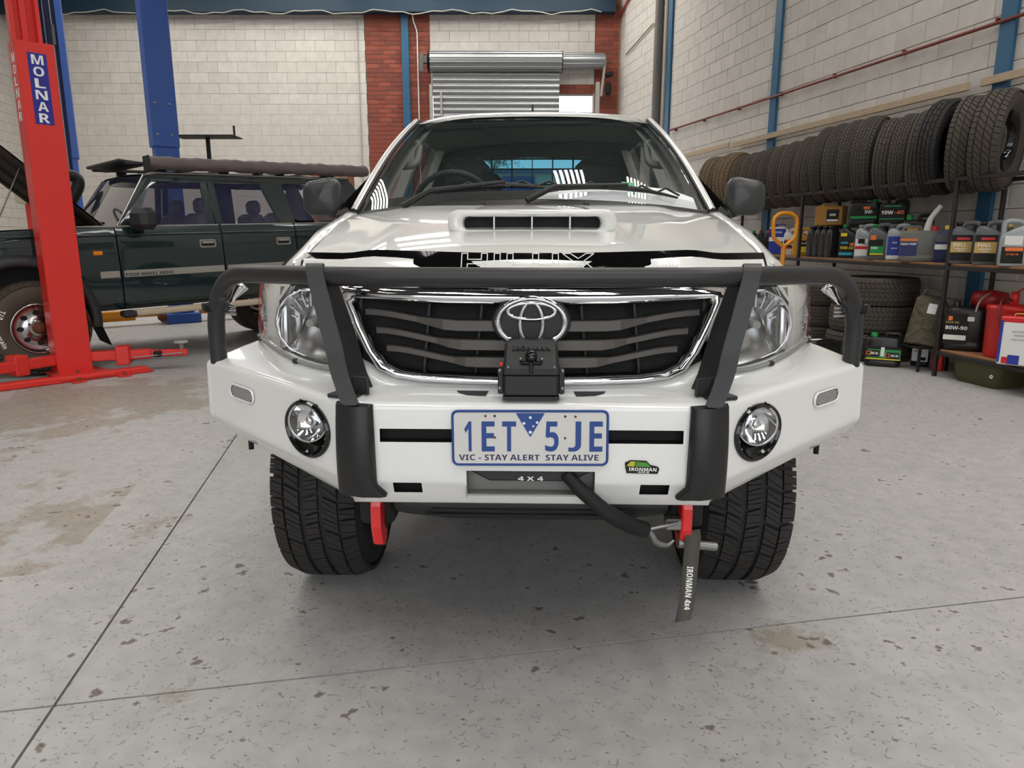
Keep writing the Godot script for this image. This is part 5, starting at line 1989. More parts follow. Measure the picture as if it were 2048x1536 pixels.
		# black wheel arch flares
		for zc in [0.0, -2.85]:
			s = ms()
			rows = []
			for k in 21:
				var a := deg_to_rad(-8 + 196.0 * k / 20.0)
				var c := V(0, 0.46, zc)
				var d := V(0, sin(a), cos(a))
				rows.append([c + d * 0.60 + V(sx * 0.835, 0, 0), c + d * 0.575 + V(sx * 0.90, 0, 0), c + d * 0.53 + V(sx * 0.915, 0, 0), c + d * 0.50 + V(sx * 0.90, 0, 0), c + d * 0.50 + V(sx * 0.70, 0, 0)])
			loft(s, rows)
			obj("wheel_flare", s, M.flare_black, root)
			s = ms()
			loft(s, [[V(sx * 0.62, 0.62, zc - 0.47), V(sx * 0.90, 0.62, zc - 0.49)], [V(sx * 0.62, 0.22, zc - 0.60), V(sx * 0.90, 0.20, zc - 0.62)]])
			loft(s, [[V(sx * 0.62, 0.62, zc - 0.48), V(sx * 0.90, 0.62, zc - 0.50)], [V(sx * 0.62, 0.22, zc - 0.61), V(sx * 0.90, 0.20, zc - 0.63)]])
			obj("mud_flap", s, M.flare_black, root)
		# step
		s = ms()
		bx(s, V(sx * 0.89, 0.475, -1.54), V(0.13, 0.05, 1.36), 0.012)
		for k in 3: bx(s, V(sx * (0.85 + 0.04 * k), 0.502, -1.54), V(0.012, 0.008, 1.34), 0.002)
		var stp := obj("side_step", s, M.step_alloy, root)
		s = ms()
		bx(s, V(sx * 0.89, 0.475, -0.81), V(0.14, 0.06, 0.12), 0.015)
		obj("step_end", s, M.flare_black, stp)
		# mirror
		s = ms()
		bx(s, V(sx * 0.99, 1.345, -1.02), V(0.26, 0.20, 0.17), 0.05, E(0, sx * 14, 0))
		var mir := obj("mirror_housing", s, M.flare_black, root)
		s = ms()
		tube(s, [V(sx * 0.81, 1.275, -0.96), V(sx * 0.90, 1.265, -0.98), V(sx * 0.94, 1.30, -1.0)], 0.022, 6)
		obj("mirror_arm", s, M.flare_black, mir)
		s = ms()
		bx(s, V(sx * 0.845, 1.045, -0.635), V(0.02, 0.045, 0.085), 0.012)
		obj("side_indicator", s, M.orange_lens, root)
		# seats
		for z in [-1.55, -2.45]:
			s = ms()
			bx(s, V(sx * 0.36, 1.05, z - 0.15), V(0.5, 0.72, 0.16), 0.05, E(-12, 0, 0))
			bx(s, V(sx * 0.36, 1.48, z - 0.25), V(0.26, 0.17, 0.1), 0.04)
			obj("seat", s, M.cabin_grey, root)
		# wheels
		for zc in [0.0, -2.85]: wagon_wheel(root, V(sx * 0.745, 0.415 - (0.075 if zc < -1 else 0.0), zc - (0.09 if zc > -1 else 0.0)), sx)
	# windscreen
	s = ms()
	rows = []
	for i in 9:
		var t := i / 8.0
		var r := []
		for j in 13:
			var a := -1.0 + j / 6.0
			r.append(V(lerpf(0.775, 0.645, t) * a, lerpf(1.285, 1.76, t), lerpf(-0.66, -1.08, t) - lerpf(0.17, 0.10, t) * a * a))
		rows.append(r)
	loft(s, rows)
	obj("windscreen", s, M.wagon_glass, root)
	s = ms()
	rows = []
	for q in [[-1.07, 1.765, 0.655], [-1.13, 1.785, 0.67], [-1.4, 1.81, 0.675], [-2.2, 1.825, 0.675], [-3.1, 1.815, 0.675], [-3.42, 1.79, 0.665], [-3.5, 1.75, 0.65]]:
		var r := []
		for j in 17:
			var a := -1.0 + j / 8.0
			r.append(V(q[2] * a, q[1] - 0.045 * pow(absf(a), 5.0), q[0] - 0.10 * a * a * (1.0 if q[0] > -1.2 else 0.0)))
		rows.append(r)
	loft(s, rows)
	var roof := obj("roof", s, M.wagon_green, root)
	s = ms()
	bx(s, V(0, 0.95, -3.80), V(1.6, 0.75, 0.06), 0.02)
	obj("tailgate", s, M.wagon_green, root)
	s = ms()
	loft(s, [[V(-0.68, 1.30, -3.76), V(0.68, 1.30, -3.76)], [V(-0.6, 1.74, -3.5), V(0.6, 1.74, -3.5)]])
	obj("rear_window", s, M.wagon_tint, root)
	# cowl, dash, firewall and floor
	s = ms()
	bx(s, V(0, 1.22, -0.72), V(1.5, 0.09, 0.30), 0.02)
	obj("cowl", s, M.wagon_green, root)
	s = ms()
	bx(s, V(0, 1.12, -1.0), V(1.42, 0.24, 0.36), 0.05)
	obj("dashboard", s, M.cabin_grey, root)
	s = ms()
	bx(s, V(0, 0.56, -1.6), V(1.58, 0.10, 4.3), 0.01)
	bx(s, V(0, 0.85, -0.70), V(1.5, 0.6, 0.04))
	obj("floor_pan", s, M.deep_black, root)
	s = ms()
	var wl := []
	for k in 20: wl.append(V(-0.36, 1.30, -1.26) + E(-60, 0, 0) * V(cos(TAU * k / 20) * 0.19, 0, sin(TAU * k / 20) * 0.19))
	tube(s, wl, 0.014, 6, true)
	obj("steering_wheel", s, M.deep_black, root)
	# raised bonnet: skin above, lining and ribs below
	var hx := Transform3D(E(-44, 0, 0), V(0, 1.27, -0.72))
	s = ms()
	rows = []
	for i in 9:
		var t := i / 8.0
		var r := []
		for j in 11:
			var a := -1.0 + j / 5.0
			r.append(hx * V(0.76 * a, 0.03 * (1.0 - a * a) + 0.03, t * 1.42))
		rows.append(r)
	loft(s, rows)
	var bn := obj("bonnet", s, M.wagon_green, root)
	s = ms()
	bx(s, hx * V(0, 0.012, 0.72), V(1.48, 0.02, 1.38), 0.004, hx.basis)
	obj("bonnet_lining", s, M.bonnet_lining, bn)
	for q in [[-0.5, 0.72, 0.06, 1.3], [0.5, 0.72, 0.06, 1.3], [0.0, 0.72, 0.08, 1.3]]:
		s = ms()
		bx(s, hx * V(q[0], -0.008, q[1]), V(q[2], 0.03, q[3]), 0.006, hx.basis)
		obj("bonnet_rib", s, M.bonnet_lining, bn)
	s = ms()
	tube(s, [hx * V(0.6, 0, 0.75), V(0.70, 1.16, 0.15)], 0.006, 6)
	obj("bonnet_stay", s, M.steel, bn)
	# engine bay
	s = ms()
	bx(s, V(0, 0.85, 0.05), V(1.3, 0.45, 1.3), 0.03)
	var eb := obj("engine_bay", s, M.deep_black, root)
	s = ms()
	bx(s, V(0.45, 1.12, 0.25), V(0.35, 0.16, 0.25), 0.02)
	obj("battery", s, M.flare_black, eb)
	s = ms()
	bx(s, V(0.60, 1.10, 0.62), V(0.22, 0.14, 0.12), 0.02)
	obj("reservoir", s, M.letter_white, eb)
	s = ms()
	bx(s, V(0.0, 1.06, -0.15), V(0.5, 0.14, 0.5), 0.04)
	obj("rocker_cover", s, M.steel, eb)
	s = ms()
	bx(s, V(0.0, 0.68, 0.86), V(1.62, 0.28, 0.12), 0.03)
	obj("front_bumper", s, M.flare_black, root)
	# wipers
	s = ms()
	tube(s, [V(0.62, 1.315, -0.78), V(0.30, 1.325, -0.66), V(0.05, 1.32, -0.64)], 0.010, 6)
	tube(s, [V(0.65, 1.29, -0.76), V(0.40, 1.34, -0.70)], 0.012, 6)
	obj("wiper", s, M.deep_black, root)
	# snorkel on the far pillar
	s = ms()
	tube(s, fil([V(-0.80, 1.10, -0.55), V(-0.80, 1.30, -0.70), V(-0.77, 1.75, -0.97), V(-0.77, 1.84, -0.92), V(-0.77, 1.82, -0.72)], 0.10), 0.062, 12)
	var sn := obj("snorkel", s, M.flare_black, root)
	s = ms()
	lathe(s, [Vector2(0.062, 0), Vector2(0.075, 0.02), Vector2(0.075, 0.11), Vector2(0.06, 0.12), Vector2(0.05, 0.02)], 16, T(V(-0.77, 1.828, -0.76), E(78, 0, 0)))
	obj("snorkel_head", s, M.flare_black, sn)
	# roof rack and rolled awning
	s = ms()
	for x in [-0.55, 0.55]: bx(s, V(x, 1.875, -2.2), V(0.05, 0.03, 2.3), 0.006)
	for k in 7: bx(s, V(0, 1.868, -1.2 - k * 0.34), V(1.22, 0.02, 0.06), 0.005)
	var rk := obj("roof_rack", s, M.flare_black, root)
	for k in 4:
		for sx in [-1, 1]:
			s = ms()
			bx(s, V(sx * 0.62, 1.832, -1.35 - k * 0.62), V(0.05, 0.08, 0.10), 0.01)
			obj("rack_foot", s, M.flare_black, rk)
	s = ms()
	flat(s)
	quad(s, V(-0.5, 1.89, -1.0), V(0.5, 1.89, -1.0), V(0.5, 1.87, -1.3), V(-0.5, 1.87, -1.3))
	bx(s, V(0, 1.885, -1.12), V(1.1, 0.03, 0.26), 0.008, E(-6, 0, 0))
	obj("wind_deflector", s, M.flare_black, rk)
	s = ms()
	rows = []
	for k in 49:
		var z := lerpf(-1.20, -3.62, k / 48.0)
		var ring := []
		for j in 14:
			var a := TAU * j / 14
			var wob := 0.004 * sin(z * 46.0 + a * 2.0) + 0.005 * sin(z * 19.0 - a * 3.0)
			ring.append(V(0.735 + cos(a) * (0.075 + wob), 1.868 + sin(a) * (0.062 + wob), z))
		rows.append(ring)
	loft(s, rows, true, 1, true)
	var aw := obj("rolled_awning", s, M.canvas, root)
	aw.set_meta("label", "grey brown canvas awning rolled along the roof")
	s = ms()
	bx(s, V(0.735, 1.868, -1.19), V(0.16, 0.135, 0.02), 0.006)
	obj("awning_end", s, M.flare_black, aw)
	for z in [-1.5, -2.3, -3.1]:
		s = ms()
		bx(s, V(0.70, 1.815, z), V(0.16, 0.05, 0.06), 0.008)
		obj("awning_bracket", s, M.flare_black, aw)

func wagon_wheel(root: Node3D, at: Vector3, sx: int) -> void:
	if not M.has("w_carcass"):
		M["w_carcass"] = carcass_mesh(0.415, 0.30, 0.215)
		M["w_tread"] = tread_mesh(0.415, 0.30, 0)
		var s := ms()
		var ax := T(Vector3.ZERO, Basis(V(0, 1, 0), V(1, 0, 0), V(0, 0, -1)))
		lathe(s, [Vector2(0.222, 0.125), Vector2(0.216, 0.13), Vector2(0.205, 0.12), Vector2(0.195, 0.06), Vector2(0.195, 0.06), Vector2(0.17, 0.045), Vector2(0.10, 0.05), Vector2(0.07, 0.07), Vector2(0.07, 0.07), Vector2(0.0, 0.075)], 40, ax)
		M["w_rim"] = fin(s)
		s = ms()
		for k in 8:
			var a := TAU * k / 8
			prism(s, ell(0.026, 0.022, 12), 0.003, Transform3D(Basis(V(0, 0, -1), V(0, 1, 0), V(1, 0, 0)), V(0.050, cos(a) * 0.135, sin(a) * 0.135)))
		M["w_holes"] = fin(s)
		s = ms()
		lathe(s, [Vector2(0.055, 0.06), Vector2(0.05, 0.09), Vector2(0.03, 0.11), Vector2(0, 0.112)], 16, ax)
		for k in 6:
			var a := TAU * k / 6
			lathe(s, [Vector2(0, 0.09), Vector2(0.009, 0.088), Vector2(0.011, 0.06)], 6, T(V(0, cos(a) * 0.078, sin(a) * 0.078)) * ax)
		M["w_hub"] = fin(s)
		s = ms()
		lathe(s, [Vector2(0.10, 0.049), Vector2(0.08, 0.0605), Vector2(0.07, 0.0715), Vector2(0, 0.0765)], 20, ax)
		M["w_centre"] = fin(s)
	var x := T(at, Basis() if sx > 0 else Basis(Vector3.UP, PI))
	var w := put("wheel_tyre", M.w_carcass, M.rubber_old, root, x)
	var td := put("tread_blocks", M.w_tread, M.rubber_old, w)
	td.set_meta("kind", "stuff")
	put("wheel_rim", M.w_rim, M.dull_chrome, w)
	var h := put("rim_holes", M.w_holes, M.deep_black, w)
	h.set_meta("kind", "stuff")
	put("hub", M.w_hub, M.rust, w)
	if at.z > -1 and sx > 0:
		var yy := 0
		for q in [["T/A", 152.0], ["rrain", 196.0], ["B", 35.0]]:
			var a: float = deg_to_rad(q[1])
			var b := Basis(V(0, 0, -1), V(0, 1, 0), V(1, 0, 0)) * Basis(Vector3.BACK, a - PI / 2 + (PI if true else 0.0))
			text("tyre_lettering", q[0], 0.038, M.letter_white, w, T(V(0.1515, sin(a) * 0.305, -cos(a) * 0.305), b), 0.0, 0.004)

func hoists() -> void:
	mat("hoist_red", Color(0.85, 0.20, 0.175), 0.4)
	mat("hoist_blue", Color(0.20, 0.36, 0.68), 0.42)
	mat("hoist_navy", Color(0.07, 0.12, 0.34), 0.5)
	mat("hoist_orange", Color(0.90, 0.58, 0.12), 0.45)
	mat("decal_blue", Color(0.14, 0.16, 0.56), 0.4)
	red_hoist()
	blue_hoist()

func red_hoist() -> void:
	var e := V(0.69, 0, -0.7238)
	var n := V(0.7238, 0, 0.69)
	var root := thing("hoist_post", "tall red hoist post with blue lettered decal and swing arms", "hoist", V(-3.925, 0, -6.24), Basis(e, Vector3.UP, n))
	var s := ms()
	bx(s, V(0, 1.39, 0), V(0.275, 2.72, 0.20), 0.006)
	var post := obj("column", s, M.hoist_red, root)
	s = ms()
	bx(s, V(-0.035, 3.9, -0.02), V(0.205, 2.4, 0.03), 0.004)
	bx(s, V(-0.125, 3.9, 0.02), V(0.03, 2.4, 0.11), 0.004)
	bx(s, V(0.055, 3.9, 0.02), V(0.03, 2.4, 0.11), 0.004)
	bx(s, V(-0.035, 3.9, 0.0), V(0.05, 2.4, 0.05), 0.004)
	obj("upper_column", s, M.hoist_red, root)
	s = ms()
	prism(s, rr(0.135, 0.55, 0.002), 0.002, T(V(0.005, 2.39, 0.100)))
	obj("decal", s, M.decal_blue, root)
	var yy := 2.615
	for ch in ["M", "O", "L", "N", "A", "R"]:
		text("decal_letter", ch, 0.072, M.letter_white, root, T(V(0.005, yy, 0.102)), 0.085 if ch in ["M", "N"] else 0.075, 0.001)
		text("side_letter", ch, 0.07, M.letter_white, root, T(V(-0.1385, yy + 0.01, 0.0), E(0, -90, 0)), 0.09, 0.001)
		yy -= 0.09
	# base: plate, long rail, lugs
	s = ms()
	bx(s, V(0.02, 0.032, 0.145), V(0.42, 0.022, 0.48), 0.004)
	obj("base_plate", s, M.hoist_red, root)
	s = ms()
	prism(s, [Vector2(-1.2, 0.0), Vector2(0.56, 0.0), Vector2(0.50, 0.055), Vector2(-1.2, 0.055)], 0.10, T(V(0, 0.0, 0.275)), 0.01)
	obj("base_rail", s, M.hoist_red, root)
	for x in [-0.07, 0.29]:
		s = ms()
		bx(s, V(x, 0.008, 0.41), V(0.10, 0.014, 0.09), 0.002)
		obj("anchor_lug", s, M.hoist_red, root)
	s = ms()
	for x in [-0.16, 0.0, 0.17]: lathe(s, [Vector2(0, 0.02), Vector2(0.012, 0.02), Vector2(0.014, 0)], 6, T(V(x, 0.042, 0.14)))
	for x in [-0.07, 0.29]: lathe(s, [Vector2(0, 0.03), Vector2(0.014, 0.03), Vector2(0.016, 0)], 6, T(V(x, 0.012, 0.42)))
	var bl := obj("anchor_bolts", s, M.rust, root)
	bl.set_meta("kind", "stuff")
	# arms
	for sd in [-1, 1]:
		var a := V(sd * 0.12, 0.155, 0.02)
		var b := V(sd * (0.86 if sd > 0 else 0.95), 0.155, 0.40 if sd > 0 else 0.30)
		var d := (b - a).normalized()
		var bs := Basis(d, Vector3.UP, d.cross(Vector3.UP))
		s = ms()
		bx(s, a.lerp(b, 0.32), V((b - a).length() * 0.62, 0.085, 0.10), 0.008, bs)
		var arm := obj("swing_arm", s, M.hoist_red, root)
		s = ms()
		bx(s, a.lerp(b, 0.36) + d.cross(Vector3.UP) * 0.02, V(0.11, 0.17, 0.15), 0.008, bs)
		obj("arm_bracket", s, M.hoist_red, arm)
		s = ms()
		bx(s, a.lerp(b, 0.72), V((b - a).length() * 0.56, 0.06, 0.07), 0.008, bs)
		obj("arm_slide", s, M.hoist_red, arm)
		s = ms()
		tube(s, [a.lerp(b, 0.46) + d.cross(Vector3.UP) * 0.075 + V(0, -0.02, 0), a.lerp(b, 0.95) + d.cross(Vector3.UP) * 0.045], 0.006, 6)
		obj("release_rod", s, M.wagon_silver, arm)
		s = ms()
		bx(s, a.lerp(b, 0.70) + d.cross(Vector3.UP) * 0.05, V(0.07, 0.055, 0.03), 0.006, bs)
		obj("arm_clip", s, M.deep_black, arm)
		s = ms()
		lathe(s, [Vector2(0, 0.075), Vector2(0.058, 0.075), Vector2(0.062, 0.068), Vector2(0.062, 0.055), Vector2(0.02, 0.05), Vector2(0.016, 0.0)], 18, T(b - d * 0.05 + V(0, 0.03, 0)))
		obj("lift_pad", s, mat("pad_grey", Color(0.62, 0.63, 0.60), 0.7), arm)

func blue_hoist() -> void:
	var b := Basis(Vector3.UP, deg_to_rad(38))
	var r := thing("hoist_post", "solid blue hoist post behind the green wagon roof", "hoist", V(-4.76, 0, -10.2), b)
	var s := ms()
	bx(s, V(0, 4.35, 0.0), V(0.335, 3.9, 0.26), 0.008)
	obj("upper_column", s, M.hoist_blue, r)
	s = ms()
	bx(s, V(0.01, 1.25, -0.01), V(0.30, 2.5, 0.22), 0.006)
	obj("column", s, M.hoist_blue, r)
	s = ms()
	for q in [[-0.10, 2.55], [0.08, 2.55], [-0.10, 2.95], [0.08, 2.95]]: lathe(s, [Vector2(0, 0.012), Vector2(0.016, 0.01), Vector2(0.02, 0.0)], 8, T(V(q[0], q[1], 0.132), E(90, 0, 0)))
	var sc := obj("bolts", s, M.steel, r)
	sc.set_meta("kind", "stuff")
	s = ms()
	bx(s, V(0.0, 0.07, 0.0), V(0.46, 0.14, 0.40), 0.01)
	obj("base_plate", s, M.hoist_blue, r)
	for q in [[-0.75, 0.16, 0.0, 1.1, 4], [0.65, 0.16, 0.05, 0.8, -6]]:
		s = ms()
		bx(s, V(q[0], q[1], q[2]), V(q[3], 0.10, 0.12), 0.01, E(0, q[4], 0))
		var arm := obj("swing_arm", s, M.hoist_orange, r)
		s = ms()
		bx(s, V(q[0] * 1.3, q[1] - 0.06, q[2]), V(q[3] * 0.7, 0.06, 0.10), 0.01, E(0, q[4], 0))
		obj("arm_slide", s, M.hoist_orange, arm)
	s = ms()
	lathe(s, [Vector2(0, -0.05), Vector2(0.06, -0.05), Vector2(0.06, 0.05), Vector2(0, 0.05)], 12, T(V(-0.27, 0.1, 0.14), E(90, 0, 0)))
	obj("roller", s, M.rust, r)
	# the opposite post, open channel towards the lens
	r = thing("hoist_post", "blue hoist post with open channel and lifting cables by the snorkel", "hoist", V(-7.0, 0, -11.6), Basis(Vector3.UP, deg_to_rad(28)))
	for x in [-0.155, 0.155]:
		s = ms()
		bx(s, V(x, 4.4, 0), V(0.09, 4.0, 0.26), 0.006)
		obj("upper_cheek", s, M.hoist_blue, r)
		s = ms()
		bx(s, V(x * 0.9, 1.25, -0.01), V(0.075, 2.5, 0.22), 0.006)
		obj("cheek", s, M.hoist_blue, r)
	s = ms()
	bx(s, V(0, 3.2, -0.12), V(0.30, 6.4, 0.03), 0.004)
	obj("channel_back", s, M.hoist_navy, r)
	for x in [-0.05, 0.045]:
		s = ms()
		tube(s, [V(x, 0.3, -0.03), V(x, 6.3, -0.03)], 0.009, 6)
		obj("lifting_cable", s, M.conduit, r)
	s = ms()
	bx(s, V(0, 6.3, 0.0), V(0.42, 0.06, 0.30), 0.008)
	obj("head_plate", s, M.hoist_blue, r)
	s = ms()
	bx(s, V(0.06, 4.2, -0.02), V(0.05, 0.30, 0.05), 0.01)
	obj("latch", s, M.pipe_grey, r)
	s = ms()
	bx(s, V(-0.36, 2.58, -0.1), V(0.34, 0.30, 0.26), 0.02)
	bx(s, V(-0.22, 2.62, 0.0), V(0.10, 0.18, 0.2), 0.02)
	tube(s, fil([V(-0.3, 2.5, 0.06), V(-0.18, 2.6, 0.12), V(-0.12, 2.8, 0.1), V(-0.08, 2.95, 0.05)], 0.06), 0.016, 6)
	obj("power_unit", s, M.deep_black, r)
	s = ms()
	bx(s, V(0, 0.06, 0), V(0.5, 0.12, 0.4), 0.01)
	obj("base_plate", s, M.hoist_blue, r)
	# oil drainer bottle hanging near the snorkel
	s = ms()
	lathe(s, [Vector2(0, 0), Vector2(0.12, 0.0), Vector2(0.14, 0.03), Vector2(0.14, 0.30), Vector2(0.06, 0.42), Vector2(0.05, 0.50), Vector2(0, 0.50)], 16, T(V(-6.75, 1.65, -10.2)))
	var dr := obj("drain_funnel", s, mat("milky", Color(0.80, 0.78, 0.70), 0.5))
	tag(dr, "milky oil drain tank on a stand behind the snorkel", "tank")
	s = ms()
	tube(s, [V(-6.75, 0.0, -10.2), V(-6.75, 1.7, -10.2)], 0.03, 8)
	lathe(s, [Vector2(0, 0.03), Vector2(0.28, 0.03), Vector2(0.28, 0.0)], 16, T(V(-6.75, 0.0, -10.2)))
	obj("stand", s, M.hoist_red, dr)

# a picture point met with the upright plane that lies `u` across the building
func meet(px: float, py: float, u: float) -> Vector3:
	var c := cos(deg_to_rad(-11.8)); var k := sin(deg_to_rad(-11.8))
	var v := V((px - 1024.0) / 1421.0, -(py - 768.0) / 1421.0, -1.0)
	var r := V(v.x, v.y * c - v.z * k, v.y * k + v.z * c)
	var o := V(0, 1.22, 0)
	return o + r * ((u - o.dot(U)) / r.dot(U))

const MID := 0.987
const LOW := 0.247

func shelf_unit() -> void:
	mat("rack_steel", Color(0.13, 0.115, 0.115), 0.45)
	var wd := mat("rack_wood", Color(1, 1, 1), 0.75)
	noisy(wd, 21, 0.015, Color(0.52, 0.36, 0.24), Color(0.68, 0.50, 0.35), 1.2)
	wd.uv1_scale = Vector3(5, 5, 0.7)
	var labels := ["black steel rack bay with oil bottles and a red drum", "black steel rack bay holding oil jugs above stacked tyres", "black steel rack bay beside the parked pickup's far door"]
	for bay in 3:
		var w0 := 3.14 + 2.22 * bay
		var o := uw(4.857, 0, w0)
		var root := thing("storage_rack", labels[bay], "rack", o, BB)
		# own axes: x into the wall, -z along the wall away from the lens
		var dp := 0.47
		var s: SurfaceTool
		for q in ([[0.0, 0.0], [dp, 0.0]] + ([[0.0, -2.22], [dp, -2.22]] if bay == 2 else [])):
			s = ms()
			bx(s, V(q[0], 0.86, q[1]), V(0.032, 1.72, 0.032), 0.003)
			obj("rack_post", s, M.rack_steel, root)
		for x in [0.0, dp]:
			s = ms()
			bx(s, V(x, 1.685, -1.11), V(0.034, 0.034, 2.18), 0.003)
			obj("tyre_rail", s, M.rack_steel, root)
		for y in [MID, LOW]:
			if y == LOW and bay > 0: continue
			for x in [0.0, dp]:
				s = ms()
				bx(s, V(x, y - 0.038, -1.11), V(0.034, 0.034, 2.18), 0.003)
				obj("shelf_rail", s, M.rack_steel, root)
			for k in 3:
				s = ms()
				bx(s, V(0.082 + k * 0.156, y - 0.0115, -1.11), V(0.149, 0.019, 2.17), 0.003)
				obj("shelf_board", s, M.rack_wood, root)

func shelves() -> void:
	shelf_unit()
	rack_tyres()
	oil()
	low_things()

func rack_tyres() -> void:
	var cm := {}
	# [px of the tread middle, radius, width, tread, rubber, yaw of the disc, wheel inside]
	var list := [[1440, 0.395, 0.24, 3, "rubber_dusty", 47, 0], [1477, 0.395, 0.25, 3, "rubber_dusty", 54, 0], [1500, 0.37, 0.2, 2, "rubber_old", 44, 0], [1519, 0.372, 0.2, 2, "rubber_old", 44, 0], [1537, 0.372, 0.2, 2, "rubber_mid", 44, 0], [1556, 0.378, 0.21, 1, "rubber_mid", 44, 0], [1578, 0.378, 0.21, 1, "rubber_old", 44, 0], [1600, 0.382, 0.21, 2, "rubber_mid", 44, 0], [1624, 0.39, 0.22, 1, "rubber_old", 44, 0], [1641, 0.375, 0.2, 2, "rubber_mid", 44, 0], [1662, 0.412, 0.235, 1, "rubber_mid", 44, 0], [1691, 0.412, 0.235, 1, "rubber_mid", 44, 0], [1720, 0.412, 0.235, 1, "rubber_mid", 44, 0], [1750, 0.412, 0.235, 1, "rubber_mid", 45, 0], [1790, 0.388, 0.235, 2, "rubber_mid", 44, 0], [1822, 0.39, 0.225, 1, "rubber_mid", 44, 0], [1856, 0.39, 0.235, 2, "rubber_mid", 44, 0], [1890, 0.412, 0.25, 2, "rubber", 54, 1], [1943, 0.402, 0.26, 3, "rubber_mid", 45, 1], [1994, 0.405, 0.26, 3, "rubber_mid", 48, 1]]
	for i in list.size():
		var q: Array = list[i]
		# as wide as the gap to its neighbours lets it be
		var here := meet(q[0], 300, 5.09)
		for nb in [i - 1, i + 1]:
			if nb < 0 or nb >= list.size(): continue
			var gap := absf((meet(list[nb][0], 300, 5.09) - here).dot(Basis(Vector3.UP, deg_to_rad(-q[5])).x))
			q[2] = snappedf(minf(q[2], maxf(0.12, gap * 0.93)), 0.005)
		var key := "%.3f_%.3f_%d" % [q[1], q[2], q[3]]
		if not cm.has(key): cm[key] = [carcass_mesh(q[1], q[2], q[1] * 0.60), tread_mesh(q[1], q[2], q[3])]
		var yc: float = 1.715 + sqrt(maxf(0.01, q[1] * q[1] - 0.305 * 0.305))
		var p := here
		p.y = yc
		var lab := ""
		if i < 2: lab = ["dusty brown tyre at the far end of the rack, against the wall", "dusty brown tyre leaning in front of its twin on the rack"][i]
		elif i == 17: lab = "big smooth black tyre turned outward on the tyre rack"
		elif i == 18: lab = "zigzag tread tyre between the big smooth tyre and its twin"
		elif i == 19: lab = "zigzag tread tyre on a black rim standing last on the rack"
		elif i >= 10 and i <= 13: lab = ["first", "second", "third", "fourth"][i - 10] + " of four matching block tread tyres from the brown pair"
		elif i > 13: lab = ["wavy rib tyre next to the four matching block tread tyres", "worn block tread tyre between two wavy rib tyres on the rack", "wavy rib tyre beside the big smooth black tyre"][i - 14]
		else: lab = "worn small tyre on the rack, " + ["first", "second", "third", "fourth", "fifth", "sixth", "seventh", "last"][i - 2] + " after the dusty brown pair"
		var b := Basis(Vector3.UP, deg_to_rad(-q[5])) * Basis(Vector3.BACK, deg_to_rad(-3))
		var t := put("tyre", cm[key][0], M[q[4]], self, T(p, b))
		tag(t, lab, "tyre", "tyres standing on the rack")
		var td := put("tread", cm[key][1], M[q[4]], t)
		td.set_meta("kind", "stuff")
		if q[6]:
			var s := ms()
			var r: float = q[1] * 0.60
			lathe(s, [Vector2(r + 0.004, q[2] * 0.40), Vector2(r - 0.012, q[2] * 0.36), Vector2(r - 0.03, 0.02), Vector2(r - 0.03, 0.02), Vector2(r * 0.55, 0.03), Vector2(r * 0.3, 0.05), Vector2(0, 0.05)], 28, T(Vector3.ZERO, Basis(V(0, 1, 0), V(1, 0, 0), V(0, 0, -1))))
			obj("wheel_rim", s, M.gloss_black, t)
	# stacks lying under the shelf
	var stacks := [[4.98, 6.42, 0.405, 0.262, 3, "nearer the jerry can"], [5.0, 7.30, 0.375, 0.225, 3, "behind the bull bar end"]]
	for st in stacks:
		var ms_ := [carcass_mesh(st[2], st[3], st[2] * 0.6), tread_mesh(st[2], st[3], 1)]
		for k in st[4]:
			var p := uw(st[0] + 0.012 * (k % 2), 0.004 + st[3] * 1.035 * (k + 0.5), st[1] - 0.01 * k)
			var t := put("tyre", ms_[0], M.rubber_mid, self, T(p, Basis(Vector3.UP, 0.4 * k) * Basis(Vector3.BACK, PI / 2)))
			tag(t, "black tyre lying flat, %s of the floor stack %s" % [["bottom", "middle", "top"][k], st[5]], "tyre", "tyres stacked flat on the floor")
			var td := put("tread", ms_[1], M.rubber_mid, t)
			td.set_meta("kind", "stuff")

func ring_at(w: float, d: float, r: float, y: float, cx := 0.0, cz := 0.0) -> Array:
	var o := []
	for p in rr(w, d, minf(r, minf(w, d) * 0.49), 3): o.append(V(p.x + cx, y, p.y + cz))
	return o

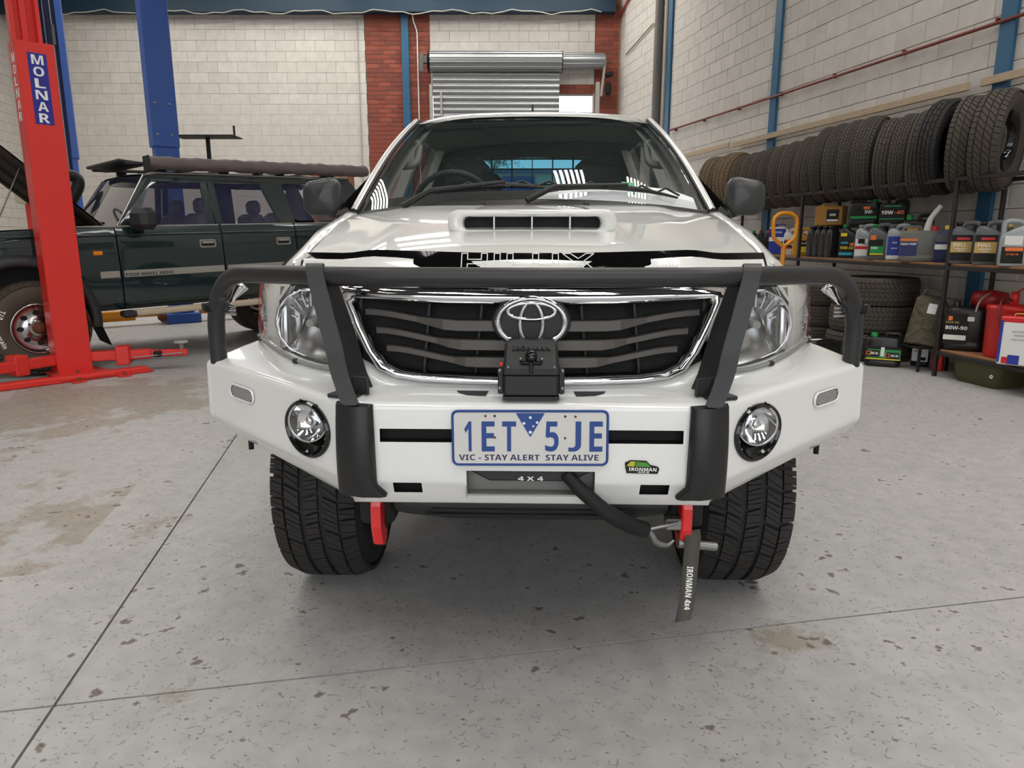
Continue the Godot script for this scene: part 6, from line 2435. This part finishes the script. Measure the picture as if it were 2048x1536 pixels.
# moulded jug: front +z; nx = neck side (-1 or 1), panels [x, y, w, h, material], words [text, x, y, high, material]
func jug(called: String, label: String, cat: String, group: String, at: Vector3, yaw: float, w: float, h: float, d: float, body: Material, cap: Material, panels := [], words := [], nx := -1.0, style := 0) -> Node3D:
	var root := thing(called, label, cat, at, Basis(Vector3.UP, deg_to_rad(yaw)), group)
	var s := ms()
	var rows := []
	var ny := h
	match style:
		0:   # jug with a sloping shoulder and a loop handle
			rows = [ring_at(w * 0.94, d * 0.92, 0.02, 0), ring_at(w, d, 0.024, 0.012), ring_at(w, d, 0.024, h * 0.60), ring_at(w * 0.93, d * 0.96, 0.03, h * 0.70, nx * w * 0.035), ring_at(w * 0.58, d * 0.80, 0.03, h * 0.83, nx * w * 0.19), ring_at(0.05, 0.05, 0.024, h * 0.90, nx * w * 0.27)]
			loft(s, rows, true, 1, true)
			var hs := ms()
			tube(hs, fil([V(-nx * w * 0.40, h * 0.62, 0), V(-nx * w * 0.42, h * 0.93, 0), V(-nx * w * 0.30, h * 0.985, 0), V(nx * w * 0.08, h * 0.97, 0), V(nx * w * 0.20, h * 0.85, 0)], 0.03), 0.0135, 8, false, true, 1, 1.5)
			obj("jug_body", s, body, root)
			obj("handle", hs, body, root)
			s = ms()
			lathe(s, [Vector2(0.022, h * 0.88), Vector2(0.024, h * 0.93), Vector2(0.026, h * 0.93), Vector2(0.026, h * 0.99), Vector2(0.02, h), Vector2(0, h)], 14, T(V(nx * w * 0.27, 0, 0)))
			obj("cap", s, cap, root)
			s = ms()
			for k in 6:
				for sx in [-1.0, 1.0]: bx(s, V(sx * w * 0.5, h * (0.10 + 0.08 * k), 0), V(0.006, 0.008, d * 0.8), 0.002, E(0, 0, 0))
			obj("grip_ribs", s, body, root).set_meta("kind", "stuff")
		1:   # squat drum with a carry handle on top
			rows = [ring_at(w * 0.9, d * 0.9, 0.05, 0), ring_at(w, d, 0.06, 0.015), ring_at(w, d, 0.06, h * 0.16), ring_at(w * 0.975, d * 0.975, 0.06, h * 0.18), ring_at(w, d, 0.06, h * 0.20), ring_at(w, d, 0.06, h * 0.80), ring_at(w * 0.94, d * 0.94, 0.06, h * 0.87), ring_at(w * 0.85, d * 0.85, 0.05, h * 0.88)]
			loft(s, rows, true, 1, true)
			obj("drum_body", s, body, root)
			s = ms()
			tube(s, fil([V(-nx * w * 0.05, h * 0.87, 0), V(-nx * w * 0.05, h * 0.98, 0), V(-nx * w * 0.44, h * 0.98, 0), V(-nx * w * 0.47, h * 0.80, 0)], 0.03), 0.016, 8)
			obj("handle", s, body, root)
			s = ms()
			lathe(s, [Vector2(0.03, h * 0.86), Vector2(0.03, h * 0.98), Vector2(0.026, h), Vector2(0, h)], 14, T(V(nx * w * 0.27, 0, d * 0.1)))
			obj("cap", s, cap, root)
		2:   # tin or carton
			bx(s, V(0, h / 2, 0), V(w, h, d), 0.012)
			obj("tin_body", s, body, root)
			s = ms()
			lathe(s, [Vector2(0.03, h), Vector2(0.03, h + 0.018), Vector2(0, h + 0.02)], 14, T(V(nx * w * 0.28, 0, 0)))
			obj("cap", s, cap, root)
			s = ms()
			tube(s, fil([V(-0.06, h, 0), V(-0.06, h + 0.03, 0), V(0.06, h + 0.03, 0), V(0.06, h, 0)], 0.02), 0.006, 6)
			obj("handle", s, cap, root)
		3:   # plain bottle
			rows = [ring_at(w * 0.95, d * 0.95, 0.02, 0), ring_at(w, d, 0.022, 0.01), ring_at(w, d, 0.022, h * 0.68), ring_at(w * 0.8, d * 0.85, 0.022, h * 0.80), ring_at(0.045, 0.045, 0.02, h * 0.90)]
			loft(s, rows, true, 1, true)
			obj("bottle_body", s, body, root)
			s = ms()
			lathe(s, [Vector2(0.024, h * 0.89), Vector2(0.024, h * 0.985), Vector2(0.02, h), Vector2(0, h)], 12)
			obj("cap", s, cap, root)
	var zf := d * 0.5 + 0.0006
	var k := 0
	for q in panels:
		s = ms()
		prism(s, rr(q[2] * w, q[3] * h, 0.004, 2, q[0] * w, q[1] * h), 0.0008, T(V(0, 0, zf + k * 0.0007)))
		obj("label_panel", s, q[4], root)
		k += 1
	for q in words:
		text("label_lettering", q[0], q[3] * h, q[4], root, T(V(q[1] * w, q[2] * h, zf + k * 0.0007 + 0.0006)), q[5] * w if q.size() > 5 else 0.0, 0.0006)
	return root

func oil() -> void:
	var K := mat("oil_black", Color(0.10, 0.10, 0.105), 0.4)
	var GR := mat("oil_grey", Color(0.34, 0.35, 0.36), 0.4)
	var SV := mat("oil_silver", Color(0.60, 0.62, 0.63), 0.38, 0.2)
	var GD := mat("oil_gold", Color(0.80, 0.58, 0.22), 0.35, 0.2)
	var TN := mat("tin_gold", Color(0.66, 0.48, 0.24), 0.35, 0.3)
	var DG := mat("drum_grey", Color(0.42, 0.415, 0.40), 0.5)
	var WH := mat("oil_white", Color(0.88, 0.88, 0.86), 0.45)
	var BL := mat("oil_blue", Color(0.16, 0.22, 0.60), 0.4)
	var GN := mat("oil_green", Color(0.08, 0.55, 0.28), 0.45)
	var RD := mat("oil_red", Color(0.80, 0.12, 0.12), 0.4)
	var YL := mat("oil_yellow", Color(0.90, 0.80, 0.15), 0.45)
	var OR := mat("oil_orange", Color(0.92, 0.45, 0.16), 0.45)
	var CY := mat("oil_cyan", Color(0.15, 0.62, 0.70), 0.45)
	var TA := mat("oil_tan", Color(0.74, 0.62, 0.34), 0.45)
	var NV := mat("oil_navy", Color(0.10, 0.14, 0.34), 0.45)
	var G := "oil jugs on the middle shelf"
	var L: Material = M.letter_white
	var at := func(px: float, u: float, y: float) -> Vector3:
		var p := meet(px, 515, u)
		return V(p.x, y, p.z)
	var ya := -38.0
	# far end: black bottles with coloured caps
	for k in 4:
		jug("oil_bottle", "slim black bottle with %s cap at the rack's far end" % ["a red", "a green", "a dark red", "a bright red"][k], "bottle", G, at.call(1489 + k * 15, 5.0 + 0.02 * k, MID), ya, 0.11, 0.30, 0.09, K, [RD, GN, M.rust, RD][k], [[0, 0.35, 0.8, 0.4, M.deep_black]], [], -1, 3)
	jug("oil_tin", "tall white and blue tin behind the yellow jack handle", "tin", "", at.call(1556, 5.05, MID), ya, 0.21, 0.34, 0.18, WH, BL, [[0, 0.25, 0.96, 0.46, BL], [0, 0.78, 0.96, 0.30, BL]], [["MOTOR", 0, 0.8, 0.07, L], ["DIESEL", 0.0, 0.42, 0.07, BL]], -1, 2)
	jug("oil_jug", "white jug with red label beside the yellow jack handle", "jug", G, at.call(1580, 5.06, MID), ya, 0.17, 0.31, 0.12, WH, WH, [[0, 0.42, 0.8, 0.3, M.deep_black], [0, 0.27, 0.8, 0.06, RD], [0, 0.57, 0.8, 0.05, OR]], [["10W", 0, 0.42, 0.1, L]], -1, 0)
	jug("oil_jug", "gold oil jug with yellow and black label", "jug", G, at.call(1601, 4.95, MID), ya, 0.19, 0.315, 0.10, GD, GD, [[0.16, 0.36, 0.58, 0.40, M.deep_black], [0.16, 0.24, 0.58, 0.2, YL]], [["5W-40", 0.16, 0.46, 0.07, L]], -1, 0)
	for k in 4:
		jug("oil_jug", "plain black ribbed jug, %s of four beside the gold jug" % ["first", "second", "third", "last"][k], "jug", G, at.call(1630 + k * 12.5, 4.96, MID), 12.0, 0.20, 0.335, 0.10, K, K, [[0.1, 0.3, 0.5, 0.36, M.deep_black]], [], -1, 0)
	jug("oil_jug", "black jug with 10W-50 label and green cap", "jug", G, at.call(1697, 4.96, MID), ya, 0.20, 0.345, 0.11, K, GN, [[-0.08, 0.30, 0.72, 0.42, M.deep_black], [-0.10, 0.13, 0.68, 0.08, CY], [-0.2, 0.46, 0.36, 0.05, CY], [0.18, 0.42, 0.2, 0.09, OR], [-0.25, 0.70, 0.3, 0.1, YL]], [["10W-50", -0.08, 0.31, 0.085, YL, 0.66]], -1, 0)
	jug("oil_jug", "silver jug with red and white label", "jug", G, at.call(1728, 4.97, MID), ya, 0.19, 0.34, 0.11, SV, SV, [[-0.08, 0.34, 0.7, 0.5, WH], [-0.08, 0.33, 0.7, 0.09, RD], [-0.14, 0.52, 0.34, 0.14, M.deep_black]], [["5W-30", 0.1, 0.44, 0.05, NV]], -1, 0)
	jug("oil_jug", "dark grey jug with green cap and green label", "jug", G, at.call(1757, 4.93, MID), ya, 0.205, 0.345, 0.11, GR, GN, [[-0.12, 0.34, 0.62, 0.46, M.deep_black], [-0.06, 0.26, 0.6, 0.24, GN], [-0.06, 0.155, 0.6, 0.04, YL], [-0.25, 0.62, 0.24, 0.13, OR]], [["10W", -0.18, 0.33, 0.07, L]], -1, 0)
	# second layer
	jug("oil_tin", "gold tin with dark oval label stacked on the black jugs", "tin", "", at.call(1655, 5.02, MID + 0.338), ya, 0.29, 0.215, 0.2, TN, TN, [[0.14, 0.5, 0.44, 0.62, M.deep_black], [0.14, 0.27, 0.4, 0.1, WH]], [["20W", 0.14, 0.55, 0.12, L]], -1, 2)
	jug("oil_jug", "black and green drum stacked above the silver jug", "jug", G, at.call(1722, 5.04, MID + 0.346), ya, 0.31, 0.25, 0.2, K, GN, [[0.1, 0.42, 0.7, 0.5, M.deep_black], [0.02, 0.28, 0.8, 0.1, GN], [0.1, 0.66, 0.2, 0.1, OR], [0.1, 0.22, 0.7, 0.03, YL]], [["5W-", 0.18, 0.5, 0.14, L]], 1, 1)
	jug("oil_jug", "black 10W-40 drum tilted on the stacked jugs", "jug", G, at.call(1779, 5.05, MID + 0.348), ya, 0.25, 0.22, 0.2, K, K, [[0, 0.45, 0.9, 0.66, M.deep_black], [0, 0.2, 0.9, 0.04, GN], [0, 0.74, 0.6, 0.05, GN]], [["10W", -0.17, 0.48, 0.16, L, 0.42], ["-40", 0.24, 0.48, 0.16, OR, 0.34]], -1, 1)
	jug("oil_jug", "black drum with white and green spout behind the grey drum", "jug", G, at.call(1828, 5.14, MID), ya, 0.26, 0.43, 0.2, K, GN, [], [], -1, 1)
	# right of the grey jugs
	jug("oil_jug", "silver jug with blue label beside the grey drum", "jug", G, at.call(1794, 4.97, MID), ya, 0.20, 0.335, 0.11, SV, GR, [[-0.12, 0.36, 0.6, 0.62, BL], [-0.12, 0.09, 0.62, 0.10, WH]], [["XLD", -0.12, 0.5, 0.05, L], ["5W-30", -0.12, 0.34, 0.04, L]], -1, 0)
	var gd := jug("oil_drum", "grey squat drum with a white bent spout", "drum", "", at.call(1840, 4.98, MID), ya + 6, 0.35, 0.315, 0.24, DG, RD, [[-0.28, 0.36, 0.40, 0.40, NV], [-0.28, 0.62, 0.40, 0.06, OR]], [["HIGH PERF", -0.28, 0.50, 0.06, L, 0.36]], 1, 1)
	var s := ms()
	tube(s, fil([V(0.03, 0.26, 0.0), V(0.045, 0.38, 0.0), V(0.12, 0.50, 0.02)], 0.04), [0.034, 0.028, 0.026, 0.025, 0.024, 0.023, 0.022, 0.021], 10)
	obj("pouring_spout", s, M.oil_white, gd)
	s = ms()
	bx(s, V(-0.08, 0.285, 0.02), V(0.10, 0.03, 0.05), 0.008)
	obj("measuring_cap", s, TN, gd)
	jug("oil_bottle", "blue and white bottle half hidden by the rack post", "bottle", G, at.call(1889, 5.0, MID), ya, 0.16, 0.32, 0.1, NV, YL, [[0, 0.42, 1.0, 0.14, WH], [0, 0.66, 0.95, 0.2, GR]], [], -1, 3)
	for k in 2:
		jug("oil_jug", "grey jug with tan FULL label, %s" % ["beside the rack post", "beside the pale silver jug"][k], "jug", G, at.call([1927, 1976][k], 4.945, MID), ya + 4, 0.215, 0.345, 0.11, GR, K, [[-0.12, 0.38, 0.70, 0.62, M.deep_black], [-0.12, 0.40, 0.70, 0.26, TA], [-0.06, 0.60, 0.44, 0.06, RD]], [["FULL", -0.16, 0.455, 0.075, L, 0.42], ["SYNTHETIC", -0.12, 0.36, 0.035, L], ["15W-40", -0.12, 0.31, 0.03, L]], -1, 0)
	jug("oil_jug", "pale silver jug with orange and black label", "jug", G, at.call(2030, 4.92, MID), ya + 4, 0.23, 0.35, 0.12, SV, SV, [[-0.10, 0.24, 0.62, 0.36, M.deep_black], [-0.06, 0.37, 0.5, 0.08, OR], [-0.1, 0.56, 0.5, 0.2, WH]], [["X7 5W-30", -0.1, 0.26, 0.04, OR]], 1, 0)
	for k in 5:
		jug("oil_bottle", "dark bottle in the back row behind the %s jug" % ["gold", "first FULL", "second FULL", "pale silver", "dark grey"][k], "bottle", G, at.call([1612, 1955, 2010, 2046, 1765][k], 5.16, MID), ya, 0.12, 0.335, 0.09, [WH, K, K, GR, K][k], [WH, K, TA, K, K][k], [], [], -1, 3)
	# ---- low shelf and floor
	var low := func(px: float, py: float, u: float) -> Vector3:
		var p := meet(px, py, u)
		return V(p.x, LOW, p.z)
	var bd := jug("oil_drum", "black 80W-90 gear oil drum on the lowest shelf", "drum", "", low.call(1926, 690, 5.06), ya + 4, 0.31, 0.42, 0.30, K, K, [[-0.2, 0.45, 0.56, 0.62, M.deep_black], [-0.22, 0.27, 0.54, 0.10, WH], [0.12, 0.66, 0.16, 0.09, WH], [-0.36, 0.66, 0.1, 0.09, OR]], [["80W-90", -0.2, 0.47, 0.075, L, 0.52], ["GEAR OIL", -0.3, 0.58, 0.04, TA]], -1, 1)
	# red pump drum
	var rp := thing("grease_drum", "red round drum with a hand pump and hose on the lowest shelf", "drum", low.call(2013, 715, 5.08), Basis())
	s = ms()
	lathe(s, [Vector2(0, 0), Vector2(0.165, 0), Vector2(0.17, 0.01), Vector2(0.18, 0.38), Vector2(0.187, 0.385), Vector2(0.187, 0.41), Vector2(0.18, 0.415), Vector2(0.18, 0.42), Vector2(0, 0.425)], 32)
	obj("drum_body", s, RD, rp)
	s = ms()
	lathe(s, [Vector2(0, 0.53), Vector2(0.028, 0.53), Vector2(0.032, 0.50), Vector2(0.032, 0.42), Vector2(0.06, 0.42)], 14)
	obj("pump_head", s, RD, rp)
	s = ms()
	tube(s, [V(0.0, 0.52, 0), V(0.11, 0.60, 0.03)], 0.006, 6)
	tube(s, [V(0.11, 0.60, 0.03), V(0.2, 0.665, 0.05)], 0.012, 8)
	obj("pump_lever", s, RD, rp)
	s = ms()
	tube(s, fil([V(-0.03, 0.46, 0.02), V(-0.13, 0.50, 0.06), V(-0.20, 0.42, 0.12), V(-0.19, 0.22, 0.16), V(-0.10, 0.16, 0.17), V(0.02, 0.20, 0.19)], 0.08), 0.009, 8)
	obj("hose", s, mat("hose_dark", Color(0.42, 0.14, 0.15), 0.5), rp)
	var rf := thing("fuel_can", "red drum with a curved pipe behind the black gear oil drum", "can", low.call(1972, 660, 5.20), Basis())
	s = ms()
	lathe(s, [Vector2(0, 0), Vector2(0.075, 0), Vector2(0.08, 0.36), Vector2(0.15, 0.40), Vector2(0.13, 0.50), Vector2(0, 0.52)], 24)
	obj("can_body", s, mat("can_red", Color(0.62, 0.10, 0.12), 0.4), rf)
	s = ms()
	tube(s, fil([V(-0.20, 0.34, 0.14), V(-0.17, 0.44, 0.12), V(-0.08, 0.50, 0.1), V(0.0, 0.49, 0.06), V(0.02, 0.38, 0.05)], 0.06), 0.010, 8)
	obj("bent_pipe", s, M.wagon_silver, rf)
	var box := jug("powder_box", "white box with red lid and blue print on the lowest shelf", "box", "", low.call(2034, 735, 4.84), ya - 4, 0.27, 0.36, 0.12, WH, TA, [[-0.3, 0.10, 0.16, 0.14, RD], [-0.1, 0.12, 0.28, 0.2, BL], [0.43, 0.4, 0.13, 0.78, NV], [-0.46, 0.5, 0.07, 0.9, BL]], [["MULTI PURPOSE", 0.0, 0.72, 0.03, M.grey_trim], ["DEGREASER", 0.0, 0.64, 0.03, M.grey_trim], ["HAND CLEANER", 0.0, 0.55, 0.03, M.grey_trim]], 1, 2)
	s = ms()
	bx(s, V(0, 0.345, 0), V(0.275, 0.05, 0.125), 0.01)
	obj("lid", s, RD, box)

func low_things() -> void:
	var s: SurfaceTool
	var K: Material = M.oil_black
	var gj := jug("oil_jug", "black and green C2 oil drum standing on the floor", "jug", "", Vector3(3.55, 0, -6.72), -26, 0.31, 0.315, 0.20, K, M.oil_green, [[0.0, 0.42, 0.97, 0.40, M.deep_black], [0.02, 0.40, 0.9, 0.26, M.oil_green], [0, 0.24, 0.95, 0.035, M.oil_yellow], [-0.02, 0.46, 0.10, 0.28, M.oil_white], [-0.28, 0.40, 0.36, 0.2, M.deep_black], [0.26, 0.36, 0.36, 0.18, M.deep_black]], [["C2", -0.40, 0.41, 0.13, M.oil_orange, 0.13], ["0W-30", -0.24, 0.41, 0.08, M.letter_white, 0.20], ["C2", 0.12, 0.36, 0.12, M.oil_orange, 0.13], ["0W-30", 0.31, 0.36, 0.07, M.letter_white, 0.20]], -1, 1)
	# jerry can
	var jc := mat("camo", Color(1, 1, 1), 0.5)
	noisy(jc, 31, 0.012, Color(0.16, 0.20, 0.14), Color(0.44, 0.34, 0.25), 2.2)
	var p := meet(1848, 640, 4.93)
	var root := thing("jerry_can", "green and brown steel jerry can leaning against the rack post", "can", V(p.x, 0.235, p.z), Basis(Vector3.UP, deg_to_rad(-30)) * Basis(Vector3.BACK, deg_to_rad(-9)))
	s = ms()
	var sil := [Vector2(-0.145, 0.0), Vector2(0.145, 0.0), Vector2(0.155, 0.03), Vector2(0.145, 0.36), Vector2(0.08, 0.45), Vector2(-0.11, 0.45), Vector2(-0.145, 0.41)]
	prism(s, sil, 0.16, T(V(0, 0, -0.08)), 0.02)
	obj("can_body", s, jc, root)
	s = ms()
	for k in 3: tube(s, fil([V(-0.10, 0.44, -0.05 + 0.05 * k), V(-0.09, 0.505, -0.05 + 0.05 * k), V(0.05, 0.505, -0.05 + 0.05 * k), V(0.06, 0.45, -0.05 + 0.05 * k)], 0.03), 0.009, 6)
	obj("triple_handle", s, jc, root)
	s = ms()
	for q in [[[-0.13, 0.05], [-0.04, 0.17]], [[0.13, 0.05], [0.04, 0.17]], [[-0.13, 0.34], [-0.04, 0.24]], [[0.13, 0.34], [0.04, 0.24]]]:
		tube(s, [V(q[0][0], q[0][1], 0.08), V(q[1][0], q[1][1], 0.08)], 0.008, 6)
	ringp(s, rr(0.11, 0.10, 0.015, 3, 0, 0.205), rr(0.08, 0.07, 0.012, 3, 0, 0.205), 0.008, T(V(0, 0, 0.078)), 0.3)
	obj("pressed_cross", s, jc, root)
	s = ms()
	prism(s, rr(0.07, 0.09, 0.004, 2, 0.02, 0.345), 0.001, T(V(-0.02, 0, 0.0805)))
	obj("paper_label", s, M.paper, root)
	# crate under the jerry can
	s = ms()
	p = meet(1843, 700, 4.98)
	bx(s, V(p.x + 0.02, 0.222, p.z), V(0.34, 0.02, 0.30), 0.004, BB)
	for q in [[-0.15, -0.14], [0.15, -0.14], [-0.15, 0.14], [0.15, 0.14]]: bx(s, V(p.x + 0.02, 0, p.z) + BB * V(q[0], 0.106, q[1] * 0.9), V(0.02, 0.212, 0.02), 0.0, BB)
	tag(obj("small_stand", s, M.rack_steel), "low black stand under the jerry can", "stand")
	jug("oil_bottle", "black bottle with white paper label under the jerry can", "bottle", "", Vector3(3.905, 0, -6.70), -38, 0.15, 0.20, 0.11, K, K, [[0, 0.55, 0.9, 0.6, M.paper], [0.2, 0.38, 0.3, 0.16, M.deep_black]], [["GEAR OIL", -0.1, 0.72, 0.06, M.deep_black]], -1, 3)
	jug("oil_bottle", "small red bottle on the floor beside the rack post", "bottle", "", Vector3(3.93, 0, -6.46), -38, 0.095, 0.22, 0.09, M.oil_red, M.oil_red, [], [], -1, 3)
	# olive tub under the lowest shelf
	var tb := thing("storage_tub", "olive green tub pushed under the lowest shelf", "tub", uw(5.06, 0, 4.98), BB)
	s = ms()
	var rows := []
	for q in [[0.30, 0.40, 0.0], [0.33, 0.44, 0.02], [0.36, 0.50, 0.185]]: rows.append(ring_at(q[0], q[1], 0.06, q[2]))
	loft(s, rows, true, 1, true)
	obj("tub_body", s, mat("olive", Color(0.28, 0.27, 0.15), 0.6), tb)
	s = ms()
	ringp(s, ell(0.016, 0.016, 12), ell(0.007, 0.007, 12), 0.004, T(V(-0.172, 0.10, 0.18), E(0, -90, 0)))
	obj("eyelet", s, M.paper, tb)
	# battery on the floor by the tyre stack
	var bt := thing("car_battery", "black car battery with white label on the floor by the stacked tyres", "battery", Vector3(3.02, 0, -6.9), Basis(Vector3.UP, deg_to_rad(20)))
	s = ms()
	bx(s, V(0, 0.10, 0), V(0.32, 0.20, 0.24), 0.012)
	obj("case", s, M.deep_black, bt)
	s = ms()
	bx(s, V(0, 0.205, 0), V(0.325, 0.03, 0.245), 0.008)
	obj("lid", s, K, bt)
	s = ms()
	bx(s, V(-0.02, 0.2205, -0.03), V(0.14, 0.002, 0.08))
	obj("label_panel", s, M.paper, bt)
	s = ms()
	tube(s, [V(-0.1, 0.222, 0.07), V(0, 0.235, 0.08), V(0.1, 0.222, 0.07)], 0.01, 6)
	obj("carry_strap", s, M.deep_black, bt)
	# pallet jack with its yellow handle in front of the rack
	p = meet(1565, 520, 4.45)
	var pj := thing("pallet_jack", "yellow pallet jack handle standing in front of the rack", "pallet jack", V(p.x, 0, p.z), Basis(Vector3.UP, deg_to_rad(11)))
	var Y := mat("jack_yellow", Color(0.86, 0.56, 0.10), 0.4)
	s = ms()
	tube(s, fil([V(0, 1.10, 0), V(-0.13, 1.19, 0), V(-0.145, 1.40, 0), V(-0.07, 1.46, 0), V(0.07, 1.46, 0), V(0.145, 1.40, 0), V(0.13, 1.19, 0), V(0, 1.10, 0)], 0.05), 0.021, 10)
	obj("loop_handle", s, Y, pj)
	s = ms()
	tube(s, [V(0, 0.2, 0), V(0, 1.12, 0)], 0.024, 10)
	bx(s, V(-0.03, 0.86, 0.0), V(0.03, 0.1, 0.03), 0.005)
	obj("drawbar", s, Y, pj)
	s = ms()
	bx(s, V(0, 0.16, 0.0), V(0.22, 0.18, 0.22), 0.02)
	for x in [-0.19, 0.19]: bx(s, V(x, 0.075, -0.6), V(0.16, 0.05, 1.15), 0.01)
	obj("forks", s, Y, pj)
	s = ms()
	lathe(s, [Vector2(0, -0.1), Vector2(0.08, -0.1), Vector2(0.08, 0.1), Vector2(0, 0.1)], 16, T(V(0, 0.08, 0.02), E(0, 0, 90)))
	obj("steer_wheel", s, M.deep_black, pj)

func extras() -> void:
	var s: SurfaceTool
	# timber cupboard behind the wagon
	s = ms()
	bx(s, V(-3.55, 1.2, -14.6), V(0.75, 2.4, 0.5), 0.01)
	tag(obj("cupboard", s, mat("cupboard_brown", Color(0.50, 0.31, 0.19), 0.6)), "brown timber cupboard in front of the brick pier", "cupboard")
	# flat black sign plate above the awning
	s = ms()
	bx(s, V(-5.55, 2.98, -13.6), V(1.1, 0.02, 0.5), 0.004)
	bx(s, V(-5.02, 3.06, -13.5), V(0.03, 0.2, 0.03), 0.003)
	bx(s, V(-5.55, 1.5, -13.6), V(0.06, 2.96, 0.06), 0.004)
	tag(obj("work_stand", s, M.deep_black), "flat black stand top showing above the wagon's awning", "stand")
	# white meter box on the near part of the side wall
	s = ms()
	bx(s, uw(-7.53, 3.05, 13.6), V(0.14, 0.55, 0.45), 0.01, BB)
	tag(obj("meter_box", s, M.letter_white), "white meter box on the block wall beside the red hoist", "box")
